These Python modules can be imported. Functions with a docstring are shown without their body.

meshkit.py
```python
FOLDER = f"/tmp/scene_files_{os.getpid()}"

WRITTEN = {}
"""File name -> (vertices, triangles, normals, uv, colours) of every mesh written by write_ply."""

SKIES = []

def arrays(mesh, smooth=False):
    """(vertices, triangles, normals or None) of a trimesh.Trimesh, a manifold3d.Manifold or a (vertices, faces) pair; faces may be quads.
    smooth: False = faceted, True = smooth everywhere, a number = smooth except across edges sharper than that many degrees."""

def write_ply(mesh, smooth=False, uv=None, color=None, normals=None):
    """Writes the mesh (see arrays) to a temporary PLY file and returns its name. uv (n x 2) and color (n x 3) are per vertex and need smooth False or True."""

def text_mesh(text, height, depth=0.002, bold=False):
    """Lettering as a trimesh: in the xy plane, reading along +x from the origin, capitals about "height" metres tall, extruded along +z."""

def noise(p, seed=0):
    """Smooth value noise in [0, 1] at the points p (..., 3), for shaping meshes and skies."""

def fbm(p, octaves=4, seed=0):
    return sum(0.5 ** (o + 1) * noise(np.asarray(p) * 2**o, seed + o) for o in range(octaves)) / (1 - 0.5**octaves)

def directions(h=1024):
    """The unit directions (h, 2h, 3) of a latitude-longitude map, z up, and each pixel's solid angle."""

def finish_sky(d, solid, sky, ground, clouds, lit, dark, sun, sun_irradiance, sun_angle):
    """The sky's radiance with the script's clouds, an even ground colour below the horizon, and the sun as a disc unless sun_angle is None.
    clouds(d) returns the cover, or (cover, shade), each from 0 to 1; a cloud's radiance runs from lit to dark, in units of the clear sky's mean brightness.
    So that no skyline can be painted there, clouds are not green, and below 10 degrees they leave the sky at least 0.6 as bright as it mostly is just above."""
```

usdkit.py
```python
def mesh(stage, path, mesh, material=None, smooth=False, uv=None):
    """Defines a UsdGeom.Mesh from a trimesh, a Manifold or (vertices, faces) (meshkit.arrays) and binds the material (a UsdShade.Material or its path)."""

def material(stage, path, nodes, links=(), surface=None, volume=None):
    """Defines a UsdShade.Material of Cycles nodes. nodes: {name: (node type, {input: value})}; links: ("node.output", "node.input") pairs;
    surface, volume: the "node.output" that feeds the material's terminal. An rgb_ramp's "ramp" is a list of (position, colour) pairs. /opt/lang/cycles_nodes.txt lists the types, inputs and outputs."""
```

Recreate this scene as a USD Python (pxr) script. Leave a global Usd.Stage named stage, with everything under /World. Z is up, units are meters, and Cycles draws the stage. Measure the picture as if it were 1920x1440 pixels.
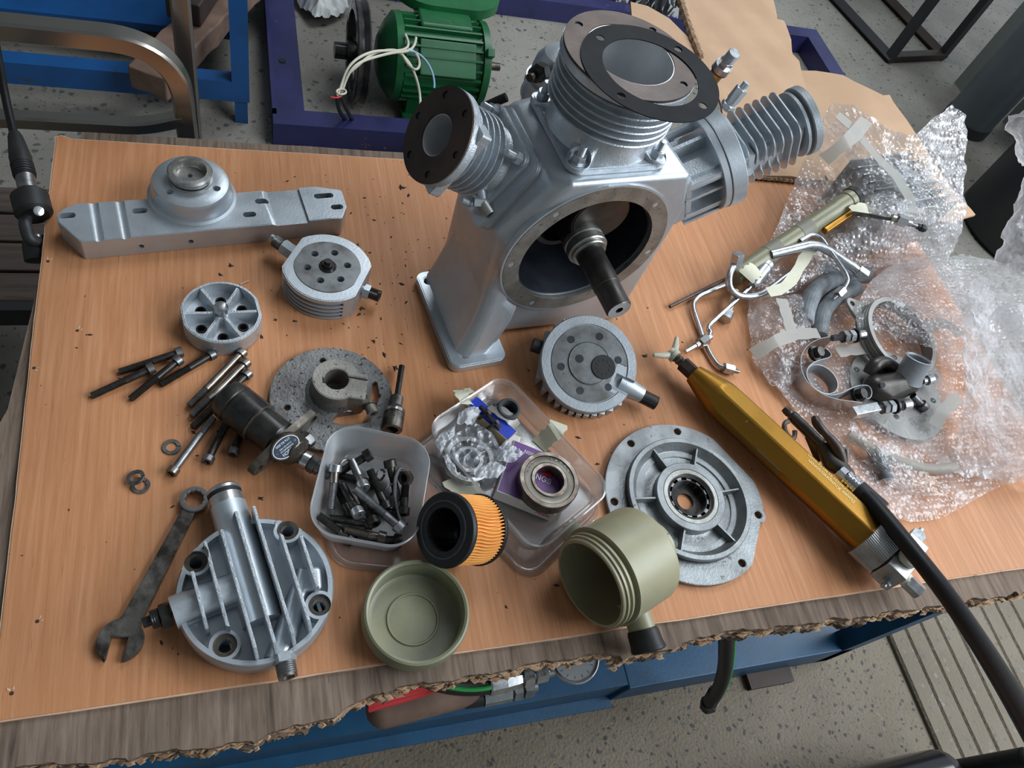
import math, random
import numpy as np, trimesh, manifold3d as m3d
import usdkit, meshkit
from pxr import Usd, UsdGeom, UsdLux, UsdShade, Gf, Sdf, Vt

rng = random.Random(7)
nrg = np.random.default_rng(7)
stage = Usd.Stage.CreateInMemory()
UsdGeom.SetStageUpAxis(stage, 'Z'); UsdGeom.SetStageMetersPerUnit(stage, 1.0)
world = UsdGeom.Xform.Define(stage, '/World'); stage.SetDefaultPrim(world.GetPrim())
UsdGeom.Scope.Define(stage, '/World/Looks')

# ------------------------------------------------------------------ camera, light, exposure
R = np.array([[0.94516675, -0.03383652, 0.32483058], [-0.19921065, -0.84788789, 0.49132601], [0.25879515, -0.52909472, -0.80813603]])
C = np.array([0, 0, 1.75]); T = 0.75; FPX = 1440.0
cam = UsdGeom.Camera.Define(stage, '/World/camera')
Mc = np.eye(4); Mc[0, :3] = R[:, 0]; Mc[1, :3] = -R[:, 1]; Mc[2, :3] = -R[:, 2]; Mc[3, :3] = C
cam.AddTransformOp().Set(Gf.Matrix4d(*map(float, Mc.ravel())))
cam.CreateHorizontalApertureAttr(36.0); cam.CreateVerticalApertureAttr(27.0); cam.CreateFocalLengthAttr(36.0 * FPX / 1920)
cam.CreateClippingRangeAttr((0.02, 100.0))
cam.CreateExposureAttr(0.2)

dome = UsdLux.DomeLight.Define(stage, '/World/overcast_sky'); dome.CreateIntensityAttr(0.22); dome.CreateColorAttr((0.80, 0.90, 1.0))
def rect(name, loc, target, w, h, power, color):
    l = UsdLux.RectLight.Define(stage, '/World/' + name); l.CreateWidthAttr(w); l.CreateHeightAttr(h); l.CreateIntensityAttr(power); l.CreateColorAttr(color)
    d = np.array(target, float) - np.array(loc, float); d /= np.linalg.norm(d)
    x = np.cross([0, 0, 1.0], -d); x /= np.linalg.norm(x); y = np.cross(-d, x)
    m = np.eye(4); m[0, :3], m[1, :3], m[2, :3], m[3, :3] = x, y, -d, loc
    l.AddTransformOp().Set(Gf.Matrix4d(*map(float, m.ravel()))); return l
# area lights out of view, placed to light the bench from right and above
rect('unseen_right_light', (3.3, -0.3, 3.2), (0.6, 0.6, 0.75), 3.0, 2.2, 8.5, (0.86, 0.94, 1.0))
rect('unseen_overhead_light', (1.6, 2.6, 3.9), (0.75, 0.9, 0.7), 1.6, 2.6, 7.0, (0.88, 0.95, 1.0))

# ------------------------------------------------------------------ helpers: points, materials
def P(px, py, h=0.0, base=T):
    r = R @ np.array([px - 960, py - 720, FPX]); z = base + h
    return C + r * ((z - C[2]) / r[2])
def unit(v): v = np.asarray(v, float); return v / np.linalg.norm(v)
LK = {}
def mat(name, color, rough=0.5, metal=0.0, var=None, vscale=20.0, vpos=(0.35, 0.65), bump=0.0, bscale=60.0, stretch=None, rvar=0.0, coat=0.0, spec=0.5, spots=None, detail=4.0, sss=None, aniso=0.0):
    """One procedural principled material: base colour, mottled with a second colour, spots, and fine relief."""
    n = {'p': ('principled_bsdf', {'base_color': color, 'roughness': rough, 'metallic': metal, 'coat_weight': coat, 'specular_ior_level': spec}), 'c': ('texture_coordinate', {}), 'm': ('mapping', {'scale': stretch or (1, 1, 1)})}
    l = [('c.object', 'm.vector')]
    src = None
    if var is not None:
        n['n'] = ('noise_texture', {'scale': vscale, 'detail': detail, 'roughness': 0.6}); l.append(('m.vector', 'n.vector'))
        n['r'] = ('rgb_ramp', {'ramp': [(vpos[0], color), (vpos[1], var)]}); l += [('n.fac', 'r.fac')]; src = 'r.color'
    if spots is not None:
        sc, sz, scol = spots
        n['v'] = ('noise_texture', {'scale': sc, 'detail': 3.0, 'roughness': 0.7}); n['vr'] = ('rgb_ramp', {'ramp': [(sz, (0, 0, 0)), (sz + 0.03, (1, 1, 1))]})
        n['vm'] = ('mix', {'color1': color, 'color2': scol}); l += [('c.object', 'v.vector'), ('v.fac', 'vr.fac'), ('vr.color', 'vm.fac')]
        if src: l.append((src, 'vm.color1'))
        src = 'vm.color'
    if src: l.append((src, 'p.base_color'))
    if rvar:
        n['rn'] = ('noise_texture', {'scale': vscale * 1.7, 'detail': 4.0}); n['rr'] = ('map_range', {'to_min': max(rough - rvar, 0.03), 'to_max': rough + rvar, 'from_min': 0.3, 'from_max': 0.7, 'clamp': True}); l += [('m.vector', 'rn.vector'), ('rn.fac', 'rr.value'), ('rr.result', 'p.roughness')]
    if bump:
        n['bn'] = ('noise_texture', {'scale': bscale, 'detail': 3.0}); n['b'] = ('bump', {'strength': min(bump, 1.0), 'distance': 0.0006 * max(bump, 1)}); l += [('m.vector', 'bn.vector'), ('bn.fac', 'b.height'), ('b.normal', 'p.normal')]
    LK[name] = usdkit.material(stage, '/World/Looks/' + name, n, l, surface='p.BSDF'); return LK[name]
def clear_mat(name, color, clear, rough=0.15, white=0.6, bump=None, cloud=None, gloss=0.14, tint=None):
    """Thin see-through plastic: part transparent, part milky (diffuse and translucent), with a gloss."""
    n = {'t': ('transparent_bsdf', {'color': tint or (0.97, 0.97, 0.97)}), 'd': ('diffuse_bsdf', {'color': color}), 'l': ('translucent_bsdf', {'color': color}), 'dl': ('mix_closure', {'fac': 0.5}), 'tm': ('mix_closure', {'fac': 1 - clear}),
         'g': ('glossy_bsdf', {'color': (1, 1, 1), 'roughness': rough}), 'lw': ('layer_weight', {'blend': 0.35}), 'gm': ('map_range', {'from_min': 0, 'from_max': 1, 'to_min': gloss * 0.35, 'to_max': min(1.0, gloss * 4.5)}), 'o': ('mix_closure', {}), 'c': ('texture_coordinate', {})}
    l = [('d.BSDF', 'dl.closure1'), ('l.BSDF', 'dl.closure2'), ('t.BSDF', 'tm.closure1'), ('dl.closure', 'tm.closure2'), ('tm.closure', 'o.closure1'), ('g.BSDF', 'o.closure2'), ('lw.fresnel', 'gm.value'), ('gm.result', 'o.fac')]
    if cloud:
        n['cn'] = ('noise_texture', {'scale': cloud, 'detail': 5.0, 'roughness': 0.65}); n['cr'] = ('map_range', {'from_min': 0.35, 'from_max': 0.68, 'to_min': max(0, 1 - clear - white), 'to_max': min(1, 1 - clear + white), 'clamp': True}); l += [('c.object', 'cn.vector'), ('cn.fac', 'cr.value'), ('cr.result', 'tm.fac')]
    if bump:
        sc, st, kind = bump
        if kind == 'bubbles':
            n['bv'] = ('voronoi_texture', {'scale': sc, 'randomness': 0.35}); n['br'] = ('map_range', {'from_min': 0.0, 'from_max': 0.55, 'to_min': 1.0, 'to_max': 0.0, 'clamp': True}); n['bn2'] = ('noise_texture', {'scale': sc * 0.5, 'detail': 3.0}); n['ba'] = ('math', {'math_type': 'add'})
            l += [('c.object', 'bv.vector'), ('bv.distance', 'br.value'), ('br.result', 'ba.value1'), ('c.object', 'bn2.vector'), ('bn2.fac', 'ba.value2')]; hs = 'ba.value'
        else:
            n['bn'] = ('noise_texture', {'scale': sc, 'detail': 4.0, 'distortion': 1.0}); l += [('c.object', 'bn.vector')]; hs = 'bn.fac'
        n['b'] = ('bump', {'strength': st, 'distance': 0.004}); l += [(hs, 'b.height'), ('b.normal', 'g.normal'), ('b.normal', 'd.normal'), ('b.normal', 'l.normal'), ('b.normal', 'lw.normal')]
    LK[name] = usdkit.material(stage, '/World/Looks/' + name, n, l, surface='o.closure'); return LK[name]

# ------------------------------------------------------------------ helpers: shapes
Mf = m3d.Manifold; CS = m3d.CrossSection
def cs(pts): return CS([np.asarray(pts, float)[:, :2].tolist()], m3d.FillRule.NonZero)
def cyl(r, h, z=0.0, r2=None, n=40): return Mf.cylinder(h, r, r if r2 is None else r2, n).translate((0, 0, z))
def box(x0, x1, y0, y1, z0, z1): return Mf.cube((x1 - x0, y1 - y0, z1 - z0)).translate((x0, y0, z0))
def rev(profile, n=48): return Mf.revolve(cs(profile), n)
def ring(ro, ri, h, z=0.0, n=48): return cyl(ro, h, z, n=n) - cyl(ri, h + 0.02, z - 0.01, n=n)
def ext(section, h, z=0.0, b=0.0):
    s = section if isinstance(section, CS) else cs(section)
    if not b: return Mf.extrude(s, h).translate((0, 0, z))
    o = None
    for k, d in ((0.0, b), (0.3 * b, 0.3 * b), (b, 0.0)):
        q = Mf.extrude(s.offset(-d, m3d.JoinType.Round, 2.0, 24) if d else s, h - 2 * k).translate((0, 0, z + k)); o = q if o is None else o + q
    return o
def rrect(w, d, r, n=10):
    return CS.square((max(w - 2 * r, 1e-5), max(d - 2 * r, 1e-5)), True).offset(r, m3d.JoinType.Round, 2.0, 4 * n)
def rbox(x0, x1, y0, y1, z0, z1, r=0.002):
    s = Mf.sphere(r, 12); return Mf.batch_hull([s.translate((x, y, z)) for x in (x0 + r, x1 - r) for y in (y0 + r, y1 - r) for z in (z0 + r, z1 - r)])
def hexp(af, h, z=0.0):
    r = af / math.sqrt(3); a = cyl(r, h, z, n=6); return a ^ rev([(0, z), (af / 2, z), (r, z + (r - af / 2) * 0.7), (r, z + h - (r - af / 2) * 0.7), (af / 2, z + h), (0, z + h)], 36)
def star(pts_r_a): return cs([(r * math.cos(a), r * math.sin(a)) for r, a in pts_r_a])
def circ(r, x=0.0, y=0.0, n=32): return CS.circle(r, n).translate((x, y))
def polar(r, deg): return r * math.cos(math.radians(deg)), r * math.sin(math.radians(deg))
def thread(r, length, z=0.0, pitch=0.0014, depth=0.0006, n=16):
    pts = [(0, z)]; k = int(length / pitch)
    for i in range(k): pts += [(r - depth, z + i * length / k), (r, z + (i + 0.5) * length / k)]
    pts += [(r - depth, z + length), (0, z + length)]; return rev(pts, n)
def tube(path, r, n=12, closed=False, cap=True):
    p = np.asarray(path, float); N = len(p); rr = np.broadcast_to(np.asarray(r, float), (N,))
    t = np.gradient(p, axis=0); t /= np.linalg.norm(t, axis=1, keepdims=True) + 1e-12
    a = np.cross(t[0], [0, 0, 1.0]); a = np.cross(t[0], [1.0, 0, 0]) if np.linalg.norm(a) < 1e-3 else a
    fr = []
    for i in range(N):
        a = a - t[i] * (a @ t[i]); a /= np.linalg.norm(a); fr.append((a, np.cross(t[i], a)))
    ang = np.arange(n) * 2 * np.pi / n
    v = np.array([p[i] + rr[i] * (np.cos(ang)[:, None] * fr[i][0] + np.sin(ang)[:, None] * fr[i][1]) for i in range(N)]).reshape(-1, 3)
    f = []
    for i in range(N - 1):
        for j in range(n):
            k = (j + 1) % n; f += [(i * n + j, i * n + k, (i + 1) * n + k), (i * n + j, (i + 1) * n + k, (i + 1) * n + j)]
    if cap:
        v = np.vstack([v, p[0], p[-1]])
        for j in range(n): k = (j + 1) % n; f += [(N * n, k, j), (N * n + 1, (N - 1) * n + j, (N - 1) * n + k)]
    return trimesh.Trimesh(v, np.array(f), process=False)
def spline(pts, n=40):
    from scipy.interpolate import CubicSpline, PchipInterpolator
    p = np.asarray(pts, float); s = np.r_[0, np.cumsum(np.linalg.norm(np.diff(p, axis=0), axis=1))]
    return CubicSpline(s, p)(np.linspace(0, s[-1], n))
def bent(pts, r=0.012, seg=7):
    """A polyline with its corners rounded to radius r: bent metal pipe."""
    p = np.asarray(pts, float); out = [p[0]]
    for a, b, c in zip(p[:-2], p[1:-1], p[2:]):
        d = min(r, 0.45 * np.linalg.norm(b - a), 0.45 * np.linalg.norm(c - b)); q0, q1 = b + unit(a - b) * d, b + unit(c - b) * d
        for s in np.linspace(0, 1, seg): out.append((1 - s) ** 2 * q0 + 2 * s * (1 - s) * b + s * s * q1)
    out.append(p[-1]); return np.array(out)
def tm(x):
    if isinstance(x, Mf):
        q = x.to_mesh(); return trimesh.Trimesh(np.array(q.vert_properties)[:, :3], np.array(q.tri_verts), process=False)
    return x.copy()
def F(o, z=(0, 0, 1), x=None):
    """4x4 (column vectors) of a frame at o whose z axis is z and whose x axis leans towards x."""
    z = unit(z); x = np.array([1.0, 0, 0]) if x is None else np.asarray(x, float)
    if abs(unit(x) @ z) > 0.999: x = np.array([0, 1.0, 0])
    x = unit(x - z * (x @ z)); m = np.eye(4); m[:3, 0], m[:3, 1], m[:3, 2], m[:3, 3] = x, np.cross(z, x), z, o; return m
def Fz(x, y, z=T, deg=0.0): a = math.radians(deg); return F((x, y, z), (0, 0, 1), (math.cos(a), math.sin(a), 0))
def at(x, m): x = tm(x); x.apply_transform(m); return x
def along(x, p0, p1, xd=None): p0 = np.asarray(p0, float); return at(x, F(p0, np.asarray(p1, float) - p0, xd))
def inv(m, p): return (np.linalg.inv(m) @ np.r_[np.asarray(p, float), 1.0])[:3]

# ------------------------------------------------------------------ helpers: things and parts
USED = {}
def numbered(parent, name):
    k = USED.get((parent, name), 0); USED[(parent, name)] = k + 1
    return f'{parent}/{name}' + (f'_{k:03d}' if k else '')
def tagp(prim, label=None, cat=None, group=None, kind=None):
    for k, v in (('label', label), ('category', cat), ('group', group), ('kind', kind)):
        if v: prim.SetCustomDataByKey(k, v)
    return prim
def thing(name, label, cat, m=None, group=None, kind=None):
    x = UsdGeom.Xform.Define(stage, numbered('/World', name))
    if m is not None: x.AddTransformOp().Set(Gf.Matrix4d(*map(float, np.asarray(m).T.ravel())))
    return tagp(x.GetPrim(), label, cat, group, kind)
def part(parent, name, shape, material, label=None, smooth=32, kind=None):
    shapes = shape if isinstance(shape, (list, tuple)) else [shape]
    ms = [tm(s) for s in shapes]; g = trimesh.util.concatenate(ms) if len(ms) > 1 else ms[0]
    p = usdkit.mesh(stage, numbered(str(parent.GetPath()), name), g, LK[material], smooth=smooth).GetPrim()
    return tagp(p, label, kind=kind)
def solo(name, shape, material, label, cat, m=None, group=None, kind=None, smooth=32):
    """A thing that is one mesh."""
    shapes = shape if isinstance(shape, (list, tuple)) else [shape]
    ms = [tm(s) for s in shapes]; g = trimesh.util.concatenate(ms) if len(ms) > 1 else ms[0]
    u = usdkit.mesh(stage, numbered('/World', name), g, LK[material], smooth=smooth)
    if m is not None: u.AddTransformOp().Set(Gf.Matrix4d(*map(float, np.asarray(m).T.ravel())))
    return tagp(u.GetPrim(), label, cat, group, kind)
def dup(root, m, label=None, group=None):
    was = root.GetCustomData(); base = root.GetName(); base = base[:-4] if base[-4] == '_' and base[-3:].isdigit() else base
    x = UsdGeom.Xform.Define(stage, numbered('/World', base)); p = x.GetPrim(); p.GetReferences().AddInternalReference(root.GetPath()); p.SetInstanceable(True)
    x.ClearXformOpOrder(); x.AddTransformOp().Set(Gf.Matrix4d(*map(float, np.asarray(m).T.ravel())))
    return tagp(p, label or was['label'], was['category'], group or was.get('group'))

# ------------------------------------------------------------------ materials
mat('silver_paint', (0.53, 0.57, 0.61), 0.38, 0.72, (0.43, 0.47, 0.51), 9, (0.3, 0.7), bump=0.25, bscale=260, rvar=0.08)
mat('silver_cast', (0.57, 0.61, 0.65), 0.43, 0.70, (0.44, 0.475, 0.51), 40, (0.3, 0.7), bump=1.0, bscale=420, rvar=0.1)
mat('grey_cast', (0.36, 0.39, 0.42), 0.5, 0.45, (0.27, 0.29, 0.31), 25, (0.3, 0.7), bump=0.6, bscale=420)
mat('raw_alu', (0.50, 0.51, 0.52), 0.36, 0.85, (0.36, 0.36, 0.36), 30, (0.35, 0.7), bump=0.3, bscale=300, rvar=0.1)
mat('old_alu', (0.27, 0.285, 0.295), 0.45, 0.75, (0.14, 0.145, 0.145), 22, (0.4, 0.75), bump=0.7, bscale=260, spots=(55, 0.66, (0.13, 0.12, 0.11)))
mat('dull_steel', (0.33, 0.325, 0.31), 0.5, 0.7, (0.25, 0.245, 0.235), 25, bump=0.2, bscale=300)
mat('pitted_iron', (0.24, 0.24, 0.24), 0.48, 0.75, (0.15, 0.14, 0.135), 28, (0.4, 0.65), bump=1.0, bscale=240, spots=(170, 0.6, (0.05, 0.045, 0.04)))
mat('iron_face', (0.31, 0.295, 0.265), 0.45, 0.7, (0.17, 0.155, 0.135), 25, (0.4, 0.7), bump=0.5, bscale=300, spots=(140, 0.62, (0.16, 0.11, 0.07)))
mat('brown_face', (0.075, 0.052, 0.042), 0.42, 0.6, (0.038, 0.029, 0.026), 12, (0.35, 0.65), bump=0.2, bscale=300, rvar=0.08)
mat('machined', (0.42, 0.42, 0.40), 0.34, 0.85, (0.27, 0.26, 0.24), 28, (0.38, 0.68), bump=0.2, bscale=400, rvar=0.1)
mat('valve_face', (0.185, 0.195, 0.20), 0.42, 0.75, (0.095, 0.09, 0.085), 30, (0.4, 0.68), spots=(45, 0.66, (0.13, 0.08, 0.05)))
mat('bright_steel', (0.55, 0.56, 0.57), 0.24, 1.0, (0.42, 0.42, 0.42), 30, (0.3, 0.7))
mat('chrome', (0.72, 0.73, 0.75), 0.12, 1.0)
mat('zinc', (0.50, 0.52, 0.54), 0.3, 0.9, (0.38, 0.39, 0.41), 60, (0.3, 0.7), rvar=0.08)
mat('bolt_black', (0.035, 0.033, 0.032), 0.36, 0.75, (0.07, 0.062, 0.055), 70, (0.4, 0.65), rvar=0.1)
mat('bolt_worn', (0.27, 0.24, 0.21), 0.33, 0.9, (0.15, 0.13, 0.115), 60, (0.4, 0.65), rvar=0.08)
mat('bolt_grey', (0.24, 0.24, 0.245), 0.38, 0.85, (0.12, 0.12, 0.12), 60, (0.4, 0.65))
mat('oily_black', (0.022, 0.021, 0.021), 0.25, 0.4, (0.05, 0.045, 0.04), 35, (0.4, 0.7), rvar=0.1)
mat('oily_brown', (0.065, 0.053, 0.043), 0.33, 0.6, (0.15, 0.13, 0.105), 35, (0.4, 0.7), rvar=0.1, bump=0.3, bscale=200)
mat('crank_steel', (0.075, 0.067, 0.062), 0.36, 0.7, (0.05, 0.045, 0.042), 30, (0.35, 0.65), rvar=0.08)
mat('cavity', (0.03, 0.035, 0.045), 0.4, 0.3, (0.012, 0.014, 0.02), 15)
mat('spanner_steel', (0.20, 0.185, 0.17), 0.4, 0.85, (0.06, 0.05, 0.045), 42, (0.4, 0.62), bump=0.3, bscale=180, rvar=0.1)
mat('rubber', (0.012, 0.012, 0.013), 0.5, 0.0, (0.02, 0.02, 0.02), 40, spec=0.3)
mat('bearing_steel', (0.22, 0.19, 0.165), 0.3, 0.9, (0.10, 0.075, 0.06), 45, (0.4, 0.65), rvar=0.08)
mat('bearing_shield', (0.17, 0.155, 0.13), 0.35, 0.8, (0.10, 0.09, 0.075), 30)
mat('hose_rubber', (0.007, 0.007, 0.008), 0.45, spec=0.25)
mat('ribbed_grey', (0.40, 0.42, 0.44), 0.5, 0.0, (0.28, 0.30, 0.32), 60)
mat('grey_rubber', (0.05, 0.055, 0.06), 0.5, 0.0, (0.075, 0.08, 0.085), 40, spec=0.3)
mat('gasket', (0.014, 0.014, 0.016), 0.6, 0.0, (0.020, 0.020, 0.022), 20, spec=0.08)
mat('bore', (0.72, 0.74, 0.76), 0.40, 0.45, (0.58, 0.60, 0.62), 12)
mat('olive', (0.30, 0.275, 0.165), 0.42, 0.0, (0.25, 0.235, 0.15), 14, (0.35, 0.65), bump=0.15, bscale=200)
mat('olive_green', (0.215, 0.205, 0.125), 0.42, 0.0, (0.15, 0.16, 0.105), 16, (0.35, 0.7), bump=0.15, bscale=200)
mat('olive_tube', (0.24, 0.225, 0.13), 0.36, 0.0, (0.19, 0.18, 0.105), 16)
mat('gold', (0.36, 0.165, 0.018), 0.38, 0.72, (0.25, 0.14, 0.02), 7, (0.35, 0.65), rvar=0.08, bump=0.2, bscale=150, spots=(60, 0.72, (0.50, 0.36, 0.14)))
mat('wing_plastic', (0.42, 0.40, 0.31), 0.4)
mat('brass', (0.42, 0.30, 0.12), 0.3, 0.9)
mat('filter_paper', (0.78, 0.36, 0.085), 0.75, 0.0, (0.68, 0.29, 0.06), 30)
mat('blue_steel', (0.007, 0.075, 0.24), 0.42, 0.0, (0.008, 0.055, 0.17), 6, (0.35, 0.7), bump=0.3, bscale=120, spots=(22, 0.68, (0.03, 0.05, 0.07)))
mat('bench_blue', (0.008, 0.075, 0.165), 0.45, 0.0, (0.007, 0.05, 0.11), 9, (0.35, 0.7), bump=0.4, bscale=120, spots=(38, 0.69, (0.05, 0.035, 0.025)))
mat('navy', (0.022, 0.024, 0.105), 0.4, 0.0, (0.016, 0.016, 0.065), 9, (0.35, 0.7), bump=0.3, bscale=120, spots=(16, 0.69, (0.16, 0.075, 0.03)))
mat('green_paint', (0.008, 0.12, 0.035), 0.4, 0.0, (0.006, 0.075, 0.025), 8, (0.35, 0.7), spots=(30, 0.70, (0.2, 0.26, 0.2)))
mat('brown_iron', (0.045, 0.026, 0.02), 0.6, 0.2, (0.025, 0.018, 0.016), 14)
mat('dark_iron', (0.03, 0.03, 0.033), 0.5, 0.3)
mat('stainless', (0.46, 0.44, 0.42), 0.27, 1.0, (0.40, 0.37, 0.34), 5, (0.3, 0.7), stretch=(1, 1, 1))
mat('grey_bottle', (0.085, 0.105, 0.115), 0.42, 0.0, (0.07, 0.085, 0.095), 4)
mat('pale_post', (0.17, 0.19, 0.175), 0.5)
mat('black_bin', (0.008, 0.009, 0.011), 0.45, 0.0, (0.014, 0.014, 0.016), 6)
mat('red_rubber', (0.5, 0.03, 0.035), 0.4)
mat('green_stripe', (0.02, 0.30, 0.06), 0.4)
mat('white_wire', (0.55, 0.52, 0.42), 0.5)
mat('blue_wire', (0.25, 0.42, 0.55), 0.5)
mat('white_plastic', (0.62, 0.63, 0.62), 0.45)
mat('black_film', (0.012, 0.012, 0.014), 0.2)
mat('carton', (0.42, 0.27, 0.17), 0.8, 0.0, (0.36, 0.225, 0.135), 5, (0.35, 0.65), bump=0.3, bscale=60)
mat('carton_edge', (0.30, 0.19, 0.11), 0.85, 0.0, (0.14, 0.085, 0.05), 120, (0.4, 0.6), bump=1.0, bscale=300)
mat('old_timber', (0.17, 0.105, 0.075), 0.8, 0.0, (0.09, 0.05, 0.035), 9, (0.35, 0.65), bump=1.0, bscale=60)
mat('dirt', (0.035, 0.018, 0.010), 0.7)
mat('chip', (0.62, 0.40, 0.25), 0.8)
mat('label_navy', (0.03, 0.045, 0.075), 0.35)
mat('label_white', (0.62, 0.66, 0.68), 0.4)
mat('print_white', (0.62, 0.60, 0.64), 0.5)
mat('print_red', (0.55, 0.02, 0.05), 0.5)
mat('print_dark', (0.04, 0.035, 0.035), 0.5)
mat('print_faint', (0.62, 0.44, 0.16), 0.5)
mat('box_purple', (0.155, 0.06, 0.235), 0.45, 0.0, (0.135, 0.05, 0.205), 9)
mat('box_blue', (0.012, 0.04, 0.42), 0.4)
mat('box_white', (0.62, 0.60, 0.55), 0.55)
mat('box_tan', (0.42, 0.33, 0.20), 0.6)
mat('masking_tape', (0.62, 0.60, 0.46), 0.6, 0.0, (0.55, 0.53, 0.42), 25, bump=0.5, bscale=90)
clear_mat('tub_plastic', (0.66, 0.69, 0.72), 0.62, 0.25)
clear_mat('clear_plastic', (0.72, 0.72, 0.74), 0.86, 0.12, gloss=0.12)
clear_mat('film_white', (0.82, 0.84, 0.88), 0.16, 0.35, white=0.14, bump=(60, 0.4, 'crumple'), cloud=45, gloss=0.06)
clear_mat('film_clear', (0.8, 0.82, 0.88), 0.70, 0.2, white=0.2, bump=(70, 0.4, 'crumple'), cloud=40, gloss=0.10)
clear_mat('bubble_film', (0.82, 0.82, 0.86), 0.74, 0.22, white=0.22, bump=(95, 0.55, 'bubbles'), cloud=13, gloss=0.085)
clear_mat('bubble_glint', (0.86, 0.86, 0.90), 0.53, 0.20, white=0.30, bump=(95, 0.75, 'bubbles'), cloud=15, gloss=0.15)
clear_mat('bubble_thick', (0.86, 0.85, 0.87), 0.42, 0.24, white=0.32, bump=(95, 0.55, 'bubbles'), cloud=11, gloss=0.10)
clear_mat('tape_film', (0.52, 0.50, 0.45), 0.35, 0.5, gloss=0.03)
clear_mat('gauge_glass', (0.8, 0.8, 0.8), 0.9, 0.05, gloss=0.1)

# wood: fine grain running away from the viewer (world y), broad tone, small dark pores
def wood(name, c1, c2, c3, pore, gx=140.0, gy=5.0, rough=0.55, bump=0.3, broad=2.2):
    n = {'c': ('texture_coordinate', {}), 'm': ('mapping', {'scale': (gx, gy, gx)}), 'g': ('noise_texture', {'scale': 1.0, 'detail': 5.0, 'roughness': 0.65, 'distortion': 0.3}), 'r': ('rgb_ramp', {'ramp': [(0.25, c2), (0.5, c1), (0.75, c3)]}),
         'm2': ('mapping', {'scale': (broad, broad * 0.6, 1)}), 'b': ('noise_texture', {'scale': 1.0, 'detail': 3.0, 'distortion': 0.8}), 'br': ('rgb_ramp', {'ramp': [(0.3, (0.82, 0.80, 0.78)), (0.7, (1.10, 1.06, 1.02))]}), 'mx': ('mix', {'mix_type': 'multiply', 'fac': 1.0}),
         'm3': ('mapping', {'scale': (gx * 3.2, gy * 4.5, gx)}), 'pn': ('noise_texture', {'scale': 1.0, 'detail': 2.0}), 'pr': ('rgb_ramp', {'ramp': [(0.66, (0, 0, 0)), (0.74, (1, 1, 1))]}), 'pm': ('mix', {'color2': pore}), 'pf': ('math', {'math_type': 'multiply', 'value2': 0.55}),
         'bp': ('bump', {'strength': bump, 'distance': 0.0006}), 'p': ('principled_bsdf', {'roughness': rough, 'specular_ior_level': 0.28})}
    l = [('c.object', 'm.vector'), ('m.vector', 'g.vector'), ('g.fac', 'r.fac'), ('c.object', 'm2.vector'), ('m2.vector', 'b.vector'), ('b.fac', 'br.fac'), ('r.color', 'mx.color1'), ('br.color', 'mx.color2'), ('c.object', 'm3.vector'), ('m3.vector', 'pn.vector'), ('pn.fac', 'pr.fac'), ('pr.color', 'pf.value1'), ('pf.value', 'pm.fac'), ('mx.color', 'pm.color1'), ('pm.color', 'p.base_color'), ('g.fac', 'bp.height'), ('bp.normal', 'p.normal')]
    LK[name] = usdkit.material(stage, '/World/Looks/' + name, n, l, surface='p.BSDF')
wood('plywood', (0.46, 0.212, 0.100), (0.38, 0.165, 0.075), (0.54, 0.28, 0.150), (0.27, 0.11, 0.05))
wood('ply_edge', (0.55, 0.36, 0.25), (0.40, 0.24, 0.16), (0.62, 0.45, 0.33), (0.2, 0.1, 0.06), 20, 20, 0.8)
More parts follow.
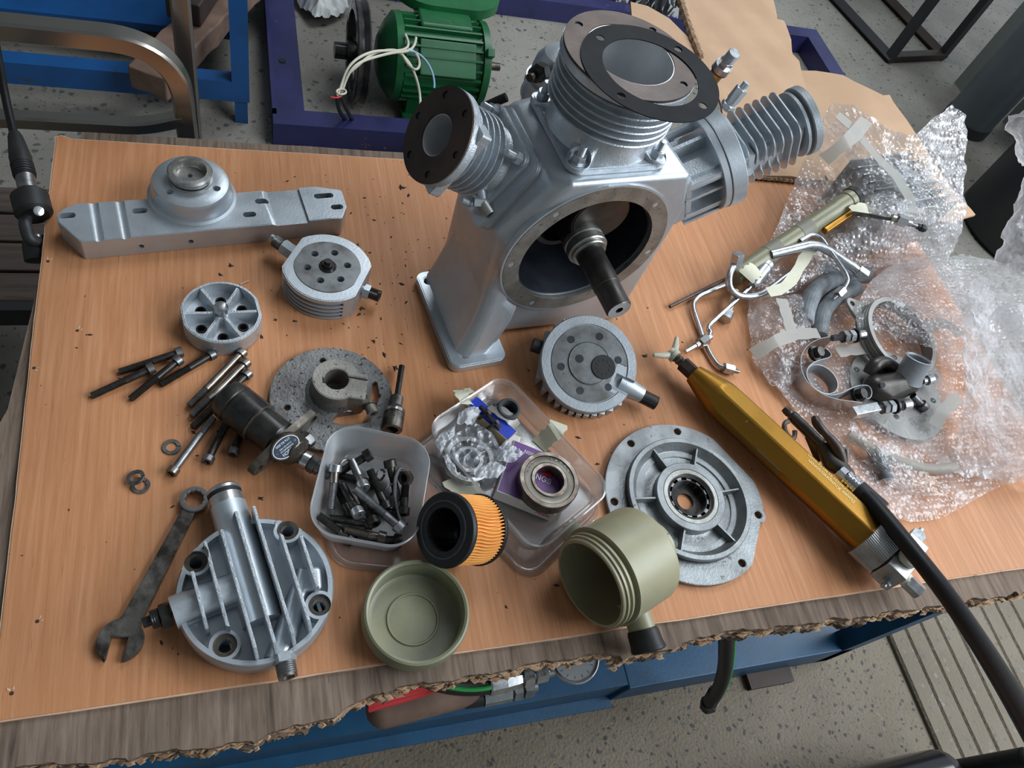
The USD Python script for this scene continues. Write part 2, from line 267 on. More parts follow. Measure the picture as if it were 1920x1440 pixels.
wood('weathered', (0.165, 0.122, 0.094), (0.055, 0.040, 0.032), (0.25, 0.195, 0.158), (0.06, 0.04, 0.03), 110, 7, 0.85, 1.0, 7)
wood('split_wood', (0.44, 0.29, 0.18), (0.24, 0.14, 0.08), (0.58, 0.42, 0.29), (0.1, 0.05, 0.03), 120, 90, 0.9, 1.0, 9)
wood('dark_plank', (0.085, 0.065, 0.055), (0.045, 0.034, 0.03), (0.12, 0.095, 0.08), (0.02, 0.015, 0.012), 4, 60, 0.7, 0.8, 3)

# concrete floor: grey matrix, pale and dark stone chips, stains
def concrete(name, base, base2, chip, chip2, scale=62.0, rough=0.6, stain=(0.5, 0.48, 0.45), grit=0.4, dense=0.62):
    n = {'c': ('texture_coordinate', {}), 'n': ('noise_texture', {'scale': 2.2, 'detail': 6.0, 'roughness': 0.65}), 'r': ('rgb_ramp', {'ramp': [(0.35, base), (0.65, base2)]}),
         'w': ('noise_texture', {'scale': 25.0, 'detail': 2.0}), 'wm': ('mix_vector', {'fac': 0.03}), 'v': ('voronoi_texture', {'scale': scale}), 'vr': ('rgb_ramp', {'ramp': [(0.20, (1, 1, 1)), (0.34, (0, 0, 0))]}), 'vc': ('separate_color', {}), 'ch': ('rgb_ramp', {'ramp': [(0.0, chip), (0.55, chip2), (0.8, base2), (1.0, base2)], 'interpolate': False}), 'ca': ('math', {'math_type': 'less_than', 'value2': dense}), 'cf': ('math', {'math_type': 'multiply'}), 'mx': ('mix', {}),
         'v2': ('voronoi_texture', {'scale': scale * 2.6}), 'v2r': ('rgb_ramp', {'ramp': [(0.15, (1, 1, 1)), (0.3, (0, 0, 0))]}), 'v2c': ('separate_color', {}), 'v2a': ('math', {'math_type': 'less_than', 'value2': 0.35}), 'v2f': ('math', {'math_type': 'multiply'}), 'mx2': ('mix', {'color2': chip}),
         's': ('noise_texture', {'scale': 1.3, 'detail': 4.0}), 'sr': ('rgb_ramp', {'ramp': [(0.38, stain), (0.6, (1, 1, 1))]}), 'ms': ('mix', {'mix_type': 'multiply', 'fac': 1.0}), 'bn': ('noise_texture', {'scale': 130.0, 'detail': 4.0}), 'b': ('bump', {'strength': grit, 'distance': 0.003}), 'p': ('principled_bsdf', {'roughness': rough})}
    l = [('c.object', 'n.vector'), ('n.fac', 'r.fac'), ('c.object', 'w.vector'), ('c.object', 'wm.a'), ('w.color', 'wm.b'), ('wm.result', 'v.vector'), ('v.distance', 'vr.fac'), ('v.color', 'vc.color'), ('vc.r', 'ch.fac'), ('vc.g', 'ca.value1'), ('vr.color', 'cf.value1'), ('ca.value', 'cf.value2'), ('cf.value', 'mx.fac'), ('r.color', 'mx.color1'), ('ch.color', 'mx.color2'),
         ('wm.result', 'v2.vector'), ('v2.distance', 'v2r.fac'), ('v2.color', 'v2c.color'), ('v2c.r', 'v2a.value1'), ('v2r.color', 'v2f.value1'), ('v2a.value', 'v2f.value2'), ('v2f.value', 'mx2.fac'), ('mx.color', 'mx2.color1'),
         ('c.object', 's.vector'), ('s.fac', 'sr.fac'), ('mx2.color', 'ms.color1'), ('sr.color', 'ms.color2'), ('ms.color', 'p.base_color'), ('c.object', 'bn.vector'), ('bn.fac', 'b.height'), ('b.normal', 'p.normal')]
    LK[name] = usdkit.material(stage, '/World/Looks/' + name, n, l, surface='p.BSDF')
concrete('floor_concrete', (0.20, 0.185, 0.16), (0.26, 0.245, 0.215), (0.075, 0.08, 0.08), (0.15, 0.145, 0.135), 36, stain=(0.72, 0.70, 0.66))
concrete('floor_exposed', (0.150, 0.118, 0.082), (0.205, 0.165, 0.120), (0.05, 0.045, 0.042), (0.11, 0.098, 0.085), 60, 0.7, (0.75, 0.74, 0.70), 1.0, 0.9)
concrete('ramp_concrete', (0.155, 0.125, 0.092), (0.21, 0.175, 0.132), (0.13, 0.12, 0.105), (0.22, 0.20, 0.18), 60, 0.8, (0.8, 0.8, 0.78), 0.8)
mat('unseen_wall_grey', (0.42, 0.43, 0.42), 0.8, 0.0, (0.36, 0.37, 0.36), 1.2, bump=0.3, bscale=40)
mat('unseen_roof_grey', (0.32, 0.33, 0.34), 0.6)

# ------------------------------------------------------------------ the floor and an unseen shell around it
def struct(name, shape, material, label=None):
    return solo(name, shape, material, label, None, kind='structure')
struct('floor', box(-4, 4.6, 0.9, 5.2, -0.1, 0), 'floor_concrete', 'pale grey concrete floor with sparse dark chips behind the bench')
struct('floor', box(-4, 4.6, -3, 0.9, -0.1, 0), 'floor_exposed', 'brown rough floor of exposed stone chips in front of the bench')
ribs = []
tp = thing('floor', 'grooved pale concrete strip to the right of the bench', None, Fz(1.585, -2.4, 0.0), kind='structure')
rib = ext([(0.0, 0.0), (0.056, 0.0), (0.056, 0.009), (0.051, 0.015), (0.005, 0.015), (0.0, 0.009)], 3.6)
for i in range(22):
    part(tp, 'rib', at(rib, F((i * 0.057, 3.6, 0), (0, -1, 0), (1, 0, 0))), 'ramp_concrete')
struct('unseen_ceiling', box(-4, 3.4, -3, 5.2, 4.2, 4.25), 'unseen_roof_grey', 'unseen grey roof over the bench, placed to block the sky overhead')  # roof and walls stay out of view; they shape the sky light
struct('unseen_wall_left', box(-4.1, -4, -3, 5.2, 0, 4.2), 'unseen_wall_grey', 'unseen plain grey wall on the left, placed to block the sky')
struct('unseen_wall_back', box(-4, 4.6, 5.2, 5.3, 0, 4.2), 'unseen_wall_grey', 'unseen plain grey wall at the back, placed to block the sky')
struct('unseen_wall_front', box(-4, 3.2, -3.1, -3, 0, 4.2), 'unseen_wall_grey', 'unseen plain grey wall behind the camera, placed to block the sky')

# ------------------------------------------------------------------ bench: blue steel base, old thick board, plywood sheet
bt = thing('steel_bench', 'blue painted steel bench frame under the wooden board', 'bench', Fz(0, 0, 0))
chan = box(-0.5, 0.757, 0.215, 0.222, 0, 0.125) + box(-0.5, 0.757, 0.19, 0.30, 0, 0.008) + box(-0.5, 0.757, 0.215, 0.30, 0.118, 0.125)
part(bt, 'front_channel', chan, 'bench_blue')
part(bt, 'front_beam', rbox(0.757, 1.372, 0.205, 0.30, 0, 0.125, 0.004), 'bench_blue')
for x0, x1 in ((0.88, 0.935), (1.06, 1.11), (1.30, 1.372)):
    part(bt, 'lug', ext([(x0, 0.30), (x1, 0.30), (x1 - 0.008, 0.44), (x0 + 0.008, 0.44)], 0.01, 0.115), 'bench_blue')
part(bt, 'cross_beam', box(0.757, 1.372, 0.44, 0.50, 0, 0.125), 'bench_blue')
for lx, ly in ((1.33, 0.205), (1.33, 1.0), (-0.20, 0.32), (-0.20, 1.0)):
    part(bt, 'leg', box(lx, lx + 0.045, ly, ly + 0.045, 0.0, 0.70), 'bench_blue')
part(bt, 'top_rail', box(-0.2, 1.375, 0.32, 0.365, 0.655, 0.70) + box(-0.2, 1.375, 1.0, 1.045, 0.655, 0.70), 'bench_blue')
part(bt, 'end_rail', box(-0.2, -0.155, 0.365, 1.0, 0.655, 0.70) + box(1.33, 1.375, 0.365, 1.0, 0.655, 0.70), 'bench_blue')
part(bt, 'side_beam', box(-0.2, -0.15, 0.3, 1.0, 0, 0.1) + box(1.33, 1.375, 0.3, 1.0, 0, 0.1), 'bench_blue')
solo('rusty_flat_bar', box(1.12, 1.245, 0.17, 0.215, 0.0, 0.018), 'brown_iron', 'short rusty flat bar on the floor against the blue bench base', 'metal bar')

def ragged(a, b, n, amp, seed):
    a, b = np.array(a, float), np.array(b, float); t = np.linspace(0, 1, n)
    q = a + (b - a) * t[:, None]; d = unit(b - a); nn = np.array([-d[1], d[0]])
    k = meshkit.fbm(np.c_[t * n * 0.11, np.full(n, seed), np.zeros(n)], 4, seed) - 0.5
    return q + nn * (k * amp * 2)[:, None]
frag = [(-0.40, 0.168), (-0.26, 0.160), (-0.138, 0.150), (-0.008, 0.146), (0.083, 0.158), (0.146, 0.176), (0.313, 0.178), (0.452, 0.180), (0.47, 0.168), (0.548, 0.170), (0.622, 0.180), (0.904, 0.170), (1.208, 0.166), (1.45, 0.168)]
front = np.vstack([ragged(a, b, max(6, int(abs(b[0] - a[0]) / 0.0025)), 0.006, 3)[:-1] for a, b in zip(frag[:-1], frag[1:])] + [[(1.45, 0.168)]])
back = ragged((1.45, 1.135), (-0.245, 1.137), 120, 0.003, 5)
outline = np.vstack([front, back, [(-0.262, 1.10), (-0.30, 0.6), (-0.40, 0.3)]])
pb = thing('old_board', 'old weathered grey wooden board with a splintered front edge, under the plywood', 'board')
part(pb, 'top_layer', ext(outline, 0.012, 0.7325), 'weathered')
low = outline.copy(); m_ = low[:, 1] < 0.3; low[m_, 1] -= -0.001 + 0.0045 * meshkit.noise(np.c_[low[m_, 0] * 70, np.zeros(m_.sum()), np.zeros(m_.sum())], 4) ** 2 + 0.004 * meshkit.noise(np.c_[low[m_, 0] * 420, np.zeros(m_.sum()), np.zeros(m_.sum())], 6) - 0.002
part(pb, 'split_core', ext(low, 0.012, 0.7205), 'split_wood', 'pale splintered inner layers of the board')
low2 = outline.copy(); low2[m_, 1] += 0.008 - 0.012 * meshkit.noise(np.c_[low2[m_, 0] * 60, np.ones(m_.sum()), np.zeros(m_.sum())], 8) - 0.004 * meshkit.noise(np.c_[low2[m_, 0] * 350, np.ones(m_.sum()), np.zeros(m_.sum())], 9)
part(pb, 'bottom_layer', ext(low2, 0.016, 0.7045), 'weathered')
spl = []
for i in range(420):
    k = rng.randrange(6, len(front) - 6); x, y = front[k]; s = rng.uniform(0.003, 0.011)
    spl.append(at(Mf.hull_points([(-s, 0, 0), (s, 0, 0.001), (0, -0.004, 0.002), (0, 0.004, -0.001), (s * 0.4, 0, 0.003)]), F((x, y - rng.uniform(-0.003, 0.004), rng.uniform(0.706, 0.735)), (0, -0.3, 1), (1, rng.uniform(-0.5, 0.5), rng.uniform(-0.3, 0.3)))))
part(pb, 'splinter', spl, 'split_wood', kind='stuff')

pw = thing('plywood_sheet', 'thin orange plywood sheet covering the old board as the work surface', 'plywood')
ply = np.vstack([ragged((-0.275, 0.206), (1.45, 0.203), 160, 0.0012, 11), ragged((1.45, 0.203), (1.45, 1.115), 40, 0.001, 12), ragged((1.45, 1.115), (-0.262, 1.113), 120, 0.002, 13), [(-0.278, 1.121), (-0.287, 1.116)], ragged((-0.286, 1.10), (-0.275, 0.206), 90, 0.0015, 14)[:-1]])
part(pw, 'core', ext(ply, 0.0045, 0.7446), 'ply_edge', 'pale sawn edge of the plywood')
part(pw, 'face', ext(cs(ply).offset(-0.0022), 0.0012, 0.7488), 'plywood')
for px, py, a in ((145, 620, 0.3), (90, 490, 0.8), (64, 690, -0.9), (22, 1300, 1.3), (70, 1165, 0.1)):
    q = P(px, py); hole = [at(cyl(0.0022, 0.0003, n=10), F((q[0], q[1], T), (0, 0, 1)))]
    part(pw, 'nail_hole', hole, 'dirt')
    fl = [at(Mf.hull_points([(0, 0, 0), (0.0055 * rng.uniform(.6, 1.3), 0.0006, 0.001), (0.003, 0.0015, 0.0005), (0.002, -0.0015, 0.0005)]), F((q[0] + 0.003 * math.cos(a + k * 0.9), q[1] + 0.003 * math.sin(a + k * 0.9), T), (0, 0, 1), (math.cos(a + k * 0.9), math.sin(a + k * 0.9), 0))) for k in range(2)]
    part(pw, 'torn_chip', fl, 'chip')

# ------------------------------------------------------------------ the compressor block
th = math.radians(9.571); OC = np.array([0.40726, 0.70034, T]); MB = Fz(*OC, math.degrees(th))
cb = thing('compressor_block', 'silver painted three-cylinder compressor block standing open on the plywood with its crankshaft showing', 'compressor', MB)
cu, cz, RI, RO = 0.0785, 0.202, 0.108, 0.133
S = lambda r, u, v, z, n=20: Mf.sphere(r, n).translate((u, v, z))
# crankcase: hull of rounded corners, left ones softer
prof = [(-0.062, 0.02, .034), (-0.066, 0.225, .030), (-0.022, 0.318, .022), (0.0, 0.3445, .008), (0.200, 0.3445, .008), (0.226, 0.275, .008), (0.226, 0.03, .008), (0.218, 0.0, .004)]
pts = []
for u, z, r in prof:
    for v in (0.0, 0.185):
        rr = r if v == 0.0 else max(r, 0.02)
        pts.append(S(rr, u + (rr if u < 0.1 else -rr), v + (rr if v == 0 else -rr), min(max(z, rr), 0.3445 - rr)))
case = Mf.batch_hull(pts)
# flared skirt down to the left foot
secs = []
for z in np.linspace(0.012, 0.16, 9):
    t = 1 - (z - 0.012) / 0.148; k = t ** 2.2
    ul, v0, v1 = -0.060 - 0.040 * k, 0.006 - 0.044 * t ** 1.25, 0.165 - 0.02 * k + 0.0
    ur = -0.040 + 0.075 * (1 - t) ** 0.8
    if z > 0.07: ur = min(ur, 0.0785 - math.sqrt(0.139 ** 2 - (z - 0.202) ** 2) - 0.003)
    ur = max(ur, ul + 0.046)
    secs.append(Mf.extrude(rrect(ur - ul, v1 - v0, 0.020).translate(((ur + ul) / 2, (v0 + v1) / 2)), 0.0012).translate((0, 0, z)))
for a, b in zip(secs[:-1], secs[1:]): case = case + Mf.batch_hull([a, b])
case = case.trim_by_plane((0, 0, 1), 0.0)
axf = lambda d, u, v, z: F((u, v, z), d)
cavity = tm(cyl(RI, 0.165, 0)).apply_transform(F((cu, -0.01, cz), (0, 1, 0)))
def MfT(m, A):  # a Manifold moved by a 4x4
    return m.transform(np.asarray(A)[:3, :4].tolist())
case = case - MfT(cyl(RI, 0.168, n=96), F((cu, -0.02, cz), (0, 1, 0)))
part(cb, 'crankcase', case, 'silver_paint', smooth=40)
part(cb, 'crank_chamber', MfT(ring(RI - 0.0002, RI - 0.003, 0.135, n=96), F((cu, 0.006, cz), (0, 1, 0))) + MfT(cyl(RI - 0.0002, 0.003, n=96), F((cu, 0.140, cz), (0, 1, 0))), 'cavity', 'dark inside of the crankcase')  # near-black liner colours the inside of the crank opening
# machined flange face with six tapped holes and small lobes, cut flat at top
fl2 = circ(RO, n=96)
bolts_a = [132, 183, 243, 304, -8, 48]
hr = 0.1225
fl2 = fl2 ^ CS.square((0.3, 0.2745), True).translate((0, -0.137 + 0.134))
for a in bolts_a: fl2 = fl2 - circ(0.0052, *polar(hr, a), n=20)
rim = fl2 - circ(RI, n=96)
part(cb, 'flange_face', MfT(Mf.extrude(rim, 0.008), F((cu, -0.0035 + 0.008, cz), (0, -1, 0), (1, 0, 0))), 'iron_face', 'bare machined ring round the crank opening')
part(cb, 'flange_rim', MfT(Mf.extrude((circ(RO + 0.004, n=96) ^ CS.square((0.31, 0.279), True).translate((0, -0.0035))) - fl2.offset(0.0004), 0.010), F((cu, 0.007, cz), (0, -1, 0), (1, 0, 0))), 'silver_paint')
for a in bolts_a:
    part(cb, 'tapped_hole', MfT(cyl(0.005, 0.004, n=16), F((cu + polar(hr, a)[0], 0.0045, cz + polar(hr, a)[1]), (0, -1, 0))), 'bright_steel' if a in (243, -8, 183) else 'cavity')
# foot
foot = rrect(0.098, 0.196, 0.016).translate((-0.066, 0.046)) - circ(0.0065, -0.098, 0.123) - circ(0.0065, -0.087, -0.030)
part(cb, 'foot', ext(foot, 0.017, 0, 0.003), 'silver_paint')
for x, y in ((-0.098, 0.123), (-0.087, -0.030)): part(cb, 'bolt_hole', cyl(0.0064, 0.003, 0.0005, n=20).translate((x, y, 0)), 'cavity')
foot2 = ext(rrect(0.05, 0.13, 0.016).translate((0.198, 0.115)), 0.017, 0, 0.003)
part(cb, 'foot', foot2, 'silver_paint')

# crank shaft, counterweight, bearing, connecting rod
part(cb, 'crankshaft', MfT(rev([(0, -0.09), (0.028, -0.09), (0.028, 0.0), (0.0215, 0.0), (0.0215, 0.022), (0.0205, 0.024), (0.0205, 0.078), (0.0195, 0.079), (0.0195, 0.118), (0.018, 0.1205), (0.0062, 0.1205), (0.0055, 0.105), (0, 0.105)], 48), F((cu + 0.006, -0.0 + 0.008, cz), (0, -1, 0))), 'crank_steel')
part(cb, 'shaft_end', MfT(ring(0.0176, 0.0058, 0.0006, n=40), F((cu + 0.006, -0.1124, cz), (0, -1, 0))), 'bright_steel', 'bright chipped end of the shaft')
part(cb, 'bearing_ring', MfT(rev([(0.0216, 0.0), (0.0305, 0.0), (0.0315, 0.002), (0.0315, 0.009), (0.029, 0.0105), (0.029, 0.0125), (0.0315, 0.014), (0.0315, 0.024), (0.030, 0.026), (0.0275, 0.0262), (0.0275, 0.030), (0.0262, 0.032), (0.0216, 0.032)], 56), F((cu + 0.006, 0.026, cz), (0, -1, 0))), 'machined', 'steel bearing race on the shaft')
wt = CS.circle(0.048, 48).translate((0.014, 0.044)) + CS.circle(0.030, 48)
part(cb, 'counterweight', MfT(ext(wt, 0.040, 0, 0.004), F((cu + 0.006, 0.062, cz), (0, -1, 0), (1, 0, 0))), 'crank_steel', smooth=35)
part(cb, 'connecting_rod', [along(cyl(0.011, 0.10, n=24), (cu + 0.03, 0.095, cz + 0.06), (cu + 0.12, 0.10, cz + 0.075))], 'bright_steel', 'bright rod reaching to the right cylinder')
part(cb, 'big_end', MfT(ring(0.050, 0.042, 0.018, n=48) - box(0.012, 0.1, -0.1, 0.1, -0.1, 0.1), F((cu - 0.022, 0.062, cz + 0.020), (0, -1, 0), (1, 0, 0))), 'crank_steel', 'curved dark rod end in the crankcase')

def hexnut(parent, u, v, z, axis=(0, 0, 1), s=1.0, name='stud_nut', material='silver_paint', stud=0.018):
    g = [hexp(0.0165 * s, 0.011 * s, 0.002 * s), cyl(0.0115 * s, 0.0022 * s, n=28), thread(0.0052 * s, stud * s, 0.010 * s, 0.0018 * s, 0.0006 * s)]
    part(parent, name, [at(x, F((u, v, z), axis)) for x in g], material)
# big centre cylinder
BC = (0.088, 0.0975)
def bc(m): return m.translate((BC[0], BC[1], 0))
base = ext(rrect(0.156, 0.156, 0.020).translate((-0.004, -0.005)), 0.011, 0.343, 0.003)
lobe = None
for sx in (-1, 1):
    for sy in (-1, 1):
        q = Mf.batch_hull([cyl(0.017, 0.010, 0.348, n=28).translate((sx * 0.062 - 0.004, sy * 0.062 - 0.005, 0)), cyl(0.016, 0.020, 0.348, n=28).translate((sx * 0.044, sy * 0.044, 0))]); lobe = q if lobe is None else lobe + q
barrel = rev([(0, 0.35), (0.081, 0.35), (0.077, 0.362), (0.0745, 0.378), (0.076, 0.392), (0.078, 0.40), (0.078, 0.452), (0, 0.452)], 80)
body = (base + lobe.trim_by_plane((0, 0, 1), 0.34) + barrel)
for sx in (-1, 1):
    for sy in (-1, 1): body = body - cyl(0.0155, 0.02, 0.3545, r2=0.019, n=28).translate((sx * 0.063 - 0.004, sy * 0.063 - 0.005, 0))
body = body - cyl(0.0605, 0.3, 0.2, n=72)
part(cb, 'centre_cylinder', bc(body), 'silver_cast', smooth=40)
for i in range(6):
    z = 0.391 + i * 0.0107; r = 0.0885
    part(cb, 'cooling_fin', bc(rev([(0.0765, z), (r - 0.0015, z + 0.0006), (r, z + 0.0020), (r - 0.0015, z + 0.0034), (0.0765, z + 0.0044)], 80)), 'silver_cast')
hb = [polar(0.078, a) for a in (40, 130, 220, 310)]
deck2 = circ(0.0905, n=96) - circ(0.0605, n=72)
for x, y in hb: deck2 = deck2 - circ(0.0052, x, y, 20)
part(cb, 'cylinder_flange', bc(ext(circ(0.0912, n=96) - circ(0.0605, n=72), 0.013, 0.4525, 0.0015)), 'silver_cast')
part(cb, 'cylinder_deck', bc(ext(deck2, 0.003, 0.4655, 0.0006)), 'brown_face', 'brown machined deck of the centre cylinder')
for x, y in hb: part(cb, 'tapped_hole', bc(cyl(0.0051, 0.0008, 0.4657, n=18).translate((x, y, 0))), 'cavity')
part(cb, 'cylinder_bore', bc(ring(0.0606, 0.0592, 0.118, 0.3495, 72)), 'bore', 'bright honed bore')
part(cb, 'piston_crown', bc(cyl(0.0590, 0.01, 0.352, n=64)), 'cavity')
for sx in (-1, 1):
    for sy in (-1, 1): hexnut(cb, BC[0] - 0.004 + sx * 0.063, BC[1] - 0.005 + sy * 0.063, 0.3545)

# left cylinder
eL = math.radians(30); dL = np.array([-math.cos(eL), 0, math.sin(eL)]); oL = np.array([0.085, 0.118, 0.2])
ML = F(oL, dL, (0, -1, 0))       # local x towards the viewer, local y along the slope
pad = ext(rrect(0.135, 0.132, 0.018), 0.020, 0.142, 0.003)
part(cb, 'left_pad', MfT(pad.translate((0.010, 0, 0)), ML), 'silver_paint')
lb = rev([(0, 0.155), (0.060, 0.155), (0.050, 0.172), (0.047, 0.18), (0.047, 0.262), (0, 0.262)], 64) + ext(rrect(0.118, 0.118, 0.014), 0.010, 0.160, 0.002)
part(cb, 'left_cylinder', MfT(lb - cyl(0.0286, 0.2, 0.17, n=48), ML), 'silver_cast', smooth=40)
for i in range(5):
    z = 0.190 + i * 0.0115
    part(cb, 'cooling_fin', MfT(rev([(0.046, z), (0.0575, z + 0.001), (0.0585, z + 0.0022), (0.0575, z + 0.0034), (0.046, z + 0.0042)], 64), ML), 'silver_cast')
part(cb, 'left_flange', MfT(ext(circ(0.066, n=72) - circ(0.0285, n=48), 0.014, 0.249, 0.0015) + ext(rrect(0.03, 0.112, 0.004).translate((0.038, 0.0)), 0.016, 0.238), ML), 'silver_cast')
hl = [polar(0.053, a) for a in (15, 75, 135, 195, 255, 315)]
dk = circ(0.0655, n=72) - circ(0.0285, n=48)
for x, y in hl: dk = dk - circ(0.005, x, y, 18)
part(cb, 'left_deck', MfT(ext(dk, 0.003, 0.2625, 0.0006), ML), 'brown_face', 'brown machined face of the left cylinder')
for x, y in hl: part(cb, 'tapped_hole', MfT(cyl(0.0049, 0.0008, 0.2627, n=18).translate((x, y, 0)), ML), 'cavity')
part(cb, 'left_bore', MfT(ring(0.0286, 0.0274, 0.088, 0.176, 48) + cyl(0.0280, 0.004, 0.184, n=40), ML), 'bore', 'grey bore of the left cylinder')
for sx in (-1, 1):
    for sy in (-1, 1):
        q = ML @ np.array([sx * 0.047, sy * 0.047, 0.170, 1]); hexnut(cb, *q[:3], axis=dL)
# elbow fitting hanging in front of the left cylinder
qe = inv(MB, P(930, 308, 0.297)); q1_ = inv(MB, P(901, 350, 0.272)); q0 = inv(MB, P(905, 378, 0.255))
part(cb, 'oil_boss', [along(cyl(0.012, float(np.linalg.norm(q1_ - qe)), r2=0.0105, n=24), qe, q1_), along(cyl(0.0075, float(np.linalg.norm(q0 - q1_)) + 0.004, -0.004, n=20), q1_, q0), at(hexp(0.017, 0.02, -0.006), F(q0, (-1, 0.2, 0)))], 'silver_paint')
part(cb, 'elbow_nipple', along(thread(0.0085, 0.022, 0.0, 0.0018, 0.0005, 24) - cyl(0.0058, 0.03, 0.008, n=20), q0, q0 + np.array((0.3, -1, -0.25))), 'machined', 'bare steel end of the elbow fitting')

# right cylinder: ribbed spacer, round flange, finned upper barrel
eR = math.radians(27.5); dR = np.array([math.cos(eR), 0, math.sin(eR)]); MR = F(np.array([0.085, 0.062, 0.2]), dR, (0, -1, 0))
part(cb, 'right_pad', MfT(ext(rrect(0.130, 0.104, 0.014).translate((-0.004, -0.014)), 0.020, 0.140, 0.002), MR), 'silver_paint')
part(cb, 'right_plate', MfT(ext(rrect(0.126, 0.100, 0.012).translate((-0.004, -0.013)), 0.010, 0.1605, 0.0015), MR), 'silver_cast')
sp = cyl(0.042, 0.062, 0.160, n=48)
for i, (x, y, w, d) in enumerate([(0.045, 0.0, 0.03, 0.070), (0.035, -0.042, 0.045, 0.006), (0.052, -0.016, 0.02, 0.006), (0.052, 0.020, 0.02, 0.006), (0.035, 0.045, 0.045, 0.006), (0, -0.05, 0.006, 0.03), (0, 0.05, 0.006, 0.03), (-0.045, 0, 0.03, 0.006)]):
    sp = sp + (box(x - w / 2, x + w / 2, y - d / 2, y + d / 2, 0.160, 0.222) if i else box(0.02, 0.046, -0.05, 0.05, 0.160, 0.222))
part(cb, 'ribbed_spacer', MfT(sp, MR), 'silver_cast')
for x, y in ((0.052, 0.03), (0.052, -0.036), (-0.045, 0.042), (-0.04, -0.045)): part(cb, 'tie_rod', MfT(cyl(0.0075, 0.064, 0.160, n=24).translate((x, y, 0)), MR), 'silver_paint')
part(cb, 'lower_ring', MfT(rev([(0, 0.219), (0.073, 0.219), (0.074, 0.220), (0.074, 0.2295), (0.0725, 0.2300), (0, 0.23)], 80), MR), 'silver_paint')
part(cb, 'upper_ring', MfT(rev([(0, 0.2305), (0.0745, 0.2305), (0.0755, 0.2315), (0.0755, 0.2535), (0.074, 0.255), (0, 0.255)], 80), MR), 'silver_paint')
ub = ext(rrect(0.064, 0.064, 0.016), 0.118, 0.2545) + cyl(0.030, 0.12, 0.2545, n=48)
part(cb, 'right_cylinder', MfT(ub + box(0.028, 0.036, -0.026, 0.026, 0.2545, 0.362) + box(0.020, 0.046, -0.034, -0.004, 0.2545, 0.278), MR), 'silver_cast')
for i in range(7):
    z = 0.267 + i * 0.0138; w = rrect(0.094, 0.092, 0.020)
    if i < 5: w = w - CS.circle(0.014, 20).translate((0.05, 0.006 - i * 0.001))
    part(cb, 'cooling_fin', MfT(ext(w - CS.circle(0.022, 24), 0.0028, z, 0.0008), MR), 'silver_paint')
part(cb, 'end_ring', MfT(ring(0.0500, 0.028, 0.0045, 0.366, 64), MR), 'grey_cast')
part(cb, 'end_cap', MfT(rev([(0, 0.372), (0.044, 0.372), (0.044, 0.376), (0.051, 0.376), (0.0525, 0.3775), (0.0525, 0.388), (0.051, 0.389), (0.045, 0.389), (0.042, 0.385), (0, 0.385)], 72), MR), 'grey_cast', 'darker grey end cap of the right cylinder')
part(cb, 'hex_screw', MfT(hexp(0.017, 0.012, 0.255).translate((0.052, -0.014, 0)), MR), 'silver_paint')
part(cb, 'hex_screw', MfT(hexp(0.015, 0.012, 0.255).translate((0.030, 0.050, 0)), MR), 'silver_paint')
# fittings behind
d0 = (0.090, 0.240)
part(cb, 'filter_dome', rev([(0, 0.20), (0.040, 0.20), (0.040, 0.330), (0.0375, 0.348), (0.029, 0.362), (0.015, 0.369), (0, 0.370)], 56).translate((d0[0], d0[1], 0)), 'silver_paint')
part(cb, 'dome_collar', ring(0.045, 0.038, 0.012, 0.305, 48).translate((d0[0], d0[1], 0)), 'silver_paint')
hp = np.array([d0[0] - 0.040, d0[1] - 0.022, 0.352])
part(cb, 'black_plug', [along(hexp(0.024, 0.014), hp, hp + (-0.85, -0.5, 0.06)), along(thread(0.0115, 0.012, 0.013, 0.003, 0.0015, 24), hp, hp + (-0.85, -0.5, 0.06)), along(cyl(0.006, 0.012, 0.024, n=18), hp, hp + (-0.85, -0.5, 0.06))], 'oily_black', 'black hexagonal screw plug')
part(cb, 'oil_pipe', tube(spline([(-0.035, 0.27, 0.22), (-0.005, 0.255, 0.26), (0.02, 0.245, 0.285)], 12), 0.007, 12), 'rubber')
part(cb, 'pipe_clip', tube([(0.052 + 0.022 * math.cos(a), 0.225 + 0.004 * math.sin(a), 0.315 + 0.022 * math.sin(a)) for a in np.linspace(2.0, 4.4, 14)], 0.003, 8), 'silver_paint')
rv = inv(MB, P(1325, 160, 0.26)); rt = inv(MB, P(1370, 108, 0.33))
part(cb, 'valve_stem', along(cyl(0.013, 0.045, r2=0.012, n=24), rv, rt), 'brass', 'brass stem of the valve behind the right cylinder')
dv = unit(rt - rv)
part(cb, 'valve_cap', [along(cyl(0.016, 0.014, 0.040, n=28), rv, rt), along(hexp(0.022, 0.012, 0.053), rv, rt), along(thread(0.011, 0.02, 0.064, 0.003, 0.001, 24), rv, rt)], 'zinc')
part(cb, 'valve_seal', along(ring(0.0163, 0.012, 0.002, 0.0395, 28), rv, rt), 'rubber')
ru = inv(MB, P(1360, 205, 0.27)); rw = inv(MB, P(1398, 158, 0.32))
part(cb, 'pipe_union', [along(hexp(0.020, 0.026, 0.018), ru, rw), along(cyl(0.010, 0.02, n=24), ru, rw), along(cyl(0.006, 0.012, 0.043, n=20), ru, rw), along(hexp(0.024, 0.008, 0.004), ru, rw)], 'silver_paint')
# rust flakes on the block
gk = circ(0.0940, n=96) - circ(0.0652, n=72)
for a in (33, 123, 213, 303): gk = gk - circ(0.0060, *polar(0.0795, a), n=20)
solo('head_gasket', ext(gk, 0.0012), 'gasket', 'thin black ring gasket lying off-centre on top of the tall centre cylinder', 'gasket', Fz(0.4950, 0.7775, T + 0.4687, 10))

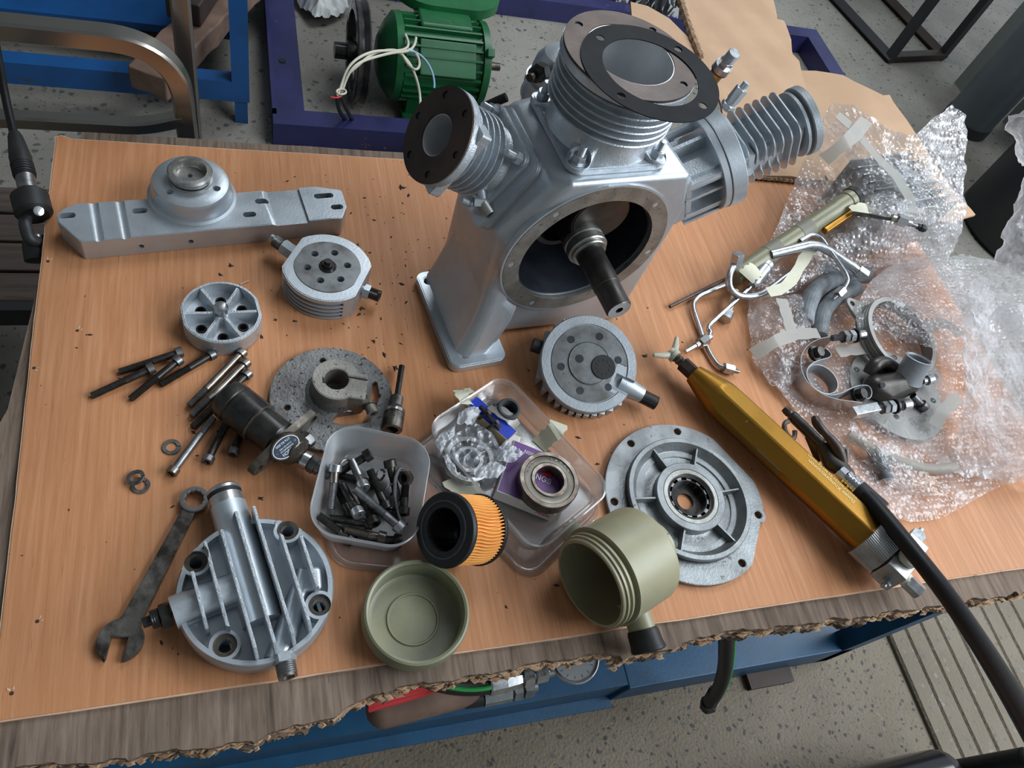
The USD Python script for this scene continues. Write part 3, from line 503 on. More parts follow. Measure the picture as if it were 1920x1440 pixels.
# ------------------------------------------------------------------ mounting bracket with hub (back left)
a0, a1 = P(160, 487), P(617, 441); bang = math.degrees(math.atan2(a1[1] - a0[1], a1[0] - a0[0])); BM = Fz(a0[0], a0[1], T, bang); L0 = np.linalg.norm((a1 - a0)[:2])
bk = thing('mounting_bracket', 'long silver mounting bracket with a round hub and slotted holes, back left of the plywood', 'bracket', BM)
B = lambda px, py, h: inv(BM, P(px, py, h))[:2]
out = [B(160, 487, 0), B(617, 441, 0), B(641, 410, .0395), B(650, 386, .0395), B(641, 356, .0395), B(590, 349, .0395), B(430, 362, .0395), B(280, 372, .0395), B(142, 381, .0395), B(118, 391, .0395), B(106, 402, .0395), B(108, 416, .0395)]
hc = np.array(B(357, 372, .0395)); hub_r = 0.074
hc = np.array(inv(BM, (-0.0735, 0.957, T))[:2])
slots = [((126, 404), 0.012, 5), ((262, 395), 0.011, 5), ((491, 377), 0.011, 5), ((468, 402), 0.010, 5), ((607, 367), 0.022, 5), ((632, 388), 0.010, 5)]
bar = cs(out).offset(-0.004, m3d.JoinType.Round).offset(0.004, m3d.JoinType.Round)
slab = ext(bar, 0.0395, 0, 0.0018)
for (p, l, d) in slots:
    c = B(*p, .0395); slab = slab - Mf.extrude(CS.square((l, 0.0005), True).offset(0.0052, m3d.JoinType.Round, 2.0, 20).translate((float(c[0]), float(c[1]))), 0.03).translate((0, 0, 0.018))
for px in ((185, 440), (235, 437)):       # two rounded grooves across the left end
    c = B(px[0], px[1], .0395); slab = slab - MfT(cyl(0.0085, 0.3, n=28), F((c[0], -0.05, 0.0445), (0, 1, 0)))
n0, n1 = B(522, 428, .0395), B(582, 420, .0395)
slab = slab - box(n0[0], n1[0], -0.05, 0.2, 0.0345, 0.06) - Mf.hull_points([(n0[0] - .012, -0.05, 0.041), (n0[0] - .012, 0.2, 0.041), (n0[0], -0.05, 0.041), (n0[0], 0.2, 0.041), (n0[0] + .001, -.05, .0345), (n0[0] + .001, .2, .0345)])
for x in (0.079, 0.150): slab = slab - MfT(cyl(0.0042, 0.02, n=20), F((x, -0.002, 0.017), (0, 1, 0)))
slab = slab - cyl(0.045, 0.03, -0.001, n=40).translate((hc[0], hc[1], 0))
part(bk, 'bar', slab, 'silver_paint')
hubm = rev([(0, 0.03), (0.066, 0.03), (0.066, 0.0398), (0.0620, 0.0425), (0.0600, 0.047), (0.0585, 0.063), (0.0555, 0.0695), (0.048, 0.0735), (0.036, 0.0740), (0, 0.0740)], 80)
for a in (215, 325, 90): hubm = hubm - cyl(0.0055, 0.02, 0.063, n=20).translate((*polar(0.0415, a), 0))
part(bk, 'hub', hubm.translate((hc[0], hc[1], 0)), 'silver_paint')
part(bk, 'pulley_seat', rev([(0, 0.0735), (0.0325, 0.0735), (0.0315, 0.078), (0.0292, 0.079), (0.0292, 0.0815), (0.0322, 0.0825), (0.0328, 0.0895), (0.0305, 0.0925), (0.0245, 0.093), (0.0228, 0.0895), (0.0213, 0.082), (0.0205, 0.0805), (0, 0.0805)], 64).translate((hc[0], hc[1], 0)), 'machined', 'bare grey grooved bearing seat on the hub')
part(bk, 'rubber_seal', ring(0.0312, 0.0293, 0.0032, 0.0785, 56).translate((hc[0], hc[1], 0)), 'rubber')
part(bk, 'centre_hole', cyl(0.0035, 0.0006, 0.0804, n=18).translate((hc[0], hc[1], 0)), 'cavity')

# ------------------------------------------------------------------ finned valve disc with two fittings
v1 = (0.1245, 0.807)
vd = thing('valve_disc', 'round finned valve body with six holes and a black centre screw, below the mounting bracket', 'valve', Fz(*v1, T, 0))
def flat2(r, a, d):  # disc with two flats whose normals point at angles a
    c = CS.circle(r, 80)
    for k in a: c = c ^ CS.square((2 * r + 1, 2 * r), True).translate((d - r - 0.5, 0)).rotate(k)
    return c
vprof = flat2(0.069, (-27, 150), 0.060)
core = ext(flat2(0.062, (-27, 150), 0.056), 0.044) + ext(vprof, 0.010, 0.037, 0.0025)
for i in range(4): core = core + ext(vprof, 0.0040, 0.001 + 0.0089 * i, 0.0012)
core = core + ext(vprof ^ CS.square((0.014, 0.10), True).rotate(-27).translate(polar(0.0535, -27)), 0.046) + ext(vprof ^ CS.square((0.012, 0.09), True).rotate(150).translate(polar(0.054, 150)), 0.046)
vh6 = [polar(0.031, a) for a in (5, 65, 125, 185, 245, 305)]
for x, y in vh6: core = core - cyl(0.0056, 0.05, 0.02, n=20).translate((x, y, 0))
part(vd, 'finned_body', core, 'silver_paint')
vf = CS.circle(0.0515, 72) ^ flat2(0.0515, (-27, 150), 0.0495)
for x, y in vh6: vf = vf - circ(0.0056, x, y, 20)
part(vd, 'valve_plate', ext(vf - circ(0.012), 0.0015, 0.0466, 0.0004), 'valve_face', 'dull grey machined valve plate')
part(vd, 'washer', rev([(0, 0.0466), (0.0125, 0.0466), (0.0135, 0.049), (0.0105, 0.051), (0, 0.051)], 36), 'oily_black')
part(vd, 'centre_screw', cyl(0.0085, 0.0055, 0.051, n=28), 'oily_black')
part(vd, 'screw_stub', cyl(0.0055, 0.005, 0.0565, n=6), 'oily_black')
for x, y in vh6: part(vd, 'port_hole', cyl(0.0055, 0.001, 0.035, n=18).translate((x, y, 0)), 'cavity')
def fitting(parent, p, d, items):
    """A row of coaxial pieces: (name, kind, radius or across flats, start, length, material)."""
    p = np.asarray(p, float); d = unit(d)
    for nm, kind, r, s, l, mt in items:
        g = hexp(r, l, s) if kind == 'hex' else thread(r, l, s, 0.0022, 0.0008, 24) if kind == 'thread' else ring(r, r * 0.68, l, s, 32) if kind == 'ring' else cyl(r, l, s, n=28)
        part(parent, nm, along(g, p, p + d), mt)
fitting(vd, (*polar(0.056, 138), 0.026), (-0.74, 0.67, 0.05), [('elbow_body', 'hex', 0.024, 0.004, 0.026, 'grey_cast'), ('neck', 'cyl', 0.009, -0.006, 0.014, 'old_alu'), ('threaded_end', 'thread', 0.0105, 0.029, 0.018, 'bolt_grey'), ('tip', 'cyl', 0.0075, 0.046, 0.008, 'machined')])
fitting(vd, (*polar(0.058, -27), 0.024), (0.89, -0.45, 0), [('hex_nut', 'hex', 0.021, 0.005, 0.010, 'silver_paint'), ('collar', 'cyl', 0.008, -0.004, 0.012, 'silver_paint'), ('threaded_end', 'thread', 0.0098, 0.014, 0.014, 'oily_black'), ('lip', 'ring', 0.0095, 0.028, 0.004, 'oily_black')])

# ------------------------------------------------------------------ six-spoke valve cover
wc = (-0.0335, 0.7305)
wv = thing('spoked_cover', 'round grey cast cover with six spokes and an acorn nut, above the loose bolts', 'cover', Fz(*wc, T, 8))
WO = flat2(0.0565, (2, 182), 0.0545)
ws = ext(WO, 0.034, 0, 0.0025) - ext(WO.offset(-0.0045), 0.03, 0.014)
for a in (-6, 54, 114, 174, 234, 294):
    sp = Mf.hull_points([(0.006, -0.004, 0.012), (0.006, 0.004, 0.012), (0.006, -0.002, 0.031), (0.006, 0.002, 0.031), (0.051, -0.0085, 0.012), (0.051, 0.0085, 0.012), (0.051, -0.0022, 0.032), (0.051, 0.0022, 0.032)])
    ws = ws + (sp.rotate((0, 0, a)) ^ ext(WO.offset(-0.002), 0.05))
ws = ws + cyl(0.013, 0.026, 0.003, r2=0.011, n=32)
for a in range(6): ws = ws - cyl(0.006, 0.05, -0.01, n=20).translate((*polar(0.0335, a * 60 + 24), 0))
part(wv, 'spoked_body', ws, 'silver_cast')
for a in range(6):
    q = polar(0.0335, a * 60 + 24); part(wv, 'grommet', rev([(0.0045, 0.006), (0.0058, 0.006), (0.0078, 0.0142), (0.007, 0.0155), (0.0052, 0.0155), (0.0045, 0.013)], 24).translate((*q, 0)), 'oily_black')
part(wv, 'acorn_nut', [hexp(0.017, 0.009, 0.028), rev([(0, 0.036), (0.0095, 0.036), (0.0105, 0.037), (0.0098, 0.045), (0.0065, 0.0495), (0, 0.051)], 32)], 'zinc', 'pale acorn nut in the middle')

# ------------------------------------------------------------------ loose bolts: one built per length, the rest copies
def bolt_proto(name, label, L, shank_mat, head_mat, thr, m, group=None, r=0.0052, hr=0.0080, hh=0.0092, socket=True):
    b = thing(name, label, 'bolt', m, group)
    h = rev([(0, 0), (hr - 0.0004, 0), (hr, 0.0006), (hr, hh - 0.0008), (hr - 0.0008, hh), (0, hh)], 28)
    if socket: h = h - hexp(hr * 1.02, 0.01, hh * 0.45)
    part(b, 'head', h, head_mat)
    part(b, 'shank', cyl(r, L - thr, -(L - thr), n=18), shank_mat)
    part(b, 'threaded_end', thread(r, thr, -L, 0.0015, 0.0006, 16), shank_mat if shank_mat != 'bolt_worn' else 'bolt_grey')
    return b
def lie(ph, pt, hh=0.0072, ht=0.0048):
    """Frame of a bolt lying from its head at pixel ph to its tip at pixel pt."""
    a, b = P(*ph, hh), P(*pt, ht); return F(a, a - b, (0, 0, 1)), np.linalg.norm(a - b)
grp = None
LB = [((330, 663), (231, 695), 'black socket-head bolt, topmost of the four fanned out at the left', 'k', 0, 0),
      ((277, 694), (179, 739), 'black socket-head bolt reaching furthest left of the fanned four', 'k', 0.004, 0),
      ((329, 680), (251, 743), 'black socket-head bolt with a grey head lying across two others at the left', 'k', 0.006, 0.001),
      ((392, 668), (306, 718), 'black socket-head bolt just below the spoked cover, right end of the fanned four', 'k', 0, 0),
      ((449, 666), (355, 761), 'long worn shiny bolt, upper one of the three parallel bolts by the black pump', 'w', 0, 0),
      ((456, 685), (358, 781), 'long worn shiny bolt, middle one of the three parallel bolts by the black pump', 'w', 0, 0),
      ((459, 706), (361, 801), 'dark long bolt half under the black pump, lowest of the three parallel bolts', 'd', 0, 0),
      ((328, 878), (400, 783), 'grey banded bolt with its socket head down beside the loose flat washer', 'g', 0, 0),
      ((393, 856), (424, 795), 'black bolt with its head showing below the pump, left of the two', 'k', 0, 0),
      ((440, 842), (484, 735), 'black bolt lying right under the pump with its threaded tip above it', 'k', 0, 0)]
protos = {}
for ph, pt, lab, kind, dh, dt in LB:
    m, L = lie(ph, pt, 0.0072 + dh, 0.0048 + dt)
    sm, hm = {'k': ('bolt_black', 'bolt_grey'), 'w': ('bolt_worn', 'bolt_worn'), 'd': ('bolt_black', 'bolt_grey'), 'g': ('bolt_grey', 'bolt_worn')}[kind]
    key = (kind, round(L, 2) if kind != 'k' else 'k')
    if kind == 'k' and key in protos: L = 0.0775
    m[:3, 3] += 0
    if key in protos: dup(protos[key], m, lab, 'loose socket-head bolts left of the pump')
    else: protos[key] = bolt_proto('socket_bolt', lab, L if kind != 'k' else 0.0775, sm, hm, {'k': 0.045, 'w': 0.034, 'd': 0.04, 'g': 0.03}[kind], m, 'loose socket-head bolts left of the pump')
wsh = thing('spring_washer', 'grey spring washer lying alone left of the banded bolt', 'washer', Fz(*P(322, 839)[:2], T, 0), 'loose washers at the left')
wr = rev([(0.0068, 0.0), (0.0114, 0.0), (0.0116, 0.0004), (0.0116, 0.0021), (0.0113, 0.0024), (0.0068, 0.0024)], 40) - box(0.005, 0.02, -0.0006, 0.0006, -1, 1)
part(wsh, 'ring', wr, 'bolt_grey')
q = P(264, 911); dup(wsh, Fz(q[0], q[1], T, 40), 'dark spring washer lying flat under another above the spanner', 'loose washers at the left')
q = P(256, 900); dup(wsh, F((q[0], q[1], T + 0.006), (-0.25, 0.18, 1)), 'shiny spring washer propped on a darker one above the spanner', 'loose washers at the left')

# ------------------------------------------------------------------ fuel pump with round name plate
A_, B_ = P(432, 752, .032), P(540, 838, .032); ad = unit((B_ - A_) * (1, 1, 0)); pm = F((A_[0], A_[1], T + 0.0345), ad, (0, 0, 1))  # z along the barrel, x up
pmp = thing('fuel_pump', 'oily black pump with a diamond flange and an oval name plate, over the loose bolts', 'pump', pm)
LP_ = np.linalg.norm((B_ - A_)[:2])
part(pmp, 'barrel', rev([(0, -0.012), (0.017, -0.012), (0.0265, -0.007), (0.029, 0.0), (0.029, 0.010), (0.0275, 0.0115), (0.0275, 0.013), (0.029, 0.0145), (0.029, 0.050), (0.0278, 0.0515), (0.0278, 0.054), (0.0262, 0.0545), (0.0262, 0.088), (0.024, 0.09), (0.018, 0.105), (0, 0.105)], 56), 'oily_black')
part(pmp, 'band', rev([(0.0275, 0.0505), (0.0298, 0.0512), (0.0298, 0.0528), (0.0275, 0.0535)], 56), 'oily_brown')
z0 = LP_ - 0.012
fs = CS.batch_hull([circ(0.024, 0, 0), circ(0.011, 0.006, 0.052), circ(0.011, 0.006, -0.052)])
fs = fs - circ(0.0052, 0.006, 0.051, 20) - circ(0.0052, 0.006, -0.051, 20)
part(pmp, 'flange', ext(fs, 0.011, z0, 0.0015), 'oily_brown', 'brownish diamond flange with two holes')
part(pmp, 'housing', Mf.batch_hull([cyl(0.024, 0.004, z0 + 0.010, n=40), cyl(0.021, 0.004, z0 + 0.026, n=40).translate((0.004, 0, 0)), cyl(0.010, 0.002, z0 + 0.034, n=30)]), 'oily_brown')
# name plate on the slanted top of the housing
bt_, sc_ = P(535, 838, 0.058), 1.0
up = unit(C - P(535, 838, .055)); side = unit(np.array([ad[1], -ad[0], 0]))       # across the pump, towards the viewer's lower left
nz = unit(0.62 * np.array([0, 0, 1.0]) + 0.50 * ad + 0.34 * (-side) * 0 + 0.25 * np.array([0, -1.0, 0]))
LM = inv_m = np.linalg.inv(pm)
pc = P(536, 838, 0.0585); nz = unit(unit(C - pc) + 0.35 * ad)
pf = LM @ F(pc, nz, P(515, 862, 0.0585) - P(558, 820, 0.0585))
part(pmp, 'plate_boss', at(ext(CS.circle(1, 48).scale((0.0215, 0.0155)), 0.016, -0.0158, 0.001), pf), 'oily_brown')
part(pmp, 'name_plate', at(ext(CS.circle(1, 56).scale((0.0195, 0.0135)), 0.0008, 0.0002), pf), 'label_navy', 'dark oval plate with white lettering')
part(pmp, 'plate_border', at(Mf.extrude(CS.circle(1, 56).scale((0.0195, 0.0135)) - CS.circle(1, 56).scale((0.0183, 0.0123)), 0.0012), pf), 'label_white')
def letters(parent, text, h, m, material, cx=0.0, cy=0.0, arc=None, bold=True, name='lettering'):
    """Raised lettering centred at (cx, cy) of frame m, or along an arc (centre, radius, start and end degrees)."""
    if arc:
        r, a0, a1, ccx, ccy = arc; out = []
        for k, ch in enumerate(text):
            if ch == ' ': continue
            t = meshkit.text_mesh(ch, h, 0.0003, bold); t.apply_translation((-t.bounds[:, 0].mean(), 0, 0)); a = math.radians(a0 + (a1 - a0) * k / max(len(text) - 1, 1))
            x, y = ccx + r * math.cos(a), ccy + r * math.sin(a); ty = np.array([-math.cos(a), -math.sin(a)]) if a1 > a0 else np.array([math.cos(a), math.sin(a)])
            M = np.eye(4); M[:2, 0] = (ty[1], -ty[0]); M[:2, 1] = ty; M[:2, 3] = (x, y); t.apply_transform(M); out.append(t)
        t = trimesh.util.concatenate(out)
    else:
        t = meshkit.text_mesh(text, h, 0.0003, bold); t.apply_translation((cx - t.bounds[:, 0].mean(), cy - t.bounds[:, 1].mean(), 0))
    part(parent, name, at(t, m), material, smooth=False)
fl_ = pf
up3 = np.eye(4); up3[2, 3] = 0.0009
letters(pmp, 'BOSCH', 0.0042, fl_ @ up3, 'label_white', 0, 0.0068)
for t_, h_, y_ in (('WYM3B/M0118', 0.0019, 0.0020), ('0 440 007 003', 0.0019, -0.0015), ('UTe 82.850', 0.0028, -0.0072)): letters(pmp, t_, h_, fl_ @ up3, 'label_white', 0.0, y_)
for x in (-0.0145, 0.0145): part(pmp, 'rivet', at(cyl(0.0017, 0.0012, n=12).translate((x, 0, 0)), pf), 'bolt_grey')
fa = pm[:3, 3] + ad * (z0 + 0.020) + np.array((0, 0, -0.004)); pl_ = lambda w: (LM @ np.r_[w, 1])[:3]
o1 = pl_(fa + ad * 0.008); d1 = LM[:3, :3] @ unit(np.array([0.80, -0.62, -0.05]))
fitting(pmp, o1, d1, [('banjo_ring', 'cyl', 0.0125, 0.010, 0.010, 'zinc'), ('banjo_spacer', 'cyl', 0.010, 0.0, 0.012, 'oily_brown'), ('hex_collar', 'hex', 0.022, 0.021, 0.010, 'bolt_grey'), ('hex_head', 'hex', 0.019, 0.031, 0.006, 'bolt_grey'), ('threaded_end', 'thread', 0.0080, 0.036, 0.018, 'bolt_grey')])
o2 = pl_(fa + ad * 0.002); d2 = LM[:3, :3] @ unit(np.array([0.75, 0.66, 0.02]))
fitting(pmp, o2, d2, [('inlet_neck', 'cyl', 0.010, 0.008, 0.014, 'oily_brown'), ('inlet_nut', 'hex', 0.021, 0.020, 0.011, 'bolt_grey')])

# ------------------------------------------------------------------ hub plate (round pitted flange with a clamped hub)
hp_ = thing('hub_plate', 'round pitted iron plate with a clamped hub and a keyed bore, behind the bolt tub', 'flange', Fz(0.1165, 0.590, T, 0))
disc = circ(0.0885, n=96)
slot_o = cs([P(x, y, 0.01)[:2] - (0.1165, 0.590) for x, y in ((618, 790), (632, 777), (676, 770), (694, 752), (699, 716), (707, 714), (711, 742), (703, 772), (688, 792), (650, 797))][::-1])
slot_o = slot_o.offset(-0.003, m3d.JoinType.Round).offset(0.003, m3d.JoinType.Round)
disc = disc - slot_o - CS.circle(0.017, 32)
hh_ = [polar(0.066, a) for a in (98, 192, 0)]
for x, y in hh_: disc = disc - circ(0.0048, x, y, 18)
part(hp_, 'disc', ext(disc, 0.010, 0, 0.0012), 'pitted_iron')
bc0 = (0.004, 0.008); bore = circ(0.0172, *bc0, n=40)
key = CS.square((0.006, 0.009), True).translate((bc0[0] - 0.017, bc0[1] - 0.001))
bs = circ(0.0345, *bc0, n=56) + CS.square((0.030, 0.044), True).rotate(-12).translate((0.031, -0.004))
bs = bs.offset(-0.003, m3d.JoinType.Round).offset(0.003, m3d.JoinType.Round)
split = CS.square((0.05, 0.0022), True).rotate(-14).translate((0.042, 0.006))
part(hp_, 'clamp_hub', ext(bs - bore - key - split, 0.042, 0.006, 0.002), 'iron_face', 'lighter worn clamp hub with a keyed bore')
part(hp_, 'hub_fillet', rev([(0.0345, 0.009), (0.044, 0.009), (0.037, 0.014), (0.0345, 0.024)], 56).translate((bc0[0], bc0[1], 0)) - Mf.extrude(slot_o, 0.05), 'pitted_iron')
fitting(hp_, (0.046, -0.012, 0.028), (0.22, -0.97, 0.0), [('clamp_washer', 'cyl', 0.0105, 0.014, 0.0022, 'oily_brown'), ('clamp_screw', 'cyl', 0.0082, 0.017, 0.013, 'iron_face'), ('screw_socket', 'hex', 0.0072, 0.0297, 0.0006, 'cavity')])

# ------------------------------------------------------------------ hex bit socket
s0, s1 = P(735, 806, .015), P(753, 688, .013)
sk = thing('bit_socket', 'chrome bit socket with a long black hexagon bit lying right of the hub plate', 'socket tool', F((s0[0], s0[1], T + 0.0152), (s1 - s0) * (1, 1, 0), (0, 0, 1)))
Lk = np.linalg.norm((s1 - s0)[:2])
part(sk, 'socket_body', rev([(0.009, 0.012), (0.009, 0), (0.0142, 0), (0.0150, 0.001), (0.0150, 0.023), (0.0138, 0.024), (0.0138, 0.026), (0.0150, 0.027), (0.0150, 0.033), (0.0125, 0.036), (0.0098, 0.040), (0.0098, 0.056), (0.0088, 0.0575), (0, 0.0575), (0, 0.012)], 48), 'spanner_steel', 'dull chrome socket')
part(sk, 'knurled_band', rev([(0.0140, 0.0275), (0.01525, 0.028), (0.01525, 0.032), (0.0140, 0.0325)], 60), 'bright_steel')
part(sk, 'hex_bit', hexp(0.0088, Lk - 0.05, 0.05), 'bolt_black')

# ------------------------------------------------------------------ spanner
w0, w1 = P(365, 938, .006), P(226, 1201, .006); wl = np.linalg.norm((w1 - w0)[:2])
wm = F((w0[0], w0[1], T), (0, 0, 1), w1 - w0)
sn = thing('combination_spanner', 'worn steel combination spanner lying left of the finned head', 'spanner', wm)
Hd = circ(0.0178, n=48); teeth = star([(0.0122 if k % 2 else 0.0108, 2 * math.pi * k / 24) for k in range(24)])
part(sn, 'ring_end', ext(Hd - teeth, 0.011, 0.0005, 0.0015), 'bright_steel', 'brighter ring end with twelve points')
shk = cs([(0.0145, -0.0085), (wl - 0.026, -0.0115), (wl - 0.010, -0.019), (wl - 0.010, 0.019), (wl - 0.026, 0.0115), (0.0145, 0.0085)])
part(sn, 'shank', ext(shk, 0.0075, 0.0015, 0.0018), 'spanner_steel')
jaw = (circ(0.0250, wl, 0, 48) - CS.square((0.046, 0.0185), True).rotate(14).translate((wl + 0.0195, 0.0035)) )
part(sn, 'open_jaw', ext(jaw, 0.0095, 0.0005, 0.0015), 'spanner_steel')

# ------------------------------------------------------------------ finned cylinder head
hd = thing('cylinder_head', 'large round aluminium cylinder head with slanting fins and four bolt holes, front left', 'cylinder head', Fz(0.0015, 0.308, T, 0))
hsec = CS.circle(0.0905, 96)
hb4 = [(-0.0685, 0.0415), (0.0400, 0.0715), (0.0720, -0.0290), (-0.037, -0.0620)]
hb_ = rev([(0, 0), (0.088, 0), (0.0905, 0.002), (0.0905, 0.020), (0.0915, 0.021), (0.0915, 0.036), (0.0895, 0.039), (0, 0.039)], 96)
pocket = Mf.extrude(hsec.offset(-0.0065), 0.03).translate((0, 0, 0.019))
hb_ = hb_ - pocket
fa_ = 103.0            # direction of the fins in plan
for x, y in hb4: hb_ = hb_ + (cyl(0.0175, 0.038, 0.001, n=36).translate((x, y, 0)) ^ Mf.extrude(hsec, 0.06))
R2 = lambda x, y, a: (x * math.cos(math.radians(a)) - y * math.sin(math.radians(a)), x * math.sin(math.radians(a)) + y * math.cos(math.radians(a)))
# raised gas passages: a big barrel along the fins, and one to the left boss
ox, oy = R2(1, 0, fa_)
pas = along(cyl(0.0225, 0.158, -0.045, n=40), (-0.0055, 0.005, 0.028), (-0.0055 + ox, 0.005 + oy, 0.028))
pas2 = along(cyl(0.0205, 0.075, -0.012, n=36), (-0.082, -0.012, 0.030), (-0.082 + math.cos(.30), -0.012 + math.sin(.30), 0.030))
def toM(t): return Mf(m3d.Mesh(np.asarray(t.vertices, np.float32), np.asarray(t.faces, np.uint32)))
hb_ = hb_ + (toM(pas) + toM(pas2)).trim_by_plane((0, 0, 1), 0.004)
pas3 = along(Mf.batch_hull([cyl(0.016, 0.002, 0, n=30), cyl(0.012, 0.11, 0, n=30)]), (0.02, -0.085, 0.024), (0.062, 0.03, 0.024))
hb_ = hb_ + toM(pas3).trim_by_plane((0, 0, 1), 0.004) + rbox(0.05, 0.078, -0.01, 0.022, 0.004, 0.036, 0.006)
for x, y in hb4: hb_ = hb_ - cyl(0.0078, 0.1, -0.01, n=24).translate((x, y, 0)) - cyl(0.0135, 0.02, 0.0345, n=32).translate((x, y, 0))
nb = toM(along(cyl(0.017, 0.03, 0.10, n=36), (-0.0055, 0.005, 0.028), (-0.0055 + ox, 0.005 + oy, 0.028)))
hb_ = hb_ - nb
part(hd, 'head_body', hb_, 'silver_paint', smooth=40)
for k, off in enumerate((-0.064, -0.0425, -0.021, 0.0005, 0.022, 0.0435, 0.065)):
    half = math.sqrt(0.0885 ** 2 - off ** 2); lo, hi = -half + (0.012 if k in (0, 1, 6) else 0.004), half - (0.004 if k not in (0, 6) else 0.016)
    if k == 0: lo, hi = -0.030, 0.042
    if k in (3, 4): hi = 0.100
    fin = [(lo, 0.012), (hi, 0.012), (hi, 0.048), (hi - 0.004, 0.0605), (lo + 0.010, 0.0605), (lo, 0.049)]
    g = ext(fin, 0.0042, -0.0021, 0.0010)
    A4 = F((*R2(0, -off, fa_), 0), (*R2(0, -1, fa_), 0), (*R2(1, 0, fa_), 0))
    gm = MfT(g, A4)
    for x, y in hb4: gm = gm - cyl(0.016, 0.1, 0.02, n=32).translate((x, y, 0))
    part(hd, 'cooling_fin', gm, 'silver_cast')
pe = np.array((-0.0055 + ox * 0.112, 0.005 + oy * 0.112, 0.028)); pd_ = np.array((ox, oy, 0))
part(hd, 'outlet_neck', along(rev([(0, -0.004), (0.021, -0.004), (0.021, 0.014), (0.0195, 0.015), (0.0195, 0.019), (0.0215, 0.020), (0.0215, 0.024), (0.019, 0.0265), (0.0, 0.0265)], 48), pe, pe + pd_), 'raw_alu', 'bare machined outlet neck')
part(hd, 'seal_ring', along(ring(0.0212, 0.0185, 0.0034, 0.0154, 40), pe, pe + pd_), 'rubber')
for x, y in hb4:
    part(hd, 'bolt_seat', ring(0.0134, 0.0078, 0.0006, 0.0345, 32).translate((x, y, 0)), 'oily_brown', 'brown worn bolt seat')
    part(hd, 'bolt_hole', cyl(0.0077, 0.001, 0.004, n=20).translate((x, y, 0)), 'cavity')
fitting(hd, (-0.0915, -0.014, 0.030), (-0.97, -0.24, 0.0), [('plug_hexagon', 'hex', 0.026, 0.004, 0.012, 'oily_black'), ('plug_thread', 'thread', 0.0115, 0.016, 0.010, 'oily_black'), ('plug_pin', 'cyl', 0.0062, 0.026, 0.009, 'oily_black')])
fitting(hd, (0.027, -0.080, 0.032), (0.14, -0.985, 0.05), [('port_boss', 'hex', 0.024, 0.0, 0.011, 'silver_paint'), ('port_thread', 'thread', 0.0118, 0.010, 0.015, 'bolt_grey'), ('port_lip', 'ring', 0.0112, 0.025, 0.003, 'bolt_worn')])

# ------------------------------------------------------------------ olive cap
cp = thing('filter_cap', 'olive plastic screw cap lying open side up at the front edge', 'cap', Fz(0.1905, 0.2545, T, 0))
cprof = [(0, 0), (0.050, 0), (0.058, 0.003), (0.0655, 0.010), (0.0672, 0.018), (0.0672, 0.040), (0.0660, 0.044), (0.0635, 0.0455), (0.0605, 0.0440), (0.0600, 0.040), (0.0590, 0.0385), (0.0602, 0.0355), (0.0588, 0.032), (0.0600, 0.029), (0.0585, 0.026), (0.058, 0.0105), (0.052, 0.0075), (0.0345, 0.0075), (0.0335, 0.0093), (0.0315, 0.0093), (0.0305, 0.0075), (0.018, 0.0080), (0, 0.0086)]
part(cp, 'cap_shell', rev(cprof, 96), 'olive_green')
part(cp, 'inner_ring', ring(0.0335, 0.0315, 0.003, 0.0065, 64), 'olive_green')

# ------------------------------------------------------------------ filter element
f0 = P(831, 993, .088); fv = unit(f0 - C); fr_ = unit(R[:, 0] - fv * (R[:, 0] @ fv)); fax = unit(math.sin(math.radians(40)) * fr_ + math.cos(math.radians(40)) * fv)
fm = F(f0, fax, (0, 0, 1))
fe = thing('filter_cartridge', 'round filter cartridge with orange pleated paper and black end rings, leaning between the two tubs', 'filter', fm)
npl = 62; pr = []
for k in range(npl):
    a = 2 * math.pi * k / npl; pr += [(0.0462, a - 0.012), (0.0462, a + 0.012), (0.0405, a + math.pi / npl - 0.014), (0.0405, a + math.pi / npl + 0.014)]
paper = Mf.extrude(star(pr) - CS.circle(0.030, 60), 0.066, 14).translate((0, 0, 0.007))
def wave(v):
    v = np.array(v); a = 0.055 * np.sin((v[:, 2] - 0.02) / 0.05 * 3.1) * np.clip((v[:, 2] - 0.01) / 0.02, 0, 1) * np.clip((0.073 - v[:, 2]) / 0.01, 0, 1)
    c, s = np.cos(a), np.sin(a); return np.c_[v[:, 0] * c - v[:, 1] * s, v[:, 0] * s + v[:, 1] * c, v[:, 2]]
part(fe, 'pleated_paper', paper.warp_batch(wave), 'filter_paper', smooth=False)
part(fe, 'end_ring', rev([(0.028, 0.0), (0.044, 0.0), (0.0475, 0.002), (0.0488, 0.006), (0.0478, 0.010), (0.040, 0.010), (0.028, 0.010), (0.0275, 0.006)], 80), 'rubber')
part(fe, 'ring_bead', rev([(0.0355, -0.001), (0.0375, -0.001), (0.0375, 0.002), (0.0355, 0.002)], 64), 'grey_rubber')
part(fe, 'end_ring', rev([(0.010, 0.071), (0.047, 0.071), (0.0482, 0.073), (0.0475, 0.077), (0.044, 0.078), (0.010, 0.078)], 80), 'rubber')
part(fe, 'support_tube', [ring(0.0298, 0.0285, 0.066, 0.007, 48)] + [box(0.0265, 0.0285, -0.0008, 0.0008, 0.008, 0.072).rotate((0, 0, k * 22.5)) for k in range(16)], 'rubber')

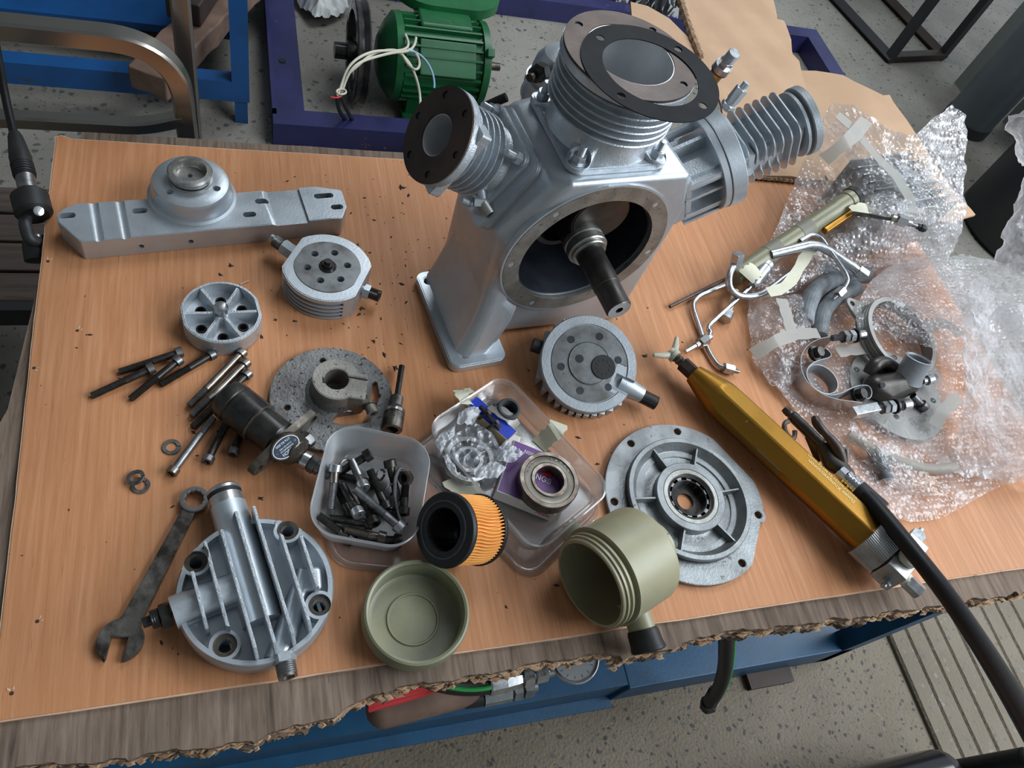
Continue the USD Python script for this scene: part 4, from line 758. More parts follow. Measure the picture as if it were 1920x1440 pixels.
# ------------------------------------------------------------------ olive filter housing
h0, h1 = P(1106, 1093, .06), P(1222, 1022, .060); hdv = unit((h1 - h0) * (1, 1, 0)); hl_ = np.linalg.norm((h1 - h0)[:2])
h0 = P(1105, 1095, .073)
hm_ = F(h0, hdv + np.array((0, 0, -0.10)), (0, 0, 1)) @ np.diag([1.08, 1.08, 0.95, 1.0])
hs = thing('filter_housing', 'olive plastic filter housing on its side with a threaded mouth and a black capped spout', 'filter housing', hm_)
part(hs, 'housing_shell', rev([(0.0530, 0.0), (0.0565, 0.0), (0.0575, 0.0015), (0.0575, 0.005), (0.0600, 0.006), (0.0600, 0.009), (0.0575, 0.010), (0.0575, 0.013), (0.0605, 0.014), (0.0605, 0.0175), (0.058, 0.0185), (0.058, 0.022), (0.0625, 0.0235), (0.0635, 0.027), (0.0635, 0.101), (0.0615, 0.107), (0.057, 0.110), (0.0, 0.111), (0.0, 0.104), (0.053, 0.102)], 96), 'olive')
part(hs, 'rim_ring', rev([(0.0618, 0.0225), (0.0650, 0.0235), (0.0650, 0.0265), (0.0632, 0.0275)], 96), 'olive')
part(hs, 'rear_neck', (ring(0.033, 0.029, 0.030, 0.108, 48) - box(0.0, 0.05, -0.0008, 0.0008, 0.118, 0.2)), 'olive')
# the spout: leaves the shell sideways and downwards over the bench edge
sd = unit(np.linalg.inv(hm_)[:3, :3] @ unit(np.array([0.16, -0.95, -0.20]))); so = inv(hm_, hm_[:3, 3] + hdv * 0.066 + np.array((0, 0, -0.020)))
part(hs, 'spout', along(rev([(0.0150, 0.045), (0.0185, 0.045), (0.0185, 0.088), (0.0150, 0.088)], 40) + rev([(0.0150, 0.045), (0.0225, 0.045), (0.0195, 0.060), (0.0150, 0.060)], 40), so, so + sd), 'olive')
part(hs, 'rubber_boot', along(rev([(0.0175, 0.080), (0.0200, 0.080), (0.0215, 0.084), (0.0225, 0.098), (0.0238, 0.103), (0.0238, 0.106), (0.0215, 0.1075), (0.0, 0.1075), (0.0, 0.100), (0.0175, 0.100)], 48), so, so + sd), 'rubber', 'black rubber boot on the spout')

# ------------------------------------------------------------------ bearing cover
bv = thing('bearing_cover', 'round cast bearing cover with six ribs and a roller bearing, right of the filter housing', 'bearing cover', Fz(0.6385, 0.3795, T, 0))
po = circ(0.1335, n=120) ^ CS.square((1, 0.262), True).rotate(-58).translate(polar(0.0, 0))
ch = CS.square((0.4, 0.6), True).translate((0.124 - 0.2, 0)).rotate(-33)
po = circ(0.1345, n=120) ^ ch.translate((0.0, 0.0)) ^ CS.square((0.4, 0.6), True).translate((0.1265 - 0.2, 0)).rotate(30)
lugs = [(78, 0), (122, 0), (176, 0), (-17, 1), (-62, 0), (-120, 0)]
for a, l in lugs:
    if l: po = po + circ(0.0125, *polar(0.1235, a), n=30)
    po = po - circ(0.0062, *polar(0.1225, a), n=22)
part(bv, 'flange_plate', ext(po - circ(0.075, n=64), 0.010, 0, 0.0012), 'old_alu', smooth=35)
part(bv, 'spigot_wall', rev([(0.084, 0.009), (0.1020, 0.009), (0.1020, 0.0125), (0.0990, 0.0130), (0.0990, 0.0155), (0.1020, 0.0160), (0.1020, 0.023), (0.1010, 0.024), (0.0945, 0.024), (0.0925, 0.021), (0.086, 0.011), (0.084, 0.010)], 120), 'old_alu')
part(bv, 'o_ring', rev([(0.0985, 0.0128), (0.1028, 0.0132), (0.1028, 0.0152), (0.0985, 0.0158)], 100), 'rubber')
part(bv, 'dished_web', rev([(0.050, 0.002), (0.088, 0.002), (0.093, 0.009), (0.091, 0.0125), (0.080, 0.008), (0.062, 0.0065), (0.056, 0.008), (0.054, 0.012), (0.050, 0.012)], 96), 'old_alu')
for a in (112, 62, 4, -56, -118, 176):
    part(bv, 'rib', Mf.hull_points([(0.050, -0.0035, 0.004), (0.050, 0.0035, 0.004), (0.096, -0.0035, 0.006), (0.096, 0.0035, 0.006), (0.052, -0.0014, 0.0215), (0.052, 0.0014, 0.0215), (0.096, -0.0012, 0.0205), (0.096, 0.0012, 0.0205), (0.074, -0.0012, 0.0150), (0.074, 0.0012, 0.0150)]).rotate((0, 0, a)), 'old_alu')
part(bv, 'bearing_boss', rev([(0.0462, 0.0), (0.055, 0.0), (0.0568, 0.010), (0.0572, 0.0245), (0.0562, 0.0255), (0.0462, 0.0255)], 80), 'old_alu')
part(bv, 'bearing_outer_ring', rev([(0.0365, 0.004), (0.0460, 0.004), (0.0460, 0.0248), (0.0450, 0.0256), (0.0390, 0.0256), (0.0378, 0.0246), (0.0375, 0.022), (0.0365, 0.021)], 72), 'machined', 'shiny outer bearing race')
part(bv, 'bearing_cage', ring(0.0368, 0.0335, 0.0185, 0.003, 56) + ring(0.0300, 0.0285, 0.0165, 0.003, 48) + ring(0.0368, 0.0285, 0.003, 0.002, 48), 'oily_black')
part(bv, 'dark_inner_ring', ring(0.0300, 0.0135, 0.004, 0.001, 48), 'oily_black')  # dark ring low in the bore, covers most of the plywood behind it
for k in range(12): part(bv, 'roller', cyl(0.0040, 0.016, 0.003, n=16).translate((*polar(0.0322, 30 * k + 12), 0)), 'bright_steel')

# ------------------------------------------------------------------ finned valve head propped beside the compressor
vc_ = P(1107, 680, 0.062); nzv = unit(np.array([-0.10, -0.34, 0.93]))
vm_ = F(vc_ - nzv * 0.060, nzv, (1, 0.12, 0))
vh_ = thing('finned_valve_head', 'finned round valve head lying with its valve face up, just in front of the compressor', 'valve head', vm_)
part(vh_, 'rim', rev([(0, 0.034), (0.076, 0.034), (0.0805, 0.043), (0.0805, 0.054), (0.079, 0.0560), (0.0655, 0.0560), (0.0640, 0.0545), (0, 0.0545)], 96) - toM(along(cyl(0.015, 0.09, n=28), (0.034, -0.034, 0.060), (0.09, -0.075, 0.060))), 'grey_cast')
fp = circ(0.0632, n=80)
h6 = [polar(0.0485, a) for a in (57, 117, 177, 237, 297, -3)]
for x, y in h6: fp = fp - circ(0.0062, x, y, 20)
dsc = CS.square((0.1, 0.05), True).rotate(-36).translate((0.074, -0.056))
part(vh_, 'valve_face', ext(fp - dsc, 0.0018, 0.0538, 0.0004), 'valve_face', 'worn face with six bolt holes')
for x, y in h6: part(vh_, 'bolt_hole', cyl(0.0061, 0.0008, 0.0542, n=18).translate((x, y, 0)), 'cavity')
part(vh_, 'raised_disc', rev([(0, 0.055), (0.0355, 0.055), (0.0355, 0.0568), (0.0345, 0.0573), (0.0335, 0.0565), (0, 0.0565)], 72), 'valve_face')
part(vh_, 'intake_port', cyl(0.0068, 0.0006, 0.0564, n=24).translate((-0.015, 0.010, 0)), 'cavity')
vo = circ(0.0200, n=40)
part(vh_, 'outlet_valve', [ext(vo, 0.0022, 0.0562, 0.0005).translate((0.021, -0.010, 0))] + [cyl(0.0023, 0.0006, 0.0582, n=10).translate((0.021 + polar(0.0115, k * 36)[0], -0.010 + polar(0.0115, k * 36)[1], 0)) for k in range(10)], 'rubber', 'black round outlet valve')
for k in range(13):
    x = -0.072 + k * 0.0125; hw = math.sqrt(max(0.0825 ** 2 - x ** 2, 0.0004))
    x2 = x
    tri = Mf.hull_points([(x2 - 0.0045, -hw, 0.038), (x2 + 0.0045, -hw, 0.038), (x2 - 0.0045, hw, 0.038), (x2 + 0.0045, hw, 0.038), (x2 - 0.0009, -hw - 0.006, 0.010), (x2 + 0.0009, -hw - 0.006, 0.010), (x2 - 0.0009, hw + 0.006, 0.010), (x2 + 0.0009, hw + 0.006, 0.010)])
    part(vh_, 'cooling_fin', tri.rotate((0, 0, -24)), 'silver_paint')
part(vh_, 'port_boss', toM(along(Mf.batch_hull([cyl(0.0165, 0.02, n=30), cyl(0.013, 0.045, n=30)]), (0.048, -0.036, 0.036), (0.092, -0.070, 0.036))), 'silver_paint')
fitting(vh_, (0.082, -0.064, 0.036), (0.80, -0.60, 0.0), [('port_nipple', 'cyl', 0.0118, 0.0, 0.022, 'oily_black'), ('nipple_lip', 'ring', 0.0118, 0.022, 0.006, 'oily_black')])
fitting(vh_, (-0.062, 0.038, 0.038), (-0.86, 0.50, 0.0), [('plug', 'cyl', 0.0115, 0.0, 0.022, 'rubber')])

# ------------------------------------------------------------------ tub of bolts
def loft(sections):
    """Closed skin through stacked rings of equal point counts (outer wall up, then inner wall down)."""
    n = len(sections[0]); v = np.vstack(sections); f = []
    for i in range(len(sections) - 1):
        for j in range(n):
            k = (j + 1) % n; f += [(i * n + j, i * n + k, (i + 1) * n + k), (i * n + j, (i + 1) * n + k, (i + 1) * n + j)]
    c0, c1 = len(v), len(v) + 1; v = np.vstack([v, sections[0].mean(0), sections[-1].mean(0)])
    for j in range(n):
        k = (j + 1) % n; f += [(c0, k, j), (c1, (len(sections) - 1) * n + j, (len(sections) - 1) * n + k)]
    return trimesh.Trimesh(v, np.array(f), process=False)
def sq_ring(w, d, r, z, n=14):
    out = []
    for qx, qy, a0 in ((1, 1, 0), (-1, 1, 90), (-1, -1, 180), (1, -1, 270)):
        for t in np.linspace(0, 90, n): a = math.radians(a0 + t); out.append((qx * (w / 2 - r) + r * math.cos(a), qy * (d / 2 - r) + r * math.sin(a), z))
    return np.array(out)
def tray(w, d, r, h, taper, lip=0.004, t=0.0012):
    k = lambda s: max(r + s / 2, 0.003)
    return loft([sq_ring(w + a, d + a, k(a), z) for a, z in ((-taper - 0.012, 0), (-taper - 0.003, 0.002), (-taper, 0.006), (0 - lip, h - 0.006), (0, h - 0.005), (0, h), (-2 * t, h + 0.0006), (-lip - 2 * t, h - 0.003), (-taper - 2 * t, 0.008), (-taper - 0.012, 0.0025))])
TA = -17.0
tub = thing('bolt_tub', 'frosted square plastic tub with rounded corners holding a heap of old bolts', 'plastic tub', Fz(0.1515, 0.4255, T + 0.0035, TA))
part(tub, 'tub_shell', tray(0.143, 0.162, 0.040, 0.055, 0.022), 'tub_plastic')
lid = thing('plastic_lid', 'clear plastic lid lying flat under the bolt tub', 'lid', Fz(0.183, 0.412, T, TA + 4))
part(lid, 'lid_shell', tray(0.165, 0.185, 0.042, 0.004, 0.010, 0.003, 0.001), 'clear_plastic')
Z = lambda x, y, h: P(560 + x / 3.2, 680 + y / 3.2, h)
TB = [((217, 655), (195, 875), .040, .016, 'w', 'silver-capped bolt standing against the left wall of the tub'), ((395, 568), (275, 640), .034, .022, 'k', 'dark bolt lying at the back of the tub with its head to the right'),
      ((378, 722), (318, 590), .040, .030, 's', 'threaded bolt with a silver head pointing down in the middle of the tub'), ((585, 970), (335, 758), .034, .046, 'l', 'longest bolt, lying diagonally on top of the heap in the tub'),
      ((345, 882), (262, 735), .038, .026, 'b', 'black bolt with a shiny hexagon-socket head near the tub centre'), ((553, 628), (590, 800), .036, .016, 'k', 'black socket-head bolt upright at the back right of the tub'),
      ((440, 935), (385, 820), .030, .022, 'k', 'rusty hexagon-head bolt at the front centre of the tub'), ((510, 835), (415, 615), .022, .036, 'k', 'thick black bolt sloping back behind the long diagonal bolt'),
      ((400, 960), (190, 935), .022, .018, 'k', 'dark threaded bolt lying flat across the front left of the tub'), ((475, 1045), (275, 1000), .018, .018, 'r', 'brown rusty threaded bolt lying flat at the front of the tub'),
      ((290, 1045), (130, 925), .010, .024, 'k', 'dark bolt with only its thread showing in the front left corner of the tub'), ((570, 1065), (490, 1060), .012, .012, 'k', 'short dark bolt in the front right corner of the tub'),
      ((630, 870), (640, 760), .020, .024, 'k', 'dark bolt against the right wall of the tub'), ((300, 900), (235, 760), .012, .020, 'k', 'thin dark bolt low in the left half of the tub'), ((430, 720), (300, 690), .014, .014, 'k', 'dark bolt at the bottom of the tub under the heap'), ((560, 900), (420, 880), .012, .012, 'k', 'dark bolt at the bottom of the tub below the long diagonal bolt')]
mb = {'k': ('bolt_black', 'bolt_black'), 'w': ('bolt_worn', 'zinc'), 's': ('bolt_grey', 'zinc'), 'l': ('bolt_grey', 'zinc'), 'b': ('bolt_black', 'zinc'), 'r': ('oily_brown', 'oily_brown')}
tprot = {}
for (p0, p1, z0_, z1_, kd, lab) in TB:
    a, b = Z(*p0, z0_), Z(*p1, z1_); L = np.linalg.norm(a - b); m = F(a, a - b, (0.3, 0.2, 1))
    if kd == 'k' and 'k' in tprot: dup(tprot['k'], m, lab, 'old bolts in the frosted tub')
    else:
        L = 0.048 if kd == 'k' else L
        tprot[kd] = bolt_proto('tub_bolt', lab, L, *mb[kd], L * 0.72, m, 'old bolts in the frosted tub', r=0.0057, hr=0.0088, hh=0.0105)
o = Z(612, 800, .03); solo('bent_clip', tube([(o[0] + 0.034 * math.cos(a) * 0.35 + 0.004, o[1] + 0.036 * math.sin(a), o[2] + 0.012 * math.sin(a)) for a in np.linspace(1.35, 4.9, 22)], 0.0026, 8), 'bolt_grey', 'curved strip of dark steel standing at the right side of the tub', 'clip')
o = Z(655, 690, .030); nt = thing('hex_nut', 'steel hexagon nut leaning on the right wall inside the tub', 'nut', F(o, (-0.7, -0.3, 0.6))); part(nt, 'nut_body', hexp(0.019, 0.010) - cyl(0.006, 0.03, -0.01), 'oily_brown')
for (x, y, h, r, lab) in ((545, 765, .022, .009, 'grey spring ring on edge behind the long bolt in the tub'), (490, 675, .02, .008, 'thin wire ring at the back of the tub'), (275, 620, .026, .010, 'dark ring washer at the back left of the tub')):
    o = Z(x, y, h); solo('spring_ring', tube([(r * math.cos(a), r * math.sin(a), 0) for a in np.linspace(0.2, 6.1, 28)], 0.0017, 8), 'bolt_grey', lab, 'spring ring', F(o, (0.6, -0.7, 0.5)))

# ------------------------------------------------------------------ clear box of spare parts
BA = 31.4; bxm = Fz(0.372, 0.458, T + 0.004, BA - 90)
sb = thing('parts_box', 'shallow clear plastic box holding bearings and their cartons, masking tape on its rim', 'plastic box', bxm)
part(sb, 'box_shell', tray(0.243, 0.163, 0.030, 0.034, 0.014, 0.005, 0.001), 'clear_plastic')
rimp = sq_ring(0.244, 0.164, 0.030, 0.0345, 12); part(sb, 'rim_bead', tube(np.vstack([rimp, rimp[:1]]), 0.0013, 8), 'clear_plastic')
ld = thing('plastic_lid', 'clear plastic lid lying under the box of spare parts', 'lid', Fz(0.358, 0.440, T, BA - 87))
part(ld, 'lid_shell', tray(0.262, 0.180, 0.034, 0.0038, 0.010, 0.003, 0.001), 'clear_plastic')
def strip(name, pts, w, material, label, cat, th=0.0004, group=None):
    p = np.asarray(pts, float); t = np.gradient(p, axis=0); out = []
    up_ = np.array([0, 0, 1.0]); v = []
    for i in range(len(p)):
        s_ = unit(np.cross(t[i], up_) if abs(unit(t[i])[2]) < 0.95 else np.cross(t[i], (1, 0.3, 0))); n_ = unit(np.cross(s_, t[i]))
        ww = w * (1 + 0.12 * math.sin(i * 2.3)); v += [p[i] + s_ * ww / 2 + n_ * th, p[i] - s_ * ww / 2 + n_ * th, p[i] - s_ * ww / 2 - n_ * th, p[i] + s_ * ww / 2 - n_ * th]
    f = []
    for i in range(len(p) - 1):
        for j in range(4): k = (j + 1) % 4; a, b, c, d = 4 * i + j, 4 * i + k, 4 * i + 4 + k, 4 * i + 4 + j; f += [(a, b, c), (a, c, d)]
    n = len(p) * 4; f += [(0, 2, 1), (0, 3, 2), (n - 4, n - 3, n - 2), (n - 4, n - 2, n - 1)]
    return solo(name, trimesh.Trimesh(np.array(v), np.array(f), process=False), material, label, cat, group=group)
for pts, w, lab in (([(985, 165, .034), (1000, 195, .038), (1005, 210, .03)], .030, 'piece of masking tape folded over the back left rim of the clear box'), ([(1560, 360, .036), (1545, 400, .038), (1480, 460, .02), (1440, 500, .008)], .028, 'long piece of masking tape on the right rim of the clear box'),
                    ([(1690, 980, .026), (1650, 1010, .020), (1600, 1050, .004)], .028, 'piece of masking tape hanging from the front right rim of the clear box'), ([(900, 700, .010), (950, 750, .010), (1000, 765, .010), (1090, 770, .010)], .022, 'wrinkled roll of masking tape at the lower left inside the clear box')):
    strip('masking_tape', spline([Z(*q) for q in pts], 10), w, 'masking_tape', lab, 'masking tape')
def carton_box(name, label, corners, h, z, top, sidem, texts):
    """A small carton whose four top corners are given in pixels at its height."""
    c = [P(*q, z + h) for q in corners]; o = sum(c) / 4; x = unit((c[1] - c[0] + c[2] - c[3]) * (1, 1, 0)); w = np.linalg.norm(c[1] - c[0] + c[2] - c[3]) / 2; d = np.linalg.norm(c[3] - c[0] + c[2] - c[1]) / 2
    m = F((o[0], o[1], T + z), (0, 0, 1), x); b = thing(name, label, 'carton', m)
    part(b, 'carton_body', rbox(-w / 2, w / 2, -d / 2, d / 2, 0, h, 0.0012), sidem)
    part(b, 'top_panel', rbox(-w / 2 + .0015, w / 2 - .0015, -d / 2 + .0015, d / 2 - .0015, h - 0.0006, h + 0.0004, 0.0003), top)
    for (t, hh, cx, cy, mt, side) in texts:
        A = np.eye(4)
        if side == 'front': A[:3, 0], A[:3, 1], A[:3, 2], A[:3, 3] = (1, 0, 0), (0, 0, 1), (0, -1, 0), (0, -d / 2, h / 2)
        else: A[:3, 3] = (0, 0, h + 0.0004)
        letters(b, t, hh, A, mt, cx, cy)
    return b, m, w, d
pbx = [(971, 828), (1079, 871), (1032, 961), (924, 916)]
b_, mbx, wb, db = carton_box('bearing_carton', 'flat purple and white bearing carton under the sealed bearing in the clear box', pbx, 0.026, 0.006, 'box_purple', 'box_white', [('NSK LTD', 0.0055, -0.010, 0.033, 'print_white', 'top'), ('NSK', 0.0075, 0.030, 0.0, 'print_red', 'front')])
letters(b_, 'NGS', 0.0085, np.array([[1, 0, 0, 0.014], [0, 1, 0, 0.001], [0, 0, 1, 0.0266], [0, 0, 0, 1.0]]), 'print_white')
part(b_, 'print_mark', ext(cs([(0.008, 0.0075), (0.026, 0.0075), (0.021, 0.0165), (0.015, 0.0165)]), 0.0006, 0.0262), 'print_red')
carton_box('parts_carton', 'blue-topped white carton at the back of the clear box', [(884, 748), (897, 742), (968, 808), (943, 838)], 0.024, 0.006, 'box_blue', 'box_tan', [])
carton_box('parts_carton', 'small white carton between the blue and purple cartons', [(945, 836), (958, 803), (972, 826), (966, 850)], 0.023, 0.006, 'box_white', 'box_white', [])
cb_ = Z(1495, 715, .046)
bg = thing('sealed_bearing', 'shiny steel ball bearing lying on the purple carton', 'bearing', Fz(cb_[0], cb_[1], T + 0.0326, 0))
part(bg, 'outer_ring', rev([(0.0375, 0.0008), (0.0435, 0), (0.0448, 0.0015), (0.0448, 0.0205), (0.0435, 0.022), (0.0380, 0.022), (0.0375, 0.0205)], 72), 'bearing_steel')
part(bg, 'seal_plate', rev([(0.0275, 0.003), (0.0378, 0.003), (0.0378, 0.0203), (0.0368, 0.0208), (0.0330, 0.0200), (0.0275, 0.0205)], 72), 'bearing_shield', 'dull brown dust shield')
part(bg, 'inner_ring', rev([(0.0210, 0.001), (0.0220, 0.0), (0.0276, 0.0), (0.0276, 0.021), (0.0262, 0.022), (0.0222, 0.022), (0.0210, 0.021)], 64), 'bearing_steel')
letters(bg, 'NSK   JAPAN', 0.0036, np.array([[1, 0, 0, 0], [0, 1, 0, 0], [0, 0, 1, 0.0205], [0, 0, 0, 1.0]]), 'bolt_grey', arc=(0.0325, 150, 20, 0, 0))
rb_ = Z(1255, 290, .03)
re_ = thing('rubber_elbow', 'black rubber pipe stub standing in the back of the clear box', 'rubber pipe', Fz(rb_[0], rb_[1], T + 0.006, 0))
part(re_, 'pipe_wall', rev([(0.0120, 0.0), (0.0170, 0.0), (0.0165, 0.010), (0.0180, 0.024), (0.0180, 0.032), (0.0165, 0.0335), (0.0135, 0.0335), (0.0122, 0.030)], 44), 'grey_rubber')
part(re_, 'tab', rbox(-0.024, -0.012, -0.002, 0.012, 0.02, 0.030, 0.003), 'grey_rubber')
strip('masking_tape', spline([Z(1160, 255, .034), Z(1230, 305, .037), Z(1290, 355, .030), Z(1300, 390, .02)], 10), .020, 'tape_film', 'translucent tape hanging over the rubber pipe stub', 'masking tape')
o = Z(1150, 330, .036)
sg = thing('rocker_clip', 'small dark clip with two screws lying on the blue carton', 'clip', F(o, (0, 0, 1), Z(1205, 390, .036) - Z(1100, 265, .036)))
part(sg, 'clip_plate', rbox(-0.024, 0.024, -0.003, 0.003, -0.002, 0.002, 0.001), 'bolt_black')
for x in (-0.008, 0.012): part(sg, 'screw', along(thread(0.0026, 0.018, 0, 0.0012, 0.0005, 14), (x, 0, 0), (x - 0.002, -1, 0.05)), 'bolt_black'); part(sg, 'screw_head', along(hexp(0.0085, 0.005, -0.005), (x, 0, 0), (x - 0.002, -1, 0.05)), 'spanner_steel')

def crumple(outline, zf, n=46, seed=0, amp=0.004, freq=60, th=0.0005):
    """A crumpled sheet over a plan outline: a grid clipped to the outline, lifted by zf and noise."""
    from shapely.geometry import Polygon, Point
    import shapely
    pg = Polygon(outline); x0, y0, x1, y1 = pg.bounds
    nx = n; ny = max(4, int(n * (y1 - y0) / (x1 - x0)))
    gx, gy = np.meshgrid(np.linspace(x0, x1, nx), np.linspace(y0, y1, ny), indexing='ij')
    pts_ = np.c_[gx.ravel(), gy.ravel()]; ins = shapely.contains_xy(pg, pts_[:, 0], pts_[:, 1])
    bd = pg.exterior; out = ~ins
    near = shapely.distance(shapely.points(pts_), pg); keep = near < max((x1 - x0) / nx, (y1 - y0) / ny) * 1.05
    snap = out & keep
    if snap.any():
        sp_ = shapely.line_interpolate_point(bd, shapely.line_locate_point(bd, shapely.points(pts_[snap]))); pts_[snap] = np.c_[shapely.get_x(sp_), shapely.get_y(sp_)]
    dist = shapely.distance(shapely.points(pts_), bd)
    f = []
    for i in range(nx - 1):
        for j in range(ny - 1):
            a, b, c, d = i * ny + j, (i + 1) * ny + j, (i + 1) * ny + j + 1, i * ny + j + 1
            if keep[a] and keep[b] and keep[c]: f.append((a, b, c))
            if keep[a] and keep[c] and keep[d]: f.append((a, c, d))
    rid = np.abs(meshkit.fbm(np.c_[pts_ * freq, np.full(len(pts_), seed * 3.7)], 4, seed) - 0.5) * 2
    z = zf(pts_[:, 0], pts_[:, 1], dist) + amp * (1 - rid) ** 2 * 1.5
    t_ = trimesh.Trimesh(np.c_[pts_, z], np.array(f), process=False); t_.remove_unreferenced_vertices(); return t_
# bearing in a plastic bag
pbag = Z(1030, 565, .030)
bb = thing('bagged_bearing', 'ball bearing sealed in a crumpled clear plastic bag in the left of the clear box', 'bagged bearing', Fz(0, 0, 0))
part(bb, 'bearing_ring', at(rev([(0.030, 0), (0.0365, 0), (0.0365, 0.016), (0.030, 0.016)], 56) + rev([(0.016, 0), (0.021, 0), (0.021, 0.015), (0.016, 0.015)], 48), Fz(pbag[0], pbag[1], T + 0.008)), 'bright_steel')
bo = [Z(x, y, .03)[:2] for x, y in ((820, 480), (870, 400), (940, 380), (960, 300), (1050, 265), (1100, 290), (1080, 340), (1180, 400), (1220, 480), (1330, 520), (1350, 560), (1290, 610), (1220, 640), (1190, 700), (1060, 690), (990, 720), (900, 650), (860, 570))]
part(bb, 'bag_film', crumple(bo, lambda x, y, d: T + 0.010 + 0.022 * np.clip(d / 0.014, 0, 1), 60, 3, 0.006, 90), 'film_clear', smooth=50)
for k, pl2 in enumerate((((815, 480), (935, 385), (930, 450), (880, 490), (850, 560)), ((1015, 650), (1180, 600), (1240, 640), (1190, 700), (1060, 700)), ((1180, 540), (1230, 480), (1355, 545), (1290, 605), (1190, 600)), ((945, 370), (960, 300), (1060, 270), (1090, 300), (1040, 380)), ((860, 570), (900, 650), (1000, 715), (940, 640), (890, 560)))):
    part(bb, 'bag_fold', crumple([Z(x, y, .044)[:2] for x, y in pl2], lambda x, y, d: T + 0.041 + 0.004 * np.clip(d / 0.008, 0, 1), 26, 11 + k, 0.007, 110), 'film_white', smooth=50)

# ------------------------------------------------------------------ gold filter tube
g0, g1 = P(1299, 702, .031), P(1626, 1006, .042); gd = unit(g1 - g0); GL = np.linalg.norm(g1 - g0)
gm = F((g0[0], g0[1], T + 0.0335), gd, (0, 0, 1))
gt = thing('gold_filter_tube', 'long gold anodised high-pressure filter tube with a knurled end, lying diagonally at the right', 'filter tube', gm)
def octa(r, flat): return CS.circle(r, 64) ^ CS.square((2 * r, 2 * flat), True).rotate(35) ^ CS.square((2 * r, 2 * flat), True).rotate(-35) ^ CS.square((2 * r, 2 * flat), True).rotate(90)
tb = rev([(0, 0), (0.0165, 0), (0.0175, 0.002), (0.0225, 0.020), (0.030, 0.048), (0.0325, 0.060), (0.0335, 0.075), (0.0335, GL), (0, GL)], 80) ^ Mf.extrude(octa(0.0335, 0.0308), GL + 0.1).translate((0, 0, -0.01))
part(gt, 'tube_body', tb, 'gold', smooth=25)
part(gt, 'neck_hexagon', along(hexp(0.023, 0.028, -0.026), (0, 0, 0), (0, 0, 1)), 'brown_face', 'brown hexagon neck')
part(gt, 'neck_thread', rev([(0, -0.042), (0.0085, -0.042), (0.0085, -0.038), (0.007, -0.037), (0.0085, -0.035), (0.0085, -0.031), (0.007, -0.030), (0.0085, -0.028), (0.0085, -0.025), (0, -0.025)], 32), 'oily_brown')
wn = []
for s_ in (-1, 1):
    wn.append(Mf.batch_hull([Mf.sphere(0.0065, 16).translate((0, 0.004 * s_, -0.049)), Mf.sphere(0.0045, 16).translate((0.002, 0.020 * s_, -0.056)), Mf.sphere(0.0038, 16).translate((0.002, 0.032 * s_, -0.066))]))
part(gt, 'wing_nut', wn[0] + wn[1] + cyl(0.012, 0.006, -0.047, n=32) + cyl(0.009, 0.012, -0.056, r2=0.011, n=32), 'wing_plastic', 'pale plastic wing nut on the neck')
kn = star([(0.0335 + (0.0009 if k % 2 else 0), 2 * math.pi * k / 180) for k in range(180)])
kz = GL + 0.0
part(gt, 'knurled_ring', Mf.extrude(star([(0.0408 + (0.0007 if k % 2 else 0), 2 * math.pi * k / 160) for k in range(160)]), 0.040, 20, 8.0).translate((0, 0, kz - 0.004)), 'raw_alu', 'grey knurled ring at the lower end')
part(gt, 'end_groove', cyl(0.036, 0.004, kz + 0.036, n=64), 'oily_black')
part(gt, 'end_block', rbox(-0.020, 0.028, -0.043, 0.040, kz + 0.039, kz + 0.073, 0.002), 'raw_alu', 'square aluminium valve block')
fitting(gt, (0.002, -0.040, kz + 0.056), (0, -1, 0), [('drain_block', 'hex', 0.021, 0.0, 0.036, 'zinc'), ('drain_pin', 'cyl', 0.0042, 0.036, 0.012, 'zinc')])
fitting(gt, (-0.002, 0.040, kz + 0.060), (0, 1, 0), [('side_screw', 'hex', 0.014, 0.0, 0.008, 'bright_steel'), ('side_stub', 'cyl', 0.0045, 0.008, 0.006, 'bright_steel')])
part(gt, 'taped_knob', rev([(0, 0.022), (0.013, 0.022), (0.0165, 0.026), (0.017, 0.034), (0.0145, 0.038), (0.0125, 0.0365), (0.0, 0.036)], 18).rotate((0, 90, 0)).translate((0.004, 0.006, kz + 0.056)), 'masking_tape', 'knob wrapped in cream masking tape')
fitting(gt, (-0.010, 0.004, kz + 0.070), (0.0, 0.0, 1), [('outlet_stub', 'cyl', 0.0115, -0.002, 0.018, 'masking_tape'), ('outlet_union', 'hex', 0.0225, 0.014, 0.026, 'zinc')])
TX = np.array([[0, 0, 1, 0.0309], [0, 1, 0, -0.003], [-1, 0, 0, GL - 0.098], [0, 0, 0, 1.0]])
letters(gt, 'Bauer Kompressoren', 0.0068, TX, 'print_faint', 0, 0.0)
letters(gt, '060037 83321 A1 M1 CE 01/85', 0.0046, TX, 'print_faint', 0.004, -0.0085)
# low marks on the tube's side
part(gt, 'scuff_mark', [MfT(box(-0.0008, 0.0008, -0.0008, 0.0008, 0.10, 0.15), F((0.006, 0.0334, 0.06), (0, 0, 1)))], 'print_dark')

